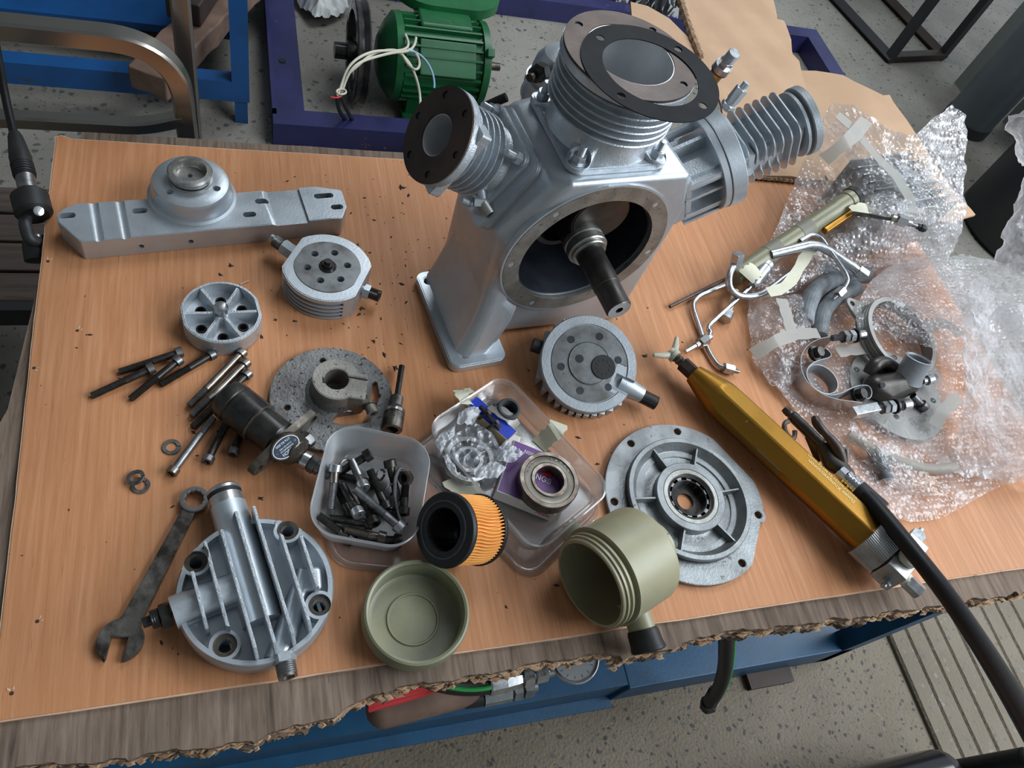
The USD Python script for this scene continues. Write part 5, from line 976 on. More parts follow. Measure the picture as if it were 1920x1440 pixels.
# ------------------------------------------------------------------ olive tube with taped pipes
t0, t1 = P(1376, 520, .022), P(1598, 372, .118); td = unit(t1 - t0); TLn = np.linalg.norm(t1 - t0)
tm_ = F(t0, td, (0, 0, 1))
ot = thing('olive_tube', 'olive plastic tube with a black knurled cap and taped pipes, leaning on the wrapped parcel', 'tube', tm_)
part(ot, 'tube_wall', rev([(0, 0), (0.0185, 0), (0.0190, 0.002), (0.0190, TLn - 0.05), (0.0200, TLn - 0.045), (0.0200, TLn - 0.018), (0.0215, TLn - 0.016), (0.0215, TLn), (0, TLn)], 48), 'olive_tube')
part(ot, 'knurled_cap', Mf.extrude(star([(0.0225 + (0.0008 if k % 2 else 0), 2 * math.pi * k / 72) for k in range(72)]), 0.012).translate((0, 0, TLn - 0.003)), 'rubber', 'black knurled cap')
part(ot, 'brass_tip', at(cyl(0.006, 0.012, n=20), F((-0.004, 0.019, TLn - 0.004), (0, -0.3, 1))), 'brass')
for z in (0.085, 0.17): part(ot, 'tape_wrap', rev([(0.0188, z), (0.0199, z + 0.001), (0.0197, z + 0.02), (0.0200, z + 0.032), (0.0188, z + 0.034)], 40), 'tape_film', 'cream tape wound round the tube')
part(ot, 'yellow_strip', rbox(-0.006, 0.008, 0.019, 0.031, TLn - 0.105, TLn - 0.02, 0.003), 'gold', 'yellow strip taped along the tube')
GW = 'thin metal pipes taped to the olive tube'
def pipe(name, label, pts, r, nuts=(), material='bright_steel', rad=0.014, group=None):
    w = np.array([P(x, y, h) for x, y, h in pts]); b = thing(name, label, 'pipe', Fz(0, 0, 0), group)
    part(b, 'pipe_run', tube(bent(w, rad), r, 12), material)
    for (p, q, kind) in nuts:
        a, d = P(*p), P(*q) - P(*p)
        if kind == 'union': part(b, 'union_nut', along(hexp(0.019, 0.020, -0.010), a, a + d), 'bright_steel'); part(b, 'union_sleeve', along(cyl(0.0062, 0.012, 0.008, n=18), a, a + d), 'bright_steel'); part(b, 'union_sleeve', along(cyl(0.0062, 0.012, -0.02, n=18), a, a + d), 'bright_steel')
        elif kind == 'end': part(b, 'end_nut', along(hexp(0.018, 0.019, -0.010), a, a + d), 'zinc'); part(b, 'end_tip', along(cyl(0.0055, 0.012, 0.009, r2=0.003, n=18), a, a + d), 'bolt_grey')
        elif kind == 'big': part(b, 'end_nut', along(hexp(0.022, 0.022, -0.010), a, a + d), 'zinc')
        elif kind == 'barrel': part(b, 'check_valve', along(rev([(0, -0.034), (0.0075, -0.034), (0.0125, -0.026), (0.0130, -0.02), (0.0130, 0.018), (0.0122, 0.019), (0.0122, 0.021), (0.0130, 0.022), (0.0130, 0.032), (0.010, 0.036), (0.006, 0.04), (0, 0.04)], 36), a, a + d), 'zinc', 'cylindrical check valve on the pipe')
    return b
pipe('hooked_pipe', 'thick hook-shaped pipe with a raised hexagon nut at the near end of the olive tube', [(1381, 490, .055), (1367, 512, .050), (1366, 540, .040), (1385, 556, .030), (1420, 556, .028), (1450, 538, .030), (1500, 498, .045)], 0.0068, [((1382, 486, .062), (1385, 474, .074), 'big')], 'zinc', 0.025)
pipe('valve_pipe', 'straight thin pipe with a check valve running from the olive tube to a union nut', [(1445, 495, .045), (1402, 543, .030), (1330, 610, .012), (1328, 618, .012), (1333, 622, .012), (1330, 632, .012), (1318, 640, .011), (1285, 660, .010)], 0.0045, [((1425, 515, .040), (1460, 470, .052), 'barrel'), ((1318, 640, .011), (1300, 651, .010), 'union')], 'bright_steel', 0.008)
pipe('cranked_pipe', 'thin pipe with two sharp bends lying on the plywood, hexagon nut at its near end', [(1368, 530, .020), (1310, 555, .010), (1300, 568, .008), (1301, 582, .008), (1322, 642, .008), (1332, 665, .007), (1346, 685, .008), (1360, 690, .009)], 0.0043, [((1366, 692, .010), (1384, 697, .009), 'end')], 'zinc', 0.018)
pipe('straight_rod', 'thin dark straight rod poking out left of the olive tube', [(1362, 522, .015), (1256, 575, .006)], 0.0032, (), 'brown_face')
pipe('short_hose_end', 'short pipe with a taped dark end below the olive tube', [(1380, 545, .020), (1367, 582, .013), (1358, 600, .010)], 0.0055, [((1362, 592, .011), (1354, 608, .010), 'big')], 'masking_tape')
pipe('heavy_bent_pipe', 'thick grey bent pipe ending on the bubble wrap, in front of the olive tube', [(1445, 478, .060), (1530, 455, .085), (1600, 500, .075), (1612, 512, .070)], 0.0092, [((1614, 512, .070), (1624, 519, .068), 'big')], 'zinc', 0.03)
pipe('swan_neck_pipe', 'thin pipe curving over the thick grey pipe and down to a small nut', [(1500, 452, .080), (1522, 438, .085), (1540, 446, .085), (1565, 482, .085), (1585, 512, .080), (1590, 525, .075), (1580, 545, .065), (1574, 552, .060)], 0.0045, [((1574, 549, .062), (1566, 557, .058), 'end')], 'zinc', 0.02)
pipe('drop_pipe', 'thin pipe with a square nut at the capped far end of the olive tube', [(1600, 400, .135), (1640, 406, .165), (1685, 412, .185), (1722, 425, .185)], 0.0042, [((1690, 413, .185), (1715, 422, .185), 'union')], 'bolt_grey', 0.02)
q0, q1 = P(1720, 424, .185), P(1742, 433, .185); solo('pipe_tip', along(rev([(0, 0), (0.0055, 0), (0.0055, 0.006), (0.007, 0.007), (0.007, 0.014), (0.0045, 0.018), (0, 0.018)], 20), q0, q1), 'rubber', 'small black tip at the end of the drop pipe', 'cap')
for pts, w, lab in (([(1398, 520, .045), (1410, 510, .052), (1422, 505, .05)], .035, 'wad of cream tape at the near end of the olive tube'), ([(1440, 548, .048), (1480, 530, .052), (1505, 490, .06), (1530, 458, .078)], .022, 'long cream tape wrapped along the check valve'), ([(1600, 398, .125), (1620, 390, .13), (1640, 398, .12)], .028, 'cream tape at the capped end of the olive tube')):
    strip('tape_wad', spline([P(*q) for q in pts], 9), w, 'masking_tape', lab, 'masking tape')

# ------------------------------------------------------------------ filling gun and its black hose
gA, gB, gC = P(1475, 770, .05), P(1545, 838, .05), P(1590, 890, .055)
fg = thing('filling_gun', 'dark bronze trigger filling valve lying between the gold tube and the bubble wrap', 'filling valve', Fz(0, 0, 0))
gx_ = unit(gB - gA)
part(fg, 'barrel', along(rev([(0, -0.006), (0.006, -0.006), (0.0075, 0), (0.0075, 0.006), (0.0065, 0.008), (0.0095, 0.012), (0.0095, 0.080), (0.0115, 0.085), (0, 0.085)], 32), gA, gB), 'crank_steel')
part(fg, 'body', Mf.batch_hull([Mf.sphere(0.0135, 20).translate(tuple(gB)), Mf.sphere(0.0155, 20).translate(tuple(P(1560, 868, .05))), Mf.sphere(0.011, 20).translate(tuple(gC))]), 'crank_steel')
part(fg, 'trigger_guard', tube(spline([P(1478, 790, .048), P(1474, 812, .044), P(1483, 822, .042), P(1490, 808, .044)], 16), 0.0042, 10), 'spanner_steel')
part(fg, 'guard_web', Mf.batch_hull([Mf.sphere(0.005, 14).translate(tuple(P(1515, 820, .046))), Mf.sphere(0.005, 14).translate(tuple(P(1533, 862, .030))), Mf.sphere(0.006, 14).translate(tuple(P(1550, 850, .046)))]), 'crank_steel')
part(fg, 'lever', tube(spline([P(1528, 783, .078), P(1536, 800, .078), P(1556, 822, .074), P(1572, 845, .068), P(1582, 868, .060)], 22), np.interp(np.arange(22), [0, 2, 8, 16, 21], [0.006, 0.0078, 0.0065, 0.010, 0.006]), 14), 'brown_face', 'dark hand lever')
part(fg, 'lever_pin', along(cyl(0.003, 0.03, -0.004, n=14), P(1588, 862, .055), P(1588, 846, .07)), 'bright_steel')
hA, hB, hC = P(1572, 884, .058), P(1612, 920, .065), P(1640, 950, .075)
fh = thing('filling_hose', 'thick black rubber hose with chrome ferrules running from the filling valve over the bench edge', 'hose', Fz(0, 0, 0))
part(fh, 'hose_run', tube(spline([P(1590, 905, .06), hB, P(1640, 948, .078), P(1700, 1020, .10), P(1760, 1095, .13), P(1820, 1180, .18), P(1880, 1275, .25), P(1950, 1395, .34)], 46), 0.0128, 20), 'hose_rubber')
hd_ = unit(hB - hA)
part(fh, 'hose_sleeve', along(rev([(0, 0.036), (0.0150, 0.036), (0.0156, 0.040), (0.0156, 0.084), (0.0148, 0.086), (0, 0.086)], 36), hA, hB), 'rubber')
part(fh, 'ferrule', along(rev([(0, 0.012), (0.0125, 0.012), (0.0145, 0.014), (0.0145, 0.018), (0.0130, 0.019), (0.0130, 0.023), (0.0152, 0.025), (0.0152, 0.029), (0.0138, 0.030), (0.0138, 0.034), (0.0155, 0.0355), (0.0155, 0.038), (0, 0.038)], 40), hA, hB), 'chrome', 'ringed chrome ferrule')
part(fh, 'swivel_nut', along(hexp(0.021, 0.013, 0.0), hA, hB), 'chrome')

# ------------------------------------------------------------------ bubble-wrapped parcels and what shows in them
def dome_z(base, top, w, bumps=()):
    def f(x, y, d):
        z = base + (top - base) * (1 - np.exp(-d / w))
        for bx, by, r, h in bumps: z = z + h * np.exp(-((x - bx) ** 2 + (y - by) ** 2) / (r * r))
        return z
    return f
XY = lambda h, *ps: [P(x, y, h)[:2] for x, y in ps]
# upper parcel: a finned head standing wrapped near the back edge
pa = thing('wrapped_parcel', 'tall bubble-wrapped parcel with a finned aluminium head inside, behind the olive tube', 'bubble wrap parcel', Fz(0, 0, 0))
up_c = P(1670, 370, .09)
fin_ax = unit(P(1760, 360, .1) - P(1600, 385, .1))
FA = F((up_c[0], up_c[1], T + 0.012), (0, 0, 1), fin_ax)
part(pa, 'head_core', at(rbox(-0.085, 0.085, -0.07, 0.07, 0, 0.10, 0.01), FA), 'silver_paint', 'finned aluminium head inside the wrap')
for k in range(8): part(pa, 'cooling_fin', at(rbox(-0.098, 0.098, -0.076 + k * 0.0215, -0.072 + k * 0.0215, 0.0, 0.125, 0.0015), FA), 'raw_alu')
# the film is one sheet folded over the head: back peak, left slope down to the board, front skirt
def sheet(grid, amp, freq, seed, sub=7):
    """A crumpled film through a grid of control points (rows x columns x 3)."""
    from scipy.interpolate import RectBivariateSpline
    g = np.asarray(grid, float); nr, nc = g.shape[:2]; u, v = np.arange(nr), np.arange(nc)
    U, V = np.linspace(0, nr - 1, (nr - 1) * sub + 1), np.linspace(0, nc - 1, (nc - 1) * sub + 1)
    q = np.stack([RectBivariateSpline(u, v, g[..., k], kx=min(2, nr - 1), ky=min(2, nc - 1))(U, V) for k in range(3)], -1)
    n = np.cross(np.gradient(q, axis=0), np.gradient(q, axis=1)); n /= np.linalg.norm(n, axis=-1, keepdims=True) + 1e-9
    r = np.abs(meshkit.fbm(q * freq + seed, 4, seed) - 0.5) * 2; q = q + n * ((1 - r) ** 2 - 0.4)[..., None] * amp
    q = q + (meshkit.fbm(q * freq * 2.3 + 9, 2, seed + 5) - 0.5)[..., None] * amp * 0.6
    N, M = q.shape[:2]; i, j = np.meshgrid(np.arange(N - 1), np.arange(M - 1), indexing='ij'); a = i * M + j
    f = np.concatenate([np.stack([a, a + M, a + M + 1], -1).reshape(-1, 3), np.stack([a, a + M + 1, a + 1], -1).reshape(-1, 3)])
    return trimesh.Trimesh(q.reshape(-1, 3), f, process=False)
PP = lambda x, y, h: P(x, y, h)
gridA = [[PP(1550, 205, .17), PP(1600, 200, .20), PP(1690, 252, .20), PP(1740, 228, .22), PP(1786, 196, .25)],
         [PP(1525, 275, .10), PP(1600, 260, .16), PP(1690, 290, .175), PP(1750, 280, .19), PP(1808, 240, .22)],
         [PP(1490, 345, .05), PP(1580, 330, .105), PP(1680, 345, .15), PP(1755, 345, .155), PP(1806, 330, .16)],
         [PP(1455, 425, .025), PP(1550, 405, .065), PP(1660, 400, .14), PP(1750, 405, .14), PP(1805, 405, .12)],
         [PP(1420, 500, .015), PP(1520, 480, .05), PP(1640, 465, .085), PP(1735, 465, .085), PP(1790, 455, .07)],
         [PP(1398, 565, .004), PP(1480, 545, .015), PP(1600, 515, .03), PP(1700, 500, .03), PP(1765, 488, .02)]]
part(pa, 'bubble_film', sheet(gridA, 0.016, 22, 3, 14), 'bubble_glint', smooth=60)
strip('parcel_tape', [PP(1570, 215, .195), PP(1600, 240, .19), PP(1640, 290, .178), PP(1680, 330, .168), PP(1705, 370, .162), PP(1710, 400, .15)], .028, 'tape_film', 'pale translucent tape running down the face of the tall wrapped parcel', 'tape', group=None)
strip('parcel_tape', [PP(1625, 225, .20), PP(1600, 255, .19), PP(1570, 280, .17), PP(1545, 300, .15)], .028, 'tape_film', 'pale translucent tape crossing near the top left of the tall wrapped parcel', 'tape')
# lower parcel sheet on the board
lo_out = XY(.004, (1402, 560), (1398, 600), (1408, 680), (1445, 722), (1480, 765), (1530, 835), (1580, 900), (1640, 960), (1700, 982), (1760, 975), (1840, 930), (1920, 890), (2000, 840), (2050, 700), (1980, 560), (1900, 500), (1800, 480), (1700, 500), (1600, 520), (1480, 550))
lp = thing('bubble_wrap', 'sheet of clear bubble wrap spread over the right of the plywood under the steel fittings', 'bubble wrap', Fz(0, 0, 0))
part(lp, 'bubble_sheet', crumple(lo_out, lambda x, y, d: T + 0.004 + 0.002 * np.clip(d / 0.02, 0, 1), 150, 21, 0.006, 45), 'bubble_film', smooth=60)
# thick milky wrap at the far right, heaped up
gridB = [[PP(1760, 500, .03), PP(1800, 505, .06), PP(1850, 520, .10), PP(1920, 480, .16), PP(1990, 430, .20)],
         [PP(1795, 570, .04), PP(1830, 575, .08), PP(1870, 580, .14), PP(1930, 580, .20), PP(2010, 560, .24)],
         [PP(1805, 650, .035), PP(1835, 650, .07), PP(1870, 660, .13), PP(1930, 680, .19), PP(2020, 700, .22)],
         [PP(1810, 730, .03), PP(1840, 740, .06), PP(1870, 755, .10), PP(1930, 780, .14), PP(2020, 800, .16)],
         [PP(1800, 810, .02), PP(1835, 820, .04), PP(1870, 835, .06), PP(1930, 850, .08), PP(2010, 880, .08)],
         [PP(1740, 880, .008), PP(1800, 890, .012), PP(1860, 900, .014), PP(1925, 905, .014), PP(2000, 930, .014)]]
wb_ = thing('wrapped_bundle', 'milky heap of bubble wrap round hidden parts at the right edge', 'bubble wrap parcel', Fz(0, 0, 0))
part(wb_, 'bubble_film', sheet(gridB, 0.020, 22, 8, 14), 'bubble_thick', smooth=60)
gridC = [[PP(1480, 640, .012), PP(1500, 600, .03), PP(1540, 570, .03)], [PP(1465, 700, .012), PP(1500, 680, .03), PP(1530, 640, .03)], [PP(1475, 745, .01), PP(1510, 735, .02), PP(1530, 720, .02)]]
cz_ = P(1905, 600, .26)
kb = part(wb_, 'wrapped_knob', Mf.sphere(0.030, 28).scale((1, 1, 1.2)).translate(tuple(P(1893, 603, .21))), 'bubble_thick', 'rounded end of a wrapped part')
wt_ = thing('upright_wrap', 'rolled white bubble wrap standing at the right edge in front of the dark bins', 'bubble wrap', Fz(0, 0, 0))
gridD = [[PP(1895, 215, .34), PP(1930, 210, .36), PP(1980, 215, .36)], [PP(1902, 262, .31), PP(1940, 270, .34), PP(1990, 270, .34)], [PP(1925, 330, .27), PP(1955, 330, .30), PP(2000, 330, .30)], [PP(1884, 455, .20), PP(1930, 400, .26), PP(2000, 400, .26)], [PP(1872, 520, .14), PP(1930, 510, .20), PP(2010, 520, .22)]]
part(wt_, 'bubble_film', sheet(gridD, 0.018, 25, 15, 14), 'bubble_thick', smooth=60)
# loose film folds
gridE = [[PP(1760, 480, .05), PP(1840, 520, .08), PP(1880, 540, .10)], [PP(1640, 520, .05), PP(1740, 560, .06), PP(1860, 590, .09)], [PP(1600, 600, .045), PP(1690, 600, .05), PP(1790, 640, .06)], [PP(1620, 605, .04), PP(1700, 640, .04), PP(1775, 660, .05)]]
part(lp, 'loose_fold', sheet(gridE, 0.016, 28, 31, 12), 'bubble_film', smooth=60)
gridF = [[PP(1408, 590, .012), PP(1450, 560, .03), PP(1500, 560, .03)], [PP(1412, 640, .012), PP(1465, 610, .04), PP(1520, 590, .035)], [PP(1420, 690, .012), PP(1470, 660, .035), PP(1510, 640, .03)], [PP(1470, 740, .01), PP(1490, 710, .02), PP(1505, 690, .02)]]
part(lp, 'loose_fold', sheet(gridF, 0.014, 30, 37, 12), 'bubble_film', smooth=60)
gridG = [[PP(1590, 790, .03), PP(1650, 830, .03), PP(1720, 850, .03)], [PP(1610, 840, .02), PP(1670, 880, .024), PP(1740, 890, .02)], [PP(1660, 900, .012), PP(1720, 930, .012), PP(1780, 920, .012)]]
part(lp, 'loose_fold', sheet(gridG, 0.012, 34, 41, 12), 'bubble_film', smooth=60)
for pts, lab in (([(1465, 560, .05), (1478, 600, .05), (1485, 625, .05)], 'short upright pale tape at the left edge of the bubble wrap'), ([(1412, 665, .03), (1445, 645, .045), (1490, 628, .05), (1535, 625, .045)], 'pale tape lying across the left edge of the bubble wrap'), ([(1570, 660, .035), (1610, 655, .03), (1640, 655, .02)], 'pale tape beside the strap end with the nuts'), ([(1735, 620, .05), (1780, 610, .06), (1800, 630, .06)], 'pale tape over the top of the flange ring'), ([(1752, 800, .03), (1770, 770, .04), (1800, 745, .05)], 'pale tape at the lower right of the steel plate')):
    strip('parcel_tape', spline([PP(*q) for q in pts], 9), .024, 'tape_film', lab, 'tape')

# corrugated hoses in the wrap
def corrugated(name, label, pts, r, material='ribbed_grey'):
    p = spline([PP(*q) for q in pts], 120); rr = r * (1 + 0.07 * np.cos(np.arange(120) * math.pi))
    return solo(name, tube(p, rr, 18), material, label, 'hose', smooth=False)
corrugated('ribbed_hose', 'grey ribbed hose curving at the left inside the bubble wrap', [(1625, 515, .035), (1570, 522, .035), (1530, 545, .034), (1512, 580, .034), (1508, 605, .032)], 0.0165)
corrugated('ribbed_hose', 'dark ribbed hose curving inside the lighter one in the bubble wrap', [(1605, 540, .030), (1580, 552, .030), (1550, 575, .030), (1538, 605, .028), (1536, 630, .026)], 0.0150)
corrugated('ribbed_hose', 'grey ribbed hose end lying under the bubble wrap at the front', [(1640, 845, .016), (1655, 880, .016), (1662, 900, .014)], 0.012)
solo('clear_hose', tube(spline([PP(1590, 815, .022), PP(1640, 845, .024), PP(1700, 870, .024), PP(1790, 875, .024)], 40), 0.009, 16), 'tape_film', 'milky plastic hose curving along the front of the bubble wrap', 'hose')
o, d_ = PP(1555, 505, .04), PP(1540, 498, .04); uf = thing('hose_union', 'steel hexagon union at the end of the ribbed hose under the tall parcel', 'hose fitting', Fz(0, 0, 0))
part(uf, 'hex_body', along(hexp(0.026, 0.02), o, d_), 'zinc'); part(uf, 'ferrule', along(cyl(0.014, 0.03, -0.026, n=28), o, d_), 'zinc')

# ring flange with lugs, standing tilted in the wrap
rc = PP(1672, 640, .020); rn = unit(np.array([0.10, -0.15, 1.0])); RM = F(rc, rn, PP(1760, 700, .03) - PP(1590, 590, .03))
rf = thing('ring_flange', 'dull steel mounting ring with drilled lugs lying in the bubble wrap', 'ring flange', RM)
rw_ = np.linalg.norm((PP(1775, 700, .02) - PP(1585, 585, .02))[:2]) / 2
lg = circ(rw_ * 0.80, n=80)
for a in (180, 0, 62, 298): lg = lg + CS.batch_hull([circ(0.013, *polar(rw_ * 0.97, a), n=24), circ(0.026, *polar(rw_ * 0.72, a), n=24)])
lg = lg - circ(rw_ * 0.66, n=80)
for a in (180, 0, 62, 298): lg = lg - circ(0.0055, *polar(rw_ * 0.97, a), n=18)
part(rf, 'ring_plate', ext(lg, 0.006, 0.0, 0.001), 'dull_steel')
part(rf, 'grooved_wall', rev([(rw_ * 0.66, 0.006), (rw_ * 0.74, 0.006), (rw_ * 0.74, 0.012), (rw_ * 0.725, 0.013), (rw_ * 0.74, 0.014), (rw_ * 0.74, 0.020), (rw_ * 0.725, 0.021), (rw_ * 0.74, 0.022), (rw_ * 0.74, 0.027), (rw_ * 0.66, 0.027)], 80), 'dull_steel')
# clamp strap: a bent steel band with two threaded ends
def band(pts, w, th=0.0016, n=60):
    p = spline(pts, n); t = np.gradient(p[:, :2], axis=0); t /= np.linalg.norm(t, axis=1, keepdims=True); s_ = np.c_[-t[:, 1], t[:, 0], np.zeros(n)] * th / 2
    v = np.stack([p + s_, p - s_, p - s_ + (0, 0, w), p + s_ + (0, 0, w)], 1).reshape(-1, 3); f = []
    for i in range(n - 1):
        for j in range(4): k = (j + 1) % 4; a, b, c, d = 4 * i + j, 4 * i + k, 4 * i + 4 + k, 4 * i + 4 + j; f += [(a, b, c), (a, c, d)]
    e = 4 * n; f += [(0, 2, 1), (0, 3, 2), (e - 4, e - 3, e - 2), (e - 4, e - 2, e - 1)]; return trimesh.Trimesh(v, np.array(f), process=False)
st = thing('clamp_strap', 'bent steel clamp strap with nuts on its two threaded ends, on the bubble wrap', 'clamp', Fz(0, 0, 0))
SB = lambda x, y: PP(x, y, .044) - (0, 0, 0.036)
part(st, 'outer_band', band([SB(1566, 631), SB(1530, 638), SB(1507, 658), SB(1502, 685), SB(1512, 712), SB(1540, 737), SB(1580, 750), SB(1618, 755)], 0.036), 'bright_steel')
part(st, 'inner_band', band([SB(1550, 652), SB(1560, 665), SB(1545, 672), SB(1525, 680), SB(1514, 698), SB(1525, 722), SB(1550, 738), SB(1585, 733), SB(1612, 722), SB(1632, 724), SB(1636, 738), SB(1625, 745)], 0.034), 'grey_cast')
part(st, 'round_clamp', at(ring(0.032, 0.030, 0.028, 0, 48), F(SB(1547, 706), (0, 0, 1))), 'grey_cast')
def stud(parent, a, b, n=2):
    a, b = PP(*a), PP(*b); L = np.linalg.norm(b - a)
    part(parent, 'threaded_stud', along(thread(0.0062, L, 0, 0.0018, 0.0007, 18), a, b), 'bolt_grey')
    for k in range(n): part(parent, 'lock_nut', along(hexp(0.021, 0.0105, L * 0.30 + k * 0.014), a, b), 'zinc' if k % 2 else 'bolt_grey')
    part(parent, 'stud_sleeve', along(cyl(0.0095, 0.016, L - 0.022, n=24), a, b), 'bright_steel'); part(parent, 'stud_collar', along(cyl(0.0135, 0.004, L * 0.30 + n * 0.014, n=28), a, b), 'bolt_black')
stud(st, (1560, 634, .05), (1624, 627, .055)); stud(st, (1628, 768, .046), (1710, 758, .05))
part(st, 'end_yoke', along(rbox(-0.009, 0.009, -0.009, 0.009, -0.03, 0.03, 0.002), PP(1620, 770, .046), PP(1660, 762, .046)), 'zinc')
for a in ((1530, 662), (1610, 740)):
    o = PP(*a, .036); part(st, 'eye_bolt', [at(hexp(0.018, 0.012), F(o, (0.2, -0.3, 1))), at(ring(0.014, 0.0095, 0.006, -0.006, 30), F(o, (0.2, -0.3, 1)))], 'bolt_black')
# lever valve on a round plate
vb = thing('valve_plate_assembly', 'round steel plate carrying a dark valve casting with a pipe stub, on bubble wrap', 'valve', Fz(*P(1680, 740, .010)[:2], T + 0.006, 0))
vr_ = np.linalg.norm((P(1768, 768, .01) - P(1592, 712, .01))[:2]) / 2
pl3 = circ(vr_, n=80)
V = lambda x, y, h: np.array(P(x, y, h)) - np.array([*P(1680, 740, .010)[:2], T + 0.006])
ph = [V(1676, 671, .012), V(1748, 752, .012), V(1679, 782, .012), V(1605, 694, .012)]
for q in ph: pl3 = pl3 - circ(0.0055, float(q[0]), float(q[1]), 18)
part(vb, 'round_plate', ext(pl3, 0.008, 0, 0.0012), 'dull_steel')
vbody = Mf.batch_hull([Mf.sphere(0.022, 20).translate(tuple(V(1640, 725, .030))), Mf.sphere(0.024, 20).translate(tuple(V(1700, 718, .034))), Mf.sphere(0.018, 20).translate(tuple(V(1660, 740, .024)))])
part(vb, 'valve_casting', vbody, 'crank_steel', 'dark shiny valve casting')
sa, sb2 = V(1700, 712, .040), V(1716, 685, .068)
part(vb, 'pipe_stub', along(rev([(0.0185, 0), (0.028, 0.0), (0.0245, 0.012), (0.0235, 0.044), (0.0245, 0.046), (0.0215, 0.047), (0.0195, 0.044)], 48), sa, sb2), 'grey_cast', 'open round pipe stub')
part(vb, 'stub_bottom', along(cyl(0.0195, 0.004, 0.012, n=36), sa, sb2), 'cavity')
part(vb, 'lever', tube(spline([V(1628, 700, .030), V(1640, 685, .042), V(1660, 680, .045), V(1678, 690, .042), V(1690, 700, .040)], 24), np.interp(np.arange(24), [0, 5, 14, 23], [0.010, 0.0135, 0.011, 0.010]), 16), 'crank_steel', 'curved dark lever')
fitting(vb, V(1712, 742, .030), unit(V(1732, 764, .018) - V(1712, 742, .030)), [('side_screw', 'cyl', 0.0065, 0, 0.024, 'bolt_grey'), ('screw_head', 'cyl', 0.0105, 0.024, 0.012, 'bolt_grey')])
fitting(vb, V(1730, 715, .030), (0.95, 0.1, 0.1), [('lug_screw', 'cyl', 0.006, 0, 0.014, 'zinc'), ('lug_head', 'cyl', 0.0095, 0.010, 0.012, 'zinc')])
part(vb, 'port_hole', along(cyl(0.005, 0.001, n=18), V(1655, 722, .052), V(1655, 722, .052) + (-0.3, -0.5, 0.8)), 'cavity')
letters(vb, '01.75601', 0.0075, F(V(1722, 782, .0142) * (1, 1, 0) + (0, 0, 0.0082), (0, 0, 1), V(1760, 770, .014) - V(1690, 790, .014)), 'bright_steel', bold=False)
letters(vb, '0.1-160', 0.0070, F(V(1722, 790, .0142) * (1, 1, 0) + (0, 0, 0.0082), (0, 0, 1), V(1760, 778, .014) - V(1690, 798, .014)), 'bright_steel', bold=False)

# ------------------------------------------------------------------ dirt on the plywood
fl = []
r2 = random.Random(5)
for k in range(330):
    px, py = r2.uniform(40, 1440), r2.uniform(290, 1240)
    if r2.random() < 0.55: px, py = r2.gauss(740, 130), r2.gauss(480, 110)
    if py < 300 or px < 110 - (py - 260) * 0.13 or py > 1300 - px * 0.15: continue
    q = P(px, py); s_ = min(0.0045, 0.001 * math.exp(r2.gauss(0.3, 0.55))); a = r2.uniform(0, 6.3)
    fl.append(at(Mf.hull_points([(s_ * 1.5, 0, 0), (-s_ * r2.uniform(.8, 1.8), s_ * .3, 0), (0, s_ * .7, 0), (s_ * .2, -s_ * r2.uniform(.4, .9), 0), (0, 0, s_ * 0.5), (s_ * .7, s_ * .3, s_ * 0.3)]), F((q[0], q[1], T), (0, 0, 1), (math.cos(a), math.sin(a), 0))))
for px, py, s_ in ((752, 352, .0075), (490, 632, .0042), (823, 912, .007), (1208, 668, .006), (1235, 666, .006), (432, 498, .005), (412, 515, .004), (552, 602, .004), (516, 600, .0035), (677, 578, .005), (320, 1150, .0035), (488, 935, .0042), (302, 1205, .0032), (1322, 1092, .004), (741, 690, .006), (700, 640, .004)):
    q = P(px, py)
    for k in range(2):
        a = r2.uniform(0, 6.3); fl.append(at(Mf.hull_points([(s_ * 1.3, 0, 0), (-s_, s_ * .3, 0), (0, s_ * .5, 0), (s_ * .2, -s_ * .5, 0), (0, 0, s_ * 0.35)]), F((q[0] + s_ * .3 * k, q[1], T), (0, 0, 1), (math.cos(a), math.sin(a), 0))))
solo('dirt_flakes', fl, 'dirt', 'small dark flakes of dirt scattered over the plywood around the compressor', 'dirt', kind='stuff', smooth=False)
q0, q1 = P(450, 533, .001), P(467, 526, .002); solo('wood_sliver', along(box(-0.0009, 0.0009, -0.0005, 0.0005, 0, np.linalg.norm(q1 - q0)), q0, q1), 'chip', 'pale wood sliver beside the spoked cover', 'splinter')
rf_ = [at(Mf.hull_points([(0.004, 0, 0), (-0.003, 0.001, 0), (0, 0.003, 0), (0.001, -0.003, 0), (0, 0, 0.0012)]), F(MB[:3, :3] @ np.array(p) + MB[:3, 3], (-0.4, 0, 1), (math.cos(i), math.sin(i), 0))) for i, p in enumerate([(-0.020, 0.130, 0.3305), (-0.014, 0.128, 0.334), (-0.017, 0.150, 0.333)])]

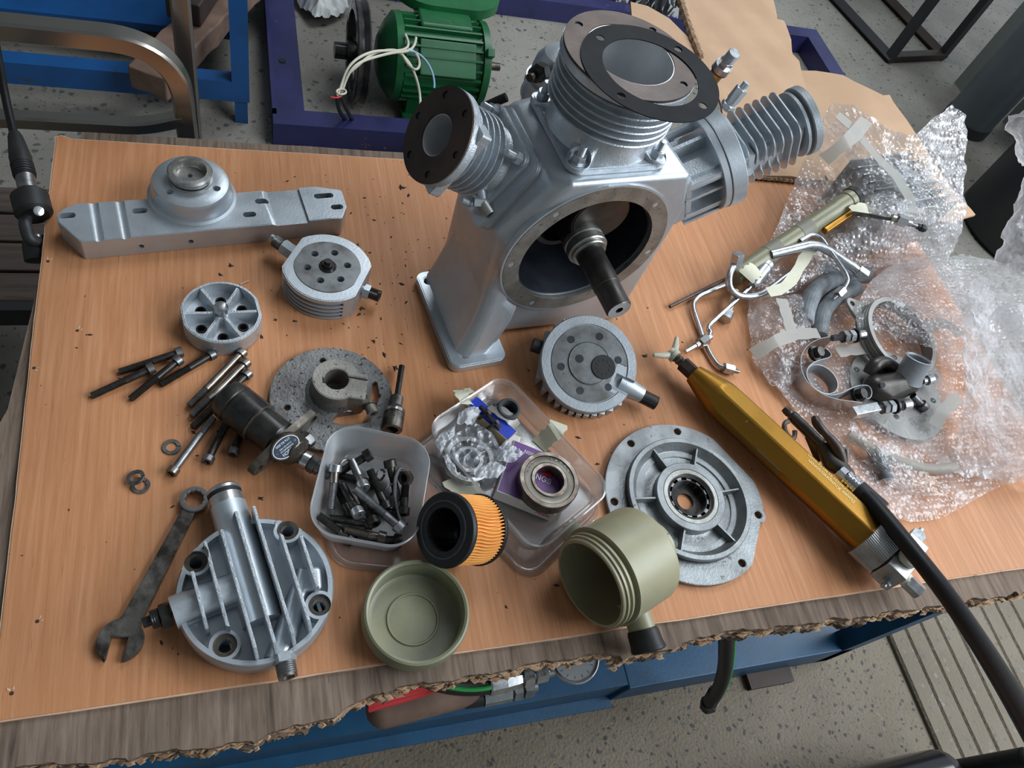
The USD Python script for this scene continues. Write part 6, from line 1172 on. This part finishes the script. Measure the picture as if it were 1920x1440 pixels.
# ------------------------------------------------------------------ under the bench
hz = thing('hydraulic_hose', 'green-striped black hose with a crimped steel end under the front edge of the board', 'hose', Fz(0, 0, 0))
U = lambda x, y, h: P(x, y, h, 0)
part(hz, 'hose_run', tube(spline([U(790, 1262, .46), U(830, 1280, .43), U(880, 1286, .42), U(925, 1282, .42)], 24), 0.016, 18), 'rubber')
part(hz, 'green_stripe', tube(spline([U(812, 1277, .452), U(850, 1290, .438), U(885, 1293, .436), U(920, 1289, .436)], 20), 0.004, 8), 'green_stripe', 'green printed stripe')
o, d_ = U(915, 1283, .42), U(1010, 1262, .42)
part(hz, 'crimp_ferrule', along(rev([(0, 0), (0.019, 0), (0.020, 0.003), (0.020, 0.03), (0.018, 0.05), (0.016, 0.058), (0, 0.058)], 8), o, d_), 'zinc', smooth=False)
part(hz, 'swivel_nut', [along(hexp(0.034, 0.018, 0.062), o, d_), along(hexp(0.030, 0.022, 0.085), o, d_), along(cyl(0.011, 0.12, 0.0, n=20), o, d_)], 'zinc')
hz2 = thing('hydraulic_hose', 'second crimped hose end lying below the green-striped hose under the board', 'hose', Fz(0, 0, 0))
o, d_ = U(905, 1306, .38), U(1005, 1286, .38)
part(hz2, 'hose_run', tube(spline([U(780, 1300, .38), U(840, 1312, .38), U(910, 1306, .38)], 16), 0.015, 16), 'rubber')
part(hz2, 'crimp_ferrule', along(cyl(0.018, 0.05, n=10), o, d_), 'old_alu'); part(hz2, 'swivel_nut', [along(hexp(0.032, 0.016, 0.054), o, d_), along(hexp(0.030, 0.018, 0.074), o, d_), along(cyl(0.010, 0.10, n=18), o, d_)], 'old_alu')
pg_ = thing('pressure_gauge', 'round chrome pressure gauge half hidden under the front edge of the board', 'gauge', F(U(1078, 1235, .45), unit(C - U(1078, 1235, .45)) + (0, 0, 0.3)))
part(pg_, 'gauge_case', rev([(0, -0.03), (0.040, -0.03), (0.042, -0.02), (0.042, 0.002), (0.040, 0.004), (0.037, 0.004), (0.036, 0.001), (0, 0.001)], 64), 'chrome')
part(pg_, 'gauge_dial', cyl(0.0355, 0.0008, 0.001, n=56), 'label_white'); part(pg_, 'gauge_hand', box(-0.001, 0.001, -0.008, 0.026, 0.002, 0.003), 'print_dark')
part(pg_, 'dial_mark', [at(box(-0.0006, 0.0006, 0.028, 0.033, 0.0018, 0.0022), F((0, 0, 0), (0, 0, 1), (math.cos(k * .42), math.sin(k * .42), 0))) for k in range(15)], 'print_dark'); part(pg_, 'gauge_glass', cyl(0.0365, 0.001, 0.0035, n=56), 'gauge_glass')
rh = thing('red_hose', 'red hose bundle showing under the splintered edge of the board', 'hose', Fz(0, 0, 0))
for k in range(3): part(rh, 'hose_strand', tube(spline([U(690, 1312 + 7 * k, .48 - .01 * k), U(740, 1298 + 7 * k, .48 - .01 * k), U(790, 1283 + 7 * k, .48 - .01 * k), U(830, 1265 + 7 * k, .50)], 20), 0.0085, 12), 'red_rubber')
dr = thing('hanging_hose', 'black hose with a green stripe hanging down from under the board to a steel end', 'hose', Fz(0, 0, 0))
dh = spline([U(1362, 1185, .62), U(1361, 1225, .50), U(1355, 1270, .35), U(1340, 1305, .22)], 30)
part(dr, 'hose_run', tube(dh, 0.0135, 16), 'hose_rubber'); part(dr, 'green_stripe', tube(dh + np.array([0.0125, -0.004, 0.004]), 0.0028, 8), 'green_stripe', 'green stripe along the hose')
o, d_ = U(1342, 1298, .23), U(1318, 1338, .11); part(dr, 'hose_end', [along(cyl(0.016, 0.05, n=10), o, d_), along(hexp(0.032, 0.02, 0.06), o, d_), along(cyl(0.013, 0.09, n=20), o, d_)], 'dark_iron', 'dark crimped hose end'); part(dr, 'end_face', along(cyl(0.011, 0.002, 0.089, n=20), o, d_), 'bright_steel')
solo('olive_pouch', Mf.batch_hull([Mf.sphere(0.03, 16).translate(tuple(U(720, 1330, .40))), Mf.sphere(0.03, 16).translate(tuple(U(800, 1310, .40))), Mf.sphere(0.025, 16).translate(tuple(U(880, 1296, .38)))]), 'old_timber', 'brown rolled pouch under the board behind the red hose', 'pouch')

# ------------------------------------------------------------------ in front: the edge of a black case at the bottom of the frame
bc_ = thing('black_case', 'black rounded case just showing at the bottom edge in front of the bench', 'case', Fz(1.12, -0.085, 0))
part(bc_, 'case_shell', Mf.batch_hull([Mf.sphere(0.05, 20).translate((x, y, z)) for x in (-0.19, 0.30) for y in (-0.22, 0.0) for z in (0.05, 0.16)]), 'black_film')
part(bc_, 'case_handle', tube(bent([(-0.05, -0.14, 0.20), (-0.05, -0.14, 0.24), (0.15, -0.14, 0.24), (0.15, -0.14, 0.20)], 0.02), 0.012, 12), 'rubber')
solo('black_post', Mf.batch_hull([cyl(0.022, 0.30, 0, n=24).translate((1.53, -0.09, 0)), cyl(0.020, 0.28, 0, n=24).translate((1.57, -0.10, 0))]), 'rubber', 'short black post at the bottom right corner', 'post')

# ------------------------------------------------------------------ behind left: stainless chair frame, blue bench, timber
def flat_tube(pts, w, h, n=None, up=(0, 1, 0)):
    """A bent rectangular tube in a plane whose normal is up: w across, h along the normal."""
    p = np.asarray(pts, float); t = np.gradient(p, axis=0); t /= np.linalg.norm(t, axis=1, keepdims=True); u = np.asarray(up, float); v = []
    r = 0.004; prof_ = [(a, b) for sx, sy in ((1, 1), (-1, 1), (-1, -1), (1, -1)) for a, b in (((sx * w / 2, sy * (h / 2 - r)), (sx * (w / 2 - r), sy * h / 2)) if sx * sy > 0 else ((sx * (w / 2 - r), sy * h / 2), (sx * w / 2, sy * (h / 2 - r))))]
    for i in range(len(p)):
        s_ = unit(np.cross(t[i], u)); v.append([p[i] + s_ * a + u * b for a, b in prof_])
    return loft([np.array(x) for x in v])
YF = 1.20
fr = thing('steel_chair_frame', 'brushed stainless steel frame of bent flat tube behind the back left corner of the board', 'chair frame', Fz(0, 0, 0))
part(fr, 'frame_tube', flat_tube(bent([(-0.75, YF, 0.885), (-0.092, YF, 0.885), (-0.080, YF, 0.02), ], 0.11, 14), 0.034, 0.034), 'stainless', smooth=40)
part(fr, 'lower_rail', flat_tube(bent([(-0.75, YF - 0.005, 0.705), (-0.16, YF - 0.005, 0.715), (-0.092, YF - 0.005, 0.74)], 0.05, 8), 0.026, 0.026), 'stainless', smooth=40)
part(fr, 'rear_upright', flat_tube(np.array([(-0.088, YF + 0.09, 0.02), (-0.086, YF + 0.09, 0.5), (-0.086, YF + 0.09, 1.05)]), 0.032, 0.030), 'stainless', smooth=40)
part(fr, 'side_bar', flat_tube(np.array([(-0.082, YF + 0.01, 0.05), (-0.084, YF + 0.05, 0.05), (-0.088, YF + 0.085, 0.05)]), 0.03, 0.03, up=(0, 0, 1)), 'stainless')
bl = thing('blue_rack', 'blue painted steel rack with a low shelf behind the chair frame', 'rack', Fz(0, 0, 0))
part(bl, 'upright', box(-0.016, 0.034, 2.06, 2.11, 0.085, 0.95), 'blue_steel'); part(bl, 'foot', box(-0.010, 0.028, 2.066, 2.104, 0.0, 0.09), 'blue_steel')
part(bl, 'front_rail', box(-1.3, -0.016, 2.06, 2.11, 0.085, 0.155), 'blue_steel')
part(bl, 'side_rail', box(-0.016, 0.034, 2.11, 2.9, 0.085, 0.155), 'blue_steel')
part(bl, 'shelf_panel', box(-1.3, -0.016, 2.34, 2.90, 0.10, 0.125), 'blue_steel')
part(bl, 'rear_panel', box(-1.3, 0.034, 2.90, 2.93, 0.0, 0.95), 'blue_steel')
part(bl, 'upright', box(-1.3, -1.25, 2.06, 2.11, 0, 0.95), 'blue_steel')
ta, tb_ = U(285, 130, .22), U(450, -40, .22); td_ = unit(tb_ - ta); 
tmr = F((ta[0], ta[1], 0.155), (0, 0, 1), td_ * (1, 1, 0))
tv = rbox(-0.03, 0.78, -0.055, 0.055, 0.001, 0.075, 0.006); tvm = tm(tv.refine_to_length(0.03)); tvm.vertices += (meshkit.fbm(np.asarray(tvm.vertices) * 25, 3, 2)[:, None] - 0.5) * 0.012
solo('timber_baulk', tvm, 'old_timber', 'rough brown timber baulk resting on the blue rack', 'timber', tmr)
ta2 = U(345, 15, .30); solo('timber_baulk', at(tm(rbox(-0.02, 0.7, -0.05, 0.05, 0, 0.07, 0.006)), F((ta2[0] + 0.0, ta2[1] + 0.05, 0.232), (0, 0, 1), (0.35, 1, 0))), 'brown_iron', 'dark brown timber piece lying on top of the rough baulk', 'timber')
# left of the board: low plank rack and the hanging hose with its connector
lw = thing('low_plank_rack', 'dark brown planks on a low steel rack left of the bench', 'rack', Fz(0, 0, 0))
for k in range(4): part(lw, 'plank', rbox(-1.2, -0.30, 1.12 + k * 0.082, 1.195 + k * 0.082, 0.28, 0.305, 0.003), 'dark_plank')
part(lw, 'steel_edge', box(-1.2, -0.30, 1.095, 1.118, 0.255, 0.307), 'dark_iron'); part(lw, 'leg', box(-0.35, -0.31, 1.12, 1.16, 0, 0.28) + box(-1.2, -1.16, 1.12, 1.16, 0, 0.28), 'dark_iron')
part(lw, 'lower_rail', box(-1.2, -0.42, 1.33, 1.36, 0.0, 0.022), 'stainless', 'bright steel rail on the floor')
solo('floor_angle_bar', box(-1.5, -0.40, 1.300, 1.335, 0.0, 0.02), 'old_alu', 'grey steel angle lying on the floor left of the bench', 'metal bar')
gh = thing('hanging_connector', 'thin black hose with a filling connector hanging at the left edge of the board', 'hose', Fz(0, 0, 0))
LH = lambda x, y, h=.02: P(x, y, h)
part(gh, 'hose_run', tube(spline([LH(-12, 60, .10), LH(2, 140, .07), LH(14, 200, .05), LH(28, 258, .04)], 24), 0.0062, 12), 'hose_rubber')
part(gh, 'bend_sleeve', tube(np.linspace(LH(27, 250, .04), LH(47, 332, .03), 12), np.interp(np.arange(12), [0, 1, 6, 11], [0.008, 0.0105, 0.0155, 0.0150]), 18), 'rubber')
part(gh, 'sleeve_rib', [along(rev([(0.013, 0), (0.0160, 0.0005), (0.0160, 0.0028), (0.013, 0.0033)], 30), LH(41 + k * 1.1, 308 + k * 4.2, .033 - k * .0004), LH(47, 332, .03)) for k in range(5)], 'rubber')
part(gh, 'ferrule', along(rev([(0, 0), (0.0135, 0), (0.0135, 0.022), (0.012, 0.024), (0.0145, 0.026), (0.0145, 0.030), (0, 0.03)], 32), LH(47, 332, .03), LH(54, 362, .025)), 'bolt_grey', 'grey steel ferrule')
part(gh, 'hand_wheel', along(rev([(0, 0), (0.020, 0), (0.026, 0.006), (0.026, 0.036), (0.020, 0.042), (0, 0.042)], 36), LH(54, 362, .02), LH(66, 408, .012)), 'rubber', 'black hand wheel')
part(gh, 'wheel_button', at(rev([(0, 0), (0.007, 0), (0.007, 0.003), (0, 0.004)], 24), F(LH(72, 396, .040), (0.35, -0.5, 0.7))), 'chrome')
part(gh, 'yoke', tube(bent([LH(50, 402, .01), LH(46, 420, .01), LH(55, 448, 0), LH(72, 455, -.01)], 0.02), 0.009, 12), 'dark_iron'); part(gh, 'yoke_screw', along(cyl(0.009, 0.03, n=20), LH(70, 440, -.01), LH(70, 462, -.02)), 'zinc')
part(gh, 'outlet', along(rev([(0, 0), (0.017, 0), (0.018, 0.003), (0.018, 0.028), (0, 0.03)], 28), LH(66, 455, -.02), LH(70, 482, -.03)), 'rubber')

# ------------------------------------------------------------------ behind: navy skid frame, green motor
nf = thing('navy_skid_frame', 'navy blue steel base frame with rust spots on the floor around the green motor', 'skid frame', Fz(0, 0, 0))
part(nf, 'side_beam', box(0.10, 0.112, 2.02, 2.85, 0, 0.085) + box(0.10, 0.20, 2.02, 2.85, 0.0, 0.012), 'navy'); part(nf, 'side_flange', box(0.112, 0.20, 2.04, 2.83, 0.012, 0.055), 'navy')
part(nf, 'front_beam', box(0.10, 2.58, 1.975, 2.045, 0, 0.085), 'navy'); part(nf, 'rear_beam', box(0.10, 2.58, 2.83, 2.90, 0, 0.085), 'navy')
part(nf, 'side_beam', box(2.50, 2.58, 2.045, 2.83, 0, 0.085), 'navy')
part(nf, 'bolt_hole', MfT(cyl(0.012, 0.002, n=18), F((0.145, 2.32, 0.0555), (0, 0, 1))), 'cavity')
gmx = (0.645, 2.245, 0.0); GMt = Fz(*gmx, 0) @ np.diag([1.1, 1.1, 1.1, 1.0])
gr = thing('green_motor', 'old green electric motor with cooling ribs and chipped paint, standing behind the compressor', 'electric motor', GMt)
AX = lambda m: MfT(m, F((0, 0, 0.155), (1, 0, 0), (0, 0, 1)))
part(gr, 'stator', AX(cyl(0.112, 0.24, -0.13, n=64)), 'green_paint')
for k in range(28):
    a = 12.86 * k
    if 60 < (a + 0) % 360 < 0: continue
    part(gr, 'cooling_rib', AX(box(0.108, 0.126, -0.0028, 0.0028, -0.125, 0.105).rotate((0, 0, a))), 'green_paint')
part(gr, 'end_shield', AX(rev([(0, -0.19), (0.055, -0.19), (0.09, -0.175), (0.125, -0.15), (0.128, -0.13), (0, -0.13)], 64)), 'green_paint'); part(gr, 'end_shield', AX(rev([(0, 0.11), (0.126, 0.11), (0.126, 0.13), (0.10, 0.14), (0.03, 0.145), (0, 0.145)], 64)), 'green_paint')
for k in (40, 130, 220, 310): part(gr, 'end_lug', AX(rbox(0.10, 0.145, -0.012, 0.012, 0.112, 0.135, 0.003).rotate((0, 0, k))), 'green_paint')
part(gr, 'terminal_box', Mf.batch_hull([cyl(0.11, 0.03, 0.27, n=48).translate((-0.03, 0.16, 0)), cyl(0.11, 0.03, 0.27, n=48).translate((0.08, 0.16, 0))]), 'green_paint', 'broad rounded green cover on top')
part(gr, 'terminal_base', rbox(-0.08, 0.08, -0.02, 0.14, 0.24, 0.285, 0.01), 'green_paint')
part(gr, 'smooth_panel', MfT(rbox(-0.085, 0.085, -0.05, 0.05, 0, 0.012, 0.004), F((0.0, -0.088, 0.222), (0, -0.70, 0.72), (1, 0, 0))), 'green_paint')
for sy in (-1, 1): part(gr, 'motor_foot', rbox(-0.11, 0.10, sy * 0.10 - 0.04, sy * 0.10 + 0.04, 0.0, 0.03, 0.004), 'green_paint'); part(gr, 'foot_web', box(-0.10, 0.09, sy * 0.08 - 0.02, sy * 0.08 + 0.02, 0.02, 0.09), 'green_paint')
part(gr, 'shaft_stub', AX(cyl(0.012, 0.055, 0.14, n=24)), 'oily_brown', 'rusty bare shaft end')
pw_ = thing('pulley_wheel', 'black spoked pulley wheel on the motor shaft', 'pulley', F((0.645 - 0.27, 2.245, 0.1705), (-1, 0, 0), (0, 0, 1)) @ np.diag([1.08, 1.08, 1.08, 1.0]))
part(pw_, 'rim', rev([(0.117, -0.020), (0.146, -0.020), (0.148, -0.016), (0.138, 0.0), (0.148, 0.016), (0.146, 0.020), (0.117, 0.020), (0.113, 0.0)], 72), 'oily_black')
for k in range(4): part(pw_, 'spoke', Mf.hull_points([(0.02, -0.022, -0.006), (0.02, 0.022, -0.006), (0.02, -0.022, 0.006), (0.02, 0.022, 0.006), (0.120, -0.014, -0.005), (0.120, 0.014, -0.005), (0.120, -0.014, 0.005), (0.120, 0.014, 0.005)]).rotate((0, 0, 90 * k + 20)), 'oily_black')
part(pw_, 'hub', cyl(0.030, 0.06, -0.026, n=36) + cyl(0.024, 0.04, 0.03, n=32), 'oily_black')
ww = thing('wire_loom', 'bundle of pale wires looped over the front of the green motor', 'wires', Fz(0, 0, 0))
W = lambda x, y, h: U(x, y, h)
for k, pts in enumerate(([(760, 65, .30), (762, 90, .29), (735, 95, .30), (690, 100, .32), (655, 125, .30), (640, 160, .26), (632, 180, .24)], [(780, 70, .30), (765, 95, .29), (745, 98, .30), (700, 108, .31), (660, 130, .30), (645, 160, .26), (640, 178, .24)], [(765, 92, .29), (785, 110, .28), (778, 130, .28), (765, 120, .28), (750, 98, .29), (720, 95, .30), (680, 115, .31), (650, 140, .28)], [(745, 97, .29), (765, 115, .28), (778, 140, .26), (786, 170, .22), (788, 195, .20)])):
    part(ww, 'wire', tube(spline([W(*q) for q in pts], 40), 0.0042, 8), 'white_wire')
part(ww, 'wire', tube(spline([W(765, 95, .29), W(790, 105, .28), W(808, 130, .26), W(814, 165, .23)], 24), 0.0035, 8), 'blue_wire', 'blue and white wire')
part(ww, 'cable', tube(spline([W(632, 180, .24), W(634, 200, .18), W(648, 225, .08), W(664, 245, .02)], 24), 0.006, 8), 'rubber', 'black sleeve'); part(ww, 'cable', tube(spline([W(640, 180, .24), W(650, 205, .16), W(668, 235, .05), W(676, 247, .02)], 24), 0.006, 8), 'rubber', 'black sleeve')
part(ww, 'wire_tie', tube([W(640 + 9 * math.cos(a), 172 + 5 * math.sin(a), .255) for a in np.linspace(0, 6.28, 16)], 0.003, 6), 'white_wire'); part(ww, 'wire', tube(spline([W(640, 180, .25), W(630, 183, .25), W(620, 182, .25)], 8), 0.0028, 6), 'red_rubber', 'bare red wire end')
# white bag and black plastic bag
solo('white_bag', crumple([(0.215, 2.70), (0.27, 2.60), (0.33, 2.62), (0.40, 2.69), (0.39, 2.82), (0.22, 2.82)], lambda x, y, d: 0.004 + 0.06 * np.clip(d / 0.05, 0, 1), 40, 4, 0.03, 14), 'white_plastic', 'crumpled white plastic bag on the floor beside the navy frame', 'bag', smooth=40)
kb_ = U(1225, 20, .12) + np.array((0.05, 0.22, 0)); solo('black_bag', crumple([(kb_[0] - 0.22, kb_[1] - 0.16), (kb_[0] + 0.16, kb_[1] - 0.20), (kb_[0] + 0.2, kb_[1] + 0.3), (kb_[0] - 0.25, kb_[1] + 0.35)], lambda x, y, d: 0.01 + 0.16 * np.clip(d / 0.12, 0, 1), 60, 6, 0.05, 14), 'black_film', 'shiny black plastic sack on the floor beyond the navy frame', 'bag', smooth=40)

# ------------------------------------------------------------------ cardboard behind the compressor
def card(name, label, pts, z=None, th=0.006, bend=None, fold=()):
    g = ext(cs([p[:2] for p in pts]), th).refine_to_length(0.012)
    t_ = tm(g); v = np.array(t_.vertices)
    if bend: v[:, 2] += bend(v[:, 0], v[:, 1])
    t_.vertices = v; b = thing(name, label, 'cardboard', Fz(0, 0, 0)); part(b, 'board', t_, 'carton', smooth=30); return b
c1 = XY(.012, (1272, -20), (1330, -10), (1440, -20), (1447, 12), (1452, 45), (1465, 48), (1480, 80), (1484, 105), (1496, 118), (1500, 150), (1512, 178), (1525, 215), (1540, 300), (1546, 340), (1490, 334), (1420, 328), (1380, 325), (1350, 200), (1312, 112), (1290, 60))
cd = card('cardboard_flap', 'torn brown cardboard sheet lying on the back edge of the board behind the compressor', c1, bend=lambda x, y: T + 0.002 + 0.02 * np.clip(y - 1.15, 0, 1) + 0.008 * np.abs(((x + 0.35 * y) * 9) % 1 - 0.5) + 0.01 * np.abs(((y - 0.2 * x) * 3.4) % 1 - 0.5))
ed = [np.array([*q, T + 0.006 + 0.03 * max(q[1] - 1.15, 0)]) for q in XY(.012, (1266, -12), (1290, 60), (1312, 112))]
part(cd, 'corrugated_edge', tube(spline(ed, 30), 0.010 + 0.002 * np.sin(np.arange(30) * 2.1), 7), 'carton_edge', 'dark crushed corrugated edge', smooth=False)
ed2 = [np.array([*q, T + 0.006]) for q in XY(.01, (1382, 327), (1430, 331), (1490, 337), (1545, 343))]
part(cd, 'corrugated_edge', tube(spline(ed2, 40), 0.005 + 0.0015 * np.sin(np.arange(40) * 2.7), 6), 'carton_edge', smooth=False)
c2 = XY(.0, (1490, 128), (1530, 132), (1580, 143), (1600, 155), (1655, 180), (1668, 178), (1675, 192), (1700, 225), (1722, 258), (1790, 360), (1822, 392), (1830, 402), (1812, 408), (1780, 420), (1660, 400), (1560, 330), (1540, 300), (1520, 200))
card('cardboard_sheet', 'rounded brown cardboard sheet under the tall wrapped parcel', c2, bend=lambda x, y: T - 0.012 + 0.01 * np.sin(x * 9))
c3 = XY(.0, (1178, 14), (1210, 22), (1250, 45), (1285, 80), (1305, 130), (1290, 140), (1180, 40)); card('cardboard_scrap', 'pale cardboard scrap behind the rim of the centre cylinder', c3, bend=lambda x, y: T + 0.01 + 0 * x)
# blue object beyond, dark stand, bottles and bins
solo('blue_box', rbox(2.20, 2.45, 3.55, 3.8, 0, 0.30, 0.02), 'blue_steel', 'blue box edge on the floor at the top beyond the cardboard', 'box')
ds = thing('iron_stand', 'dark brown welded iron stand at the back right', 'stand', Fz(3.05, 2.86, 0, 12))
bar_ = lambda a, b, w=0.04: along(rbox(-w / 2, w / 2, -w / 2, w / 2, 0, float(np.linalg.norm(np.array(b) - np.array(a))), 0.003), a, b, (0.1, 1, 0.1))
part(ds, 'base_bar', bar_((0, 0, 0.02), (0.40, 0, 0.02)), 'brown_iron'); part(ds, 'base_bar', bar_((0, 0.55, 0.02), (0.40, 0.55, 0.02)), 'brown_iron'); part(ds, 'base_bar', bar_((0, -0.02, 0.02), (0, 0.57, 0.02)), 'dark_iron'); part(ds, 'base_bar', bar_((0.40, -0.02, 0.02), (0.40, 0.57, 0.02)), 'brown_iron')
for x, y in ((0, 0), (0.40, 0), (0, 0.55), (0.40, 0.55)): part(ds, 'upright', bar_((x, y, 0.02), (x, y, 0.95)), 'dark_iron')
part(ds, 'top_bar', bar_((0, 0, 0.95), (0.4, 0, 0.95)), 'dark_iron'); part(ds, 'top_bar', bar_((0, 0, 0.95), (0, 0.55, 0.95)), 'dark_iron')
solo('grey_post', box(3.42, 3.55, 2.62, 2.75, 0, 1.6), 'pale_post', 'pale grey square post beside the iron stand', 'post')
bt1 = thing('gas_cylinder', 'grey-green gas cylinder standing at the right beside the iron stand', 'gas cylinder', Fz(3.27, 2.42, 0)); part(bt1, 'cylinder_body', rev([(0, 0), (0.10, 0), (0.112, 0.015), (0.112, 1.25), (0.09, 1.36), (0.035, 1.44), (0.03, 1.5), (0, 1.5)], 56), 'grey_bottle')
part(bt1, 'foot_ring', ring(0.116, 0.105, 0.05, 0, 48), 'dark_iron')
solo('grey_post', box(3.56, 3.68, 2.36, 2.48, 0, 1.6), 'pale_post', 'dull grey post right behind the gas cylinder', 'post')
bn = thing('black_bin', 'tall black round bin standing on the floor right of the bench', 'bin', Fz(3.12, 1.72, 0)); part(bn, 'bin_wall', rev([(0.0, 0.0), (0.26, 0), (0.275, 0.02), (0.29, 0.80), (0.298, 0.805), (0.298, 0.825), (0.282, 0.825), (0.268, 0.03), (0, 0.03)], 64), 'black_bin')
bn2 = thing('black_bin', 'second black bin standing behind the first one, beside the gas cylinder', 'bin', Fz(3.68, 2.02, 0)); part(bn2, 'bin_wall', rev([(0.0, 0.0), (0.25, 0), (0.27, 0.9), (0.262, 0.9), (0.24, 0.03), (0, 0.03)], 56), 'black_bin')
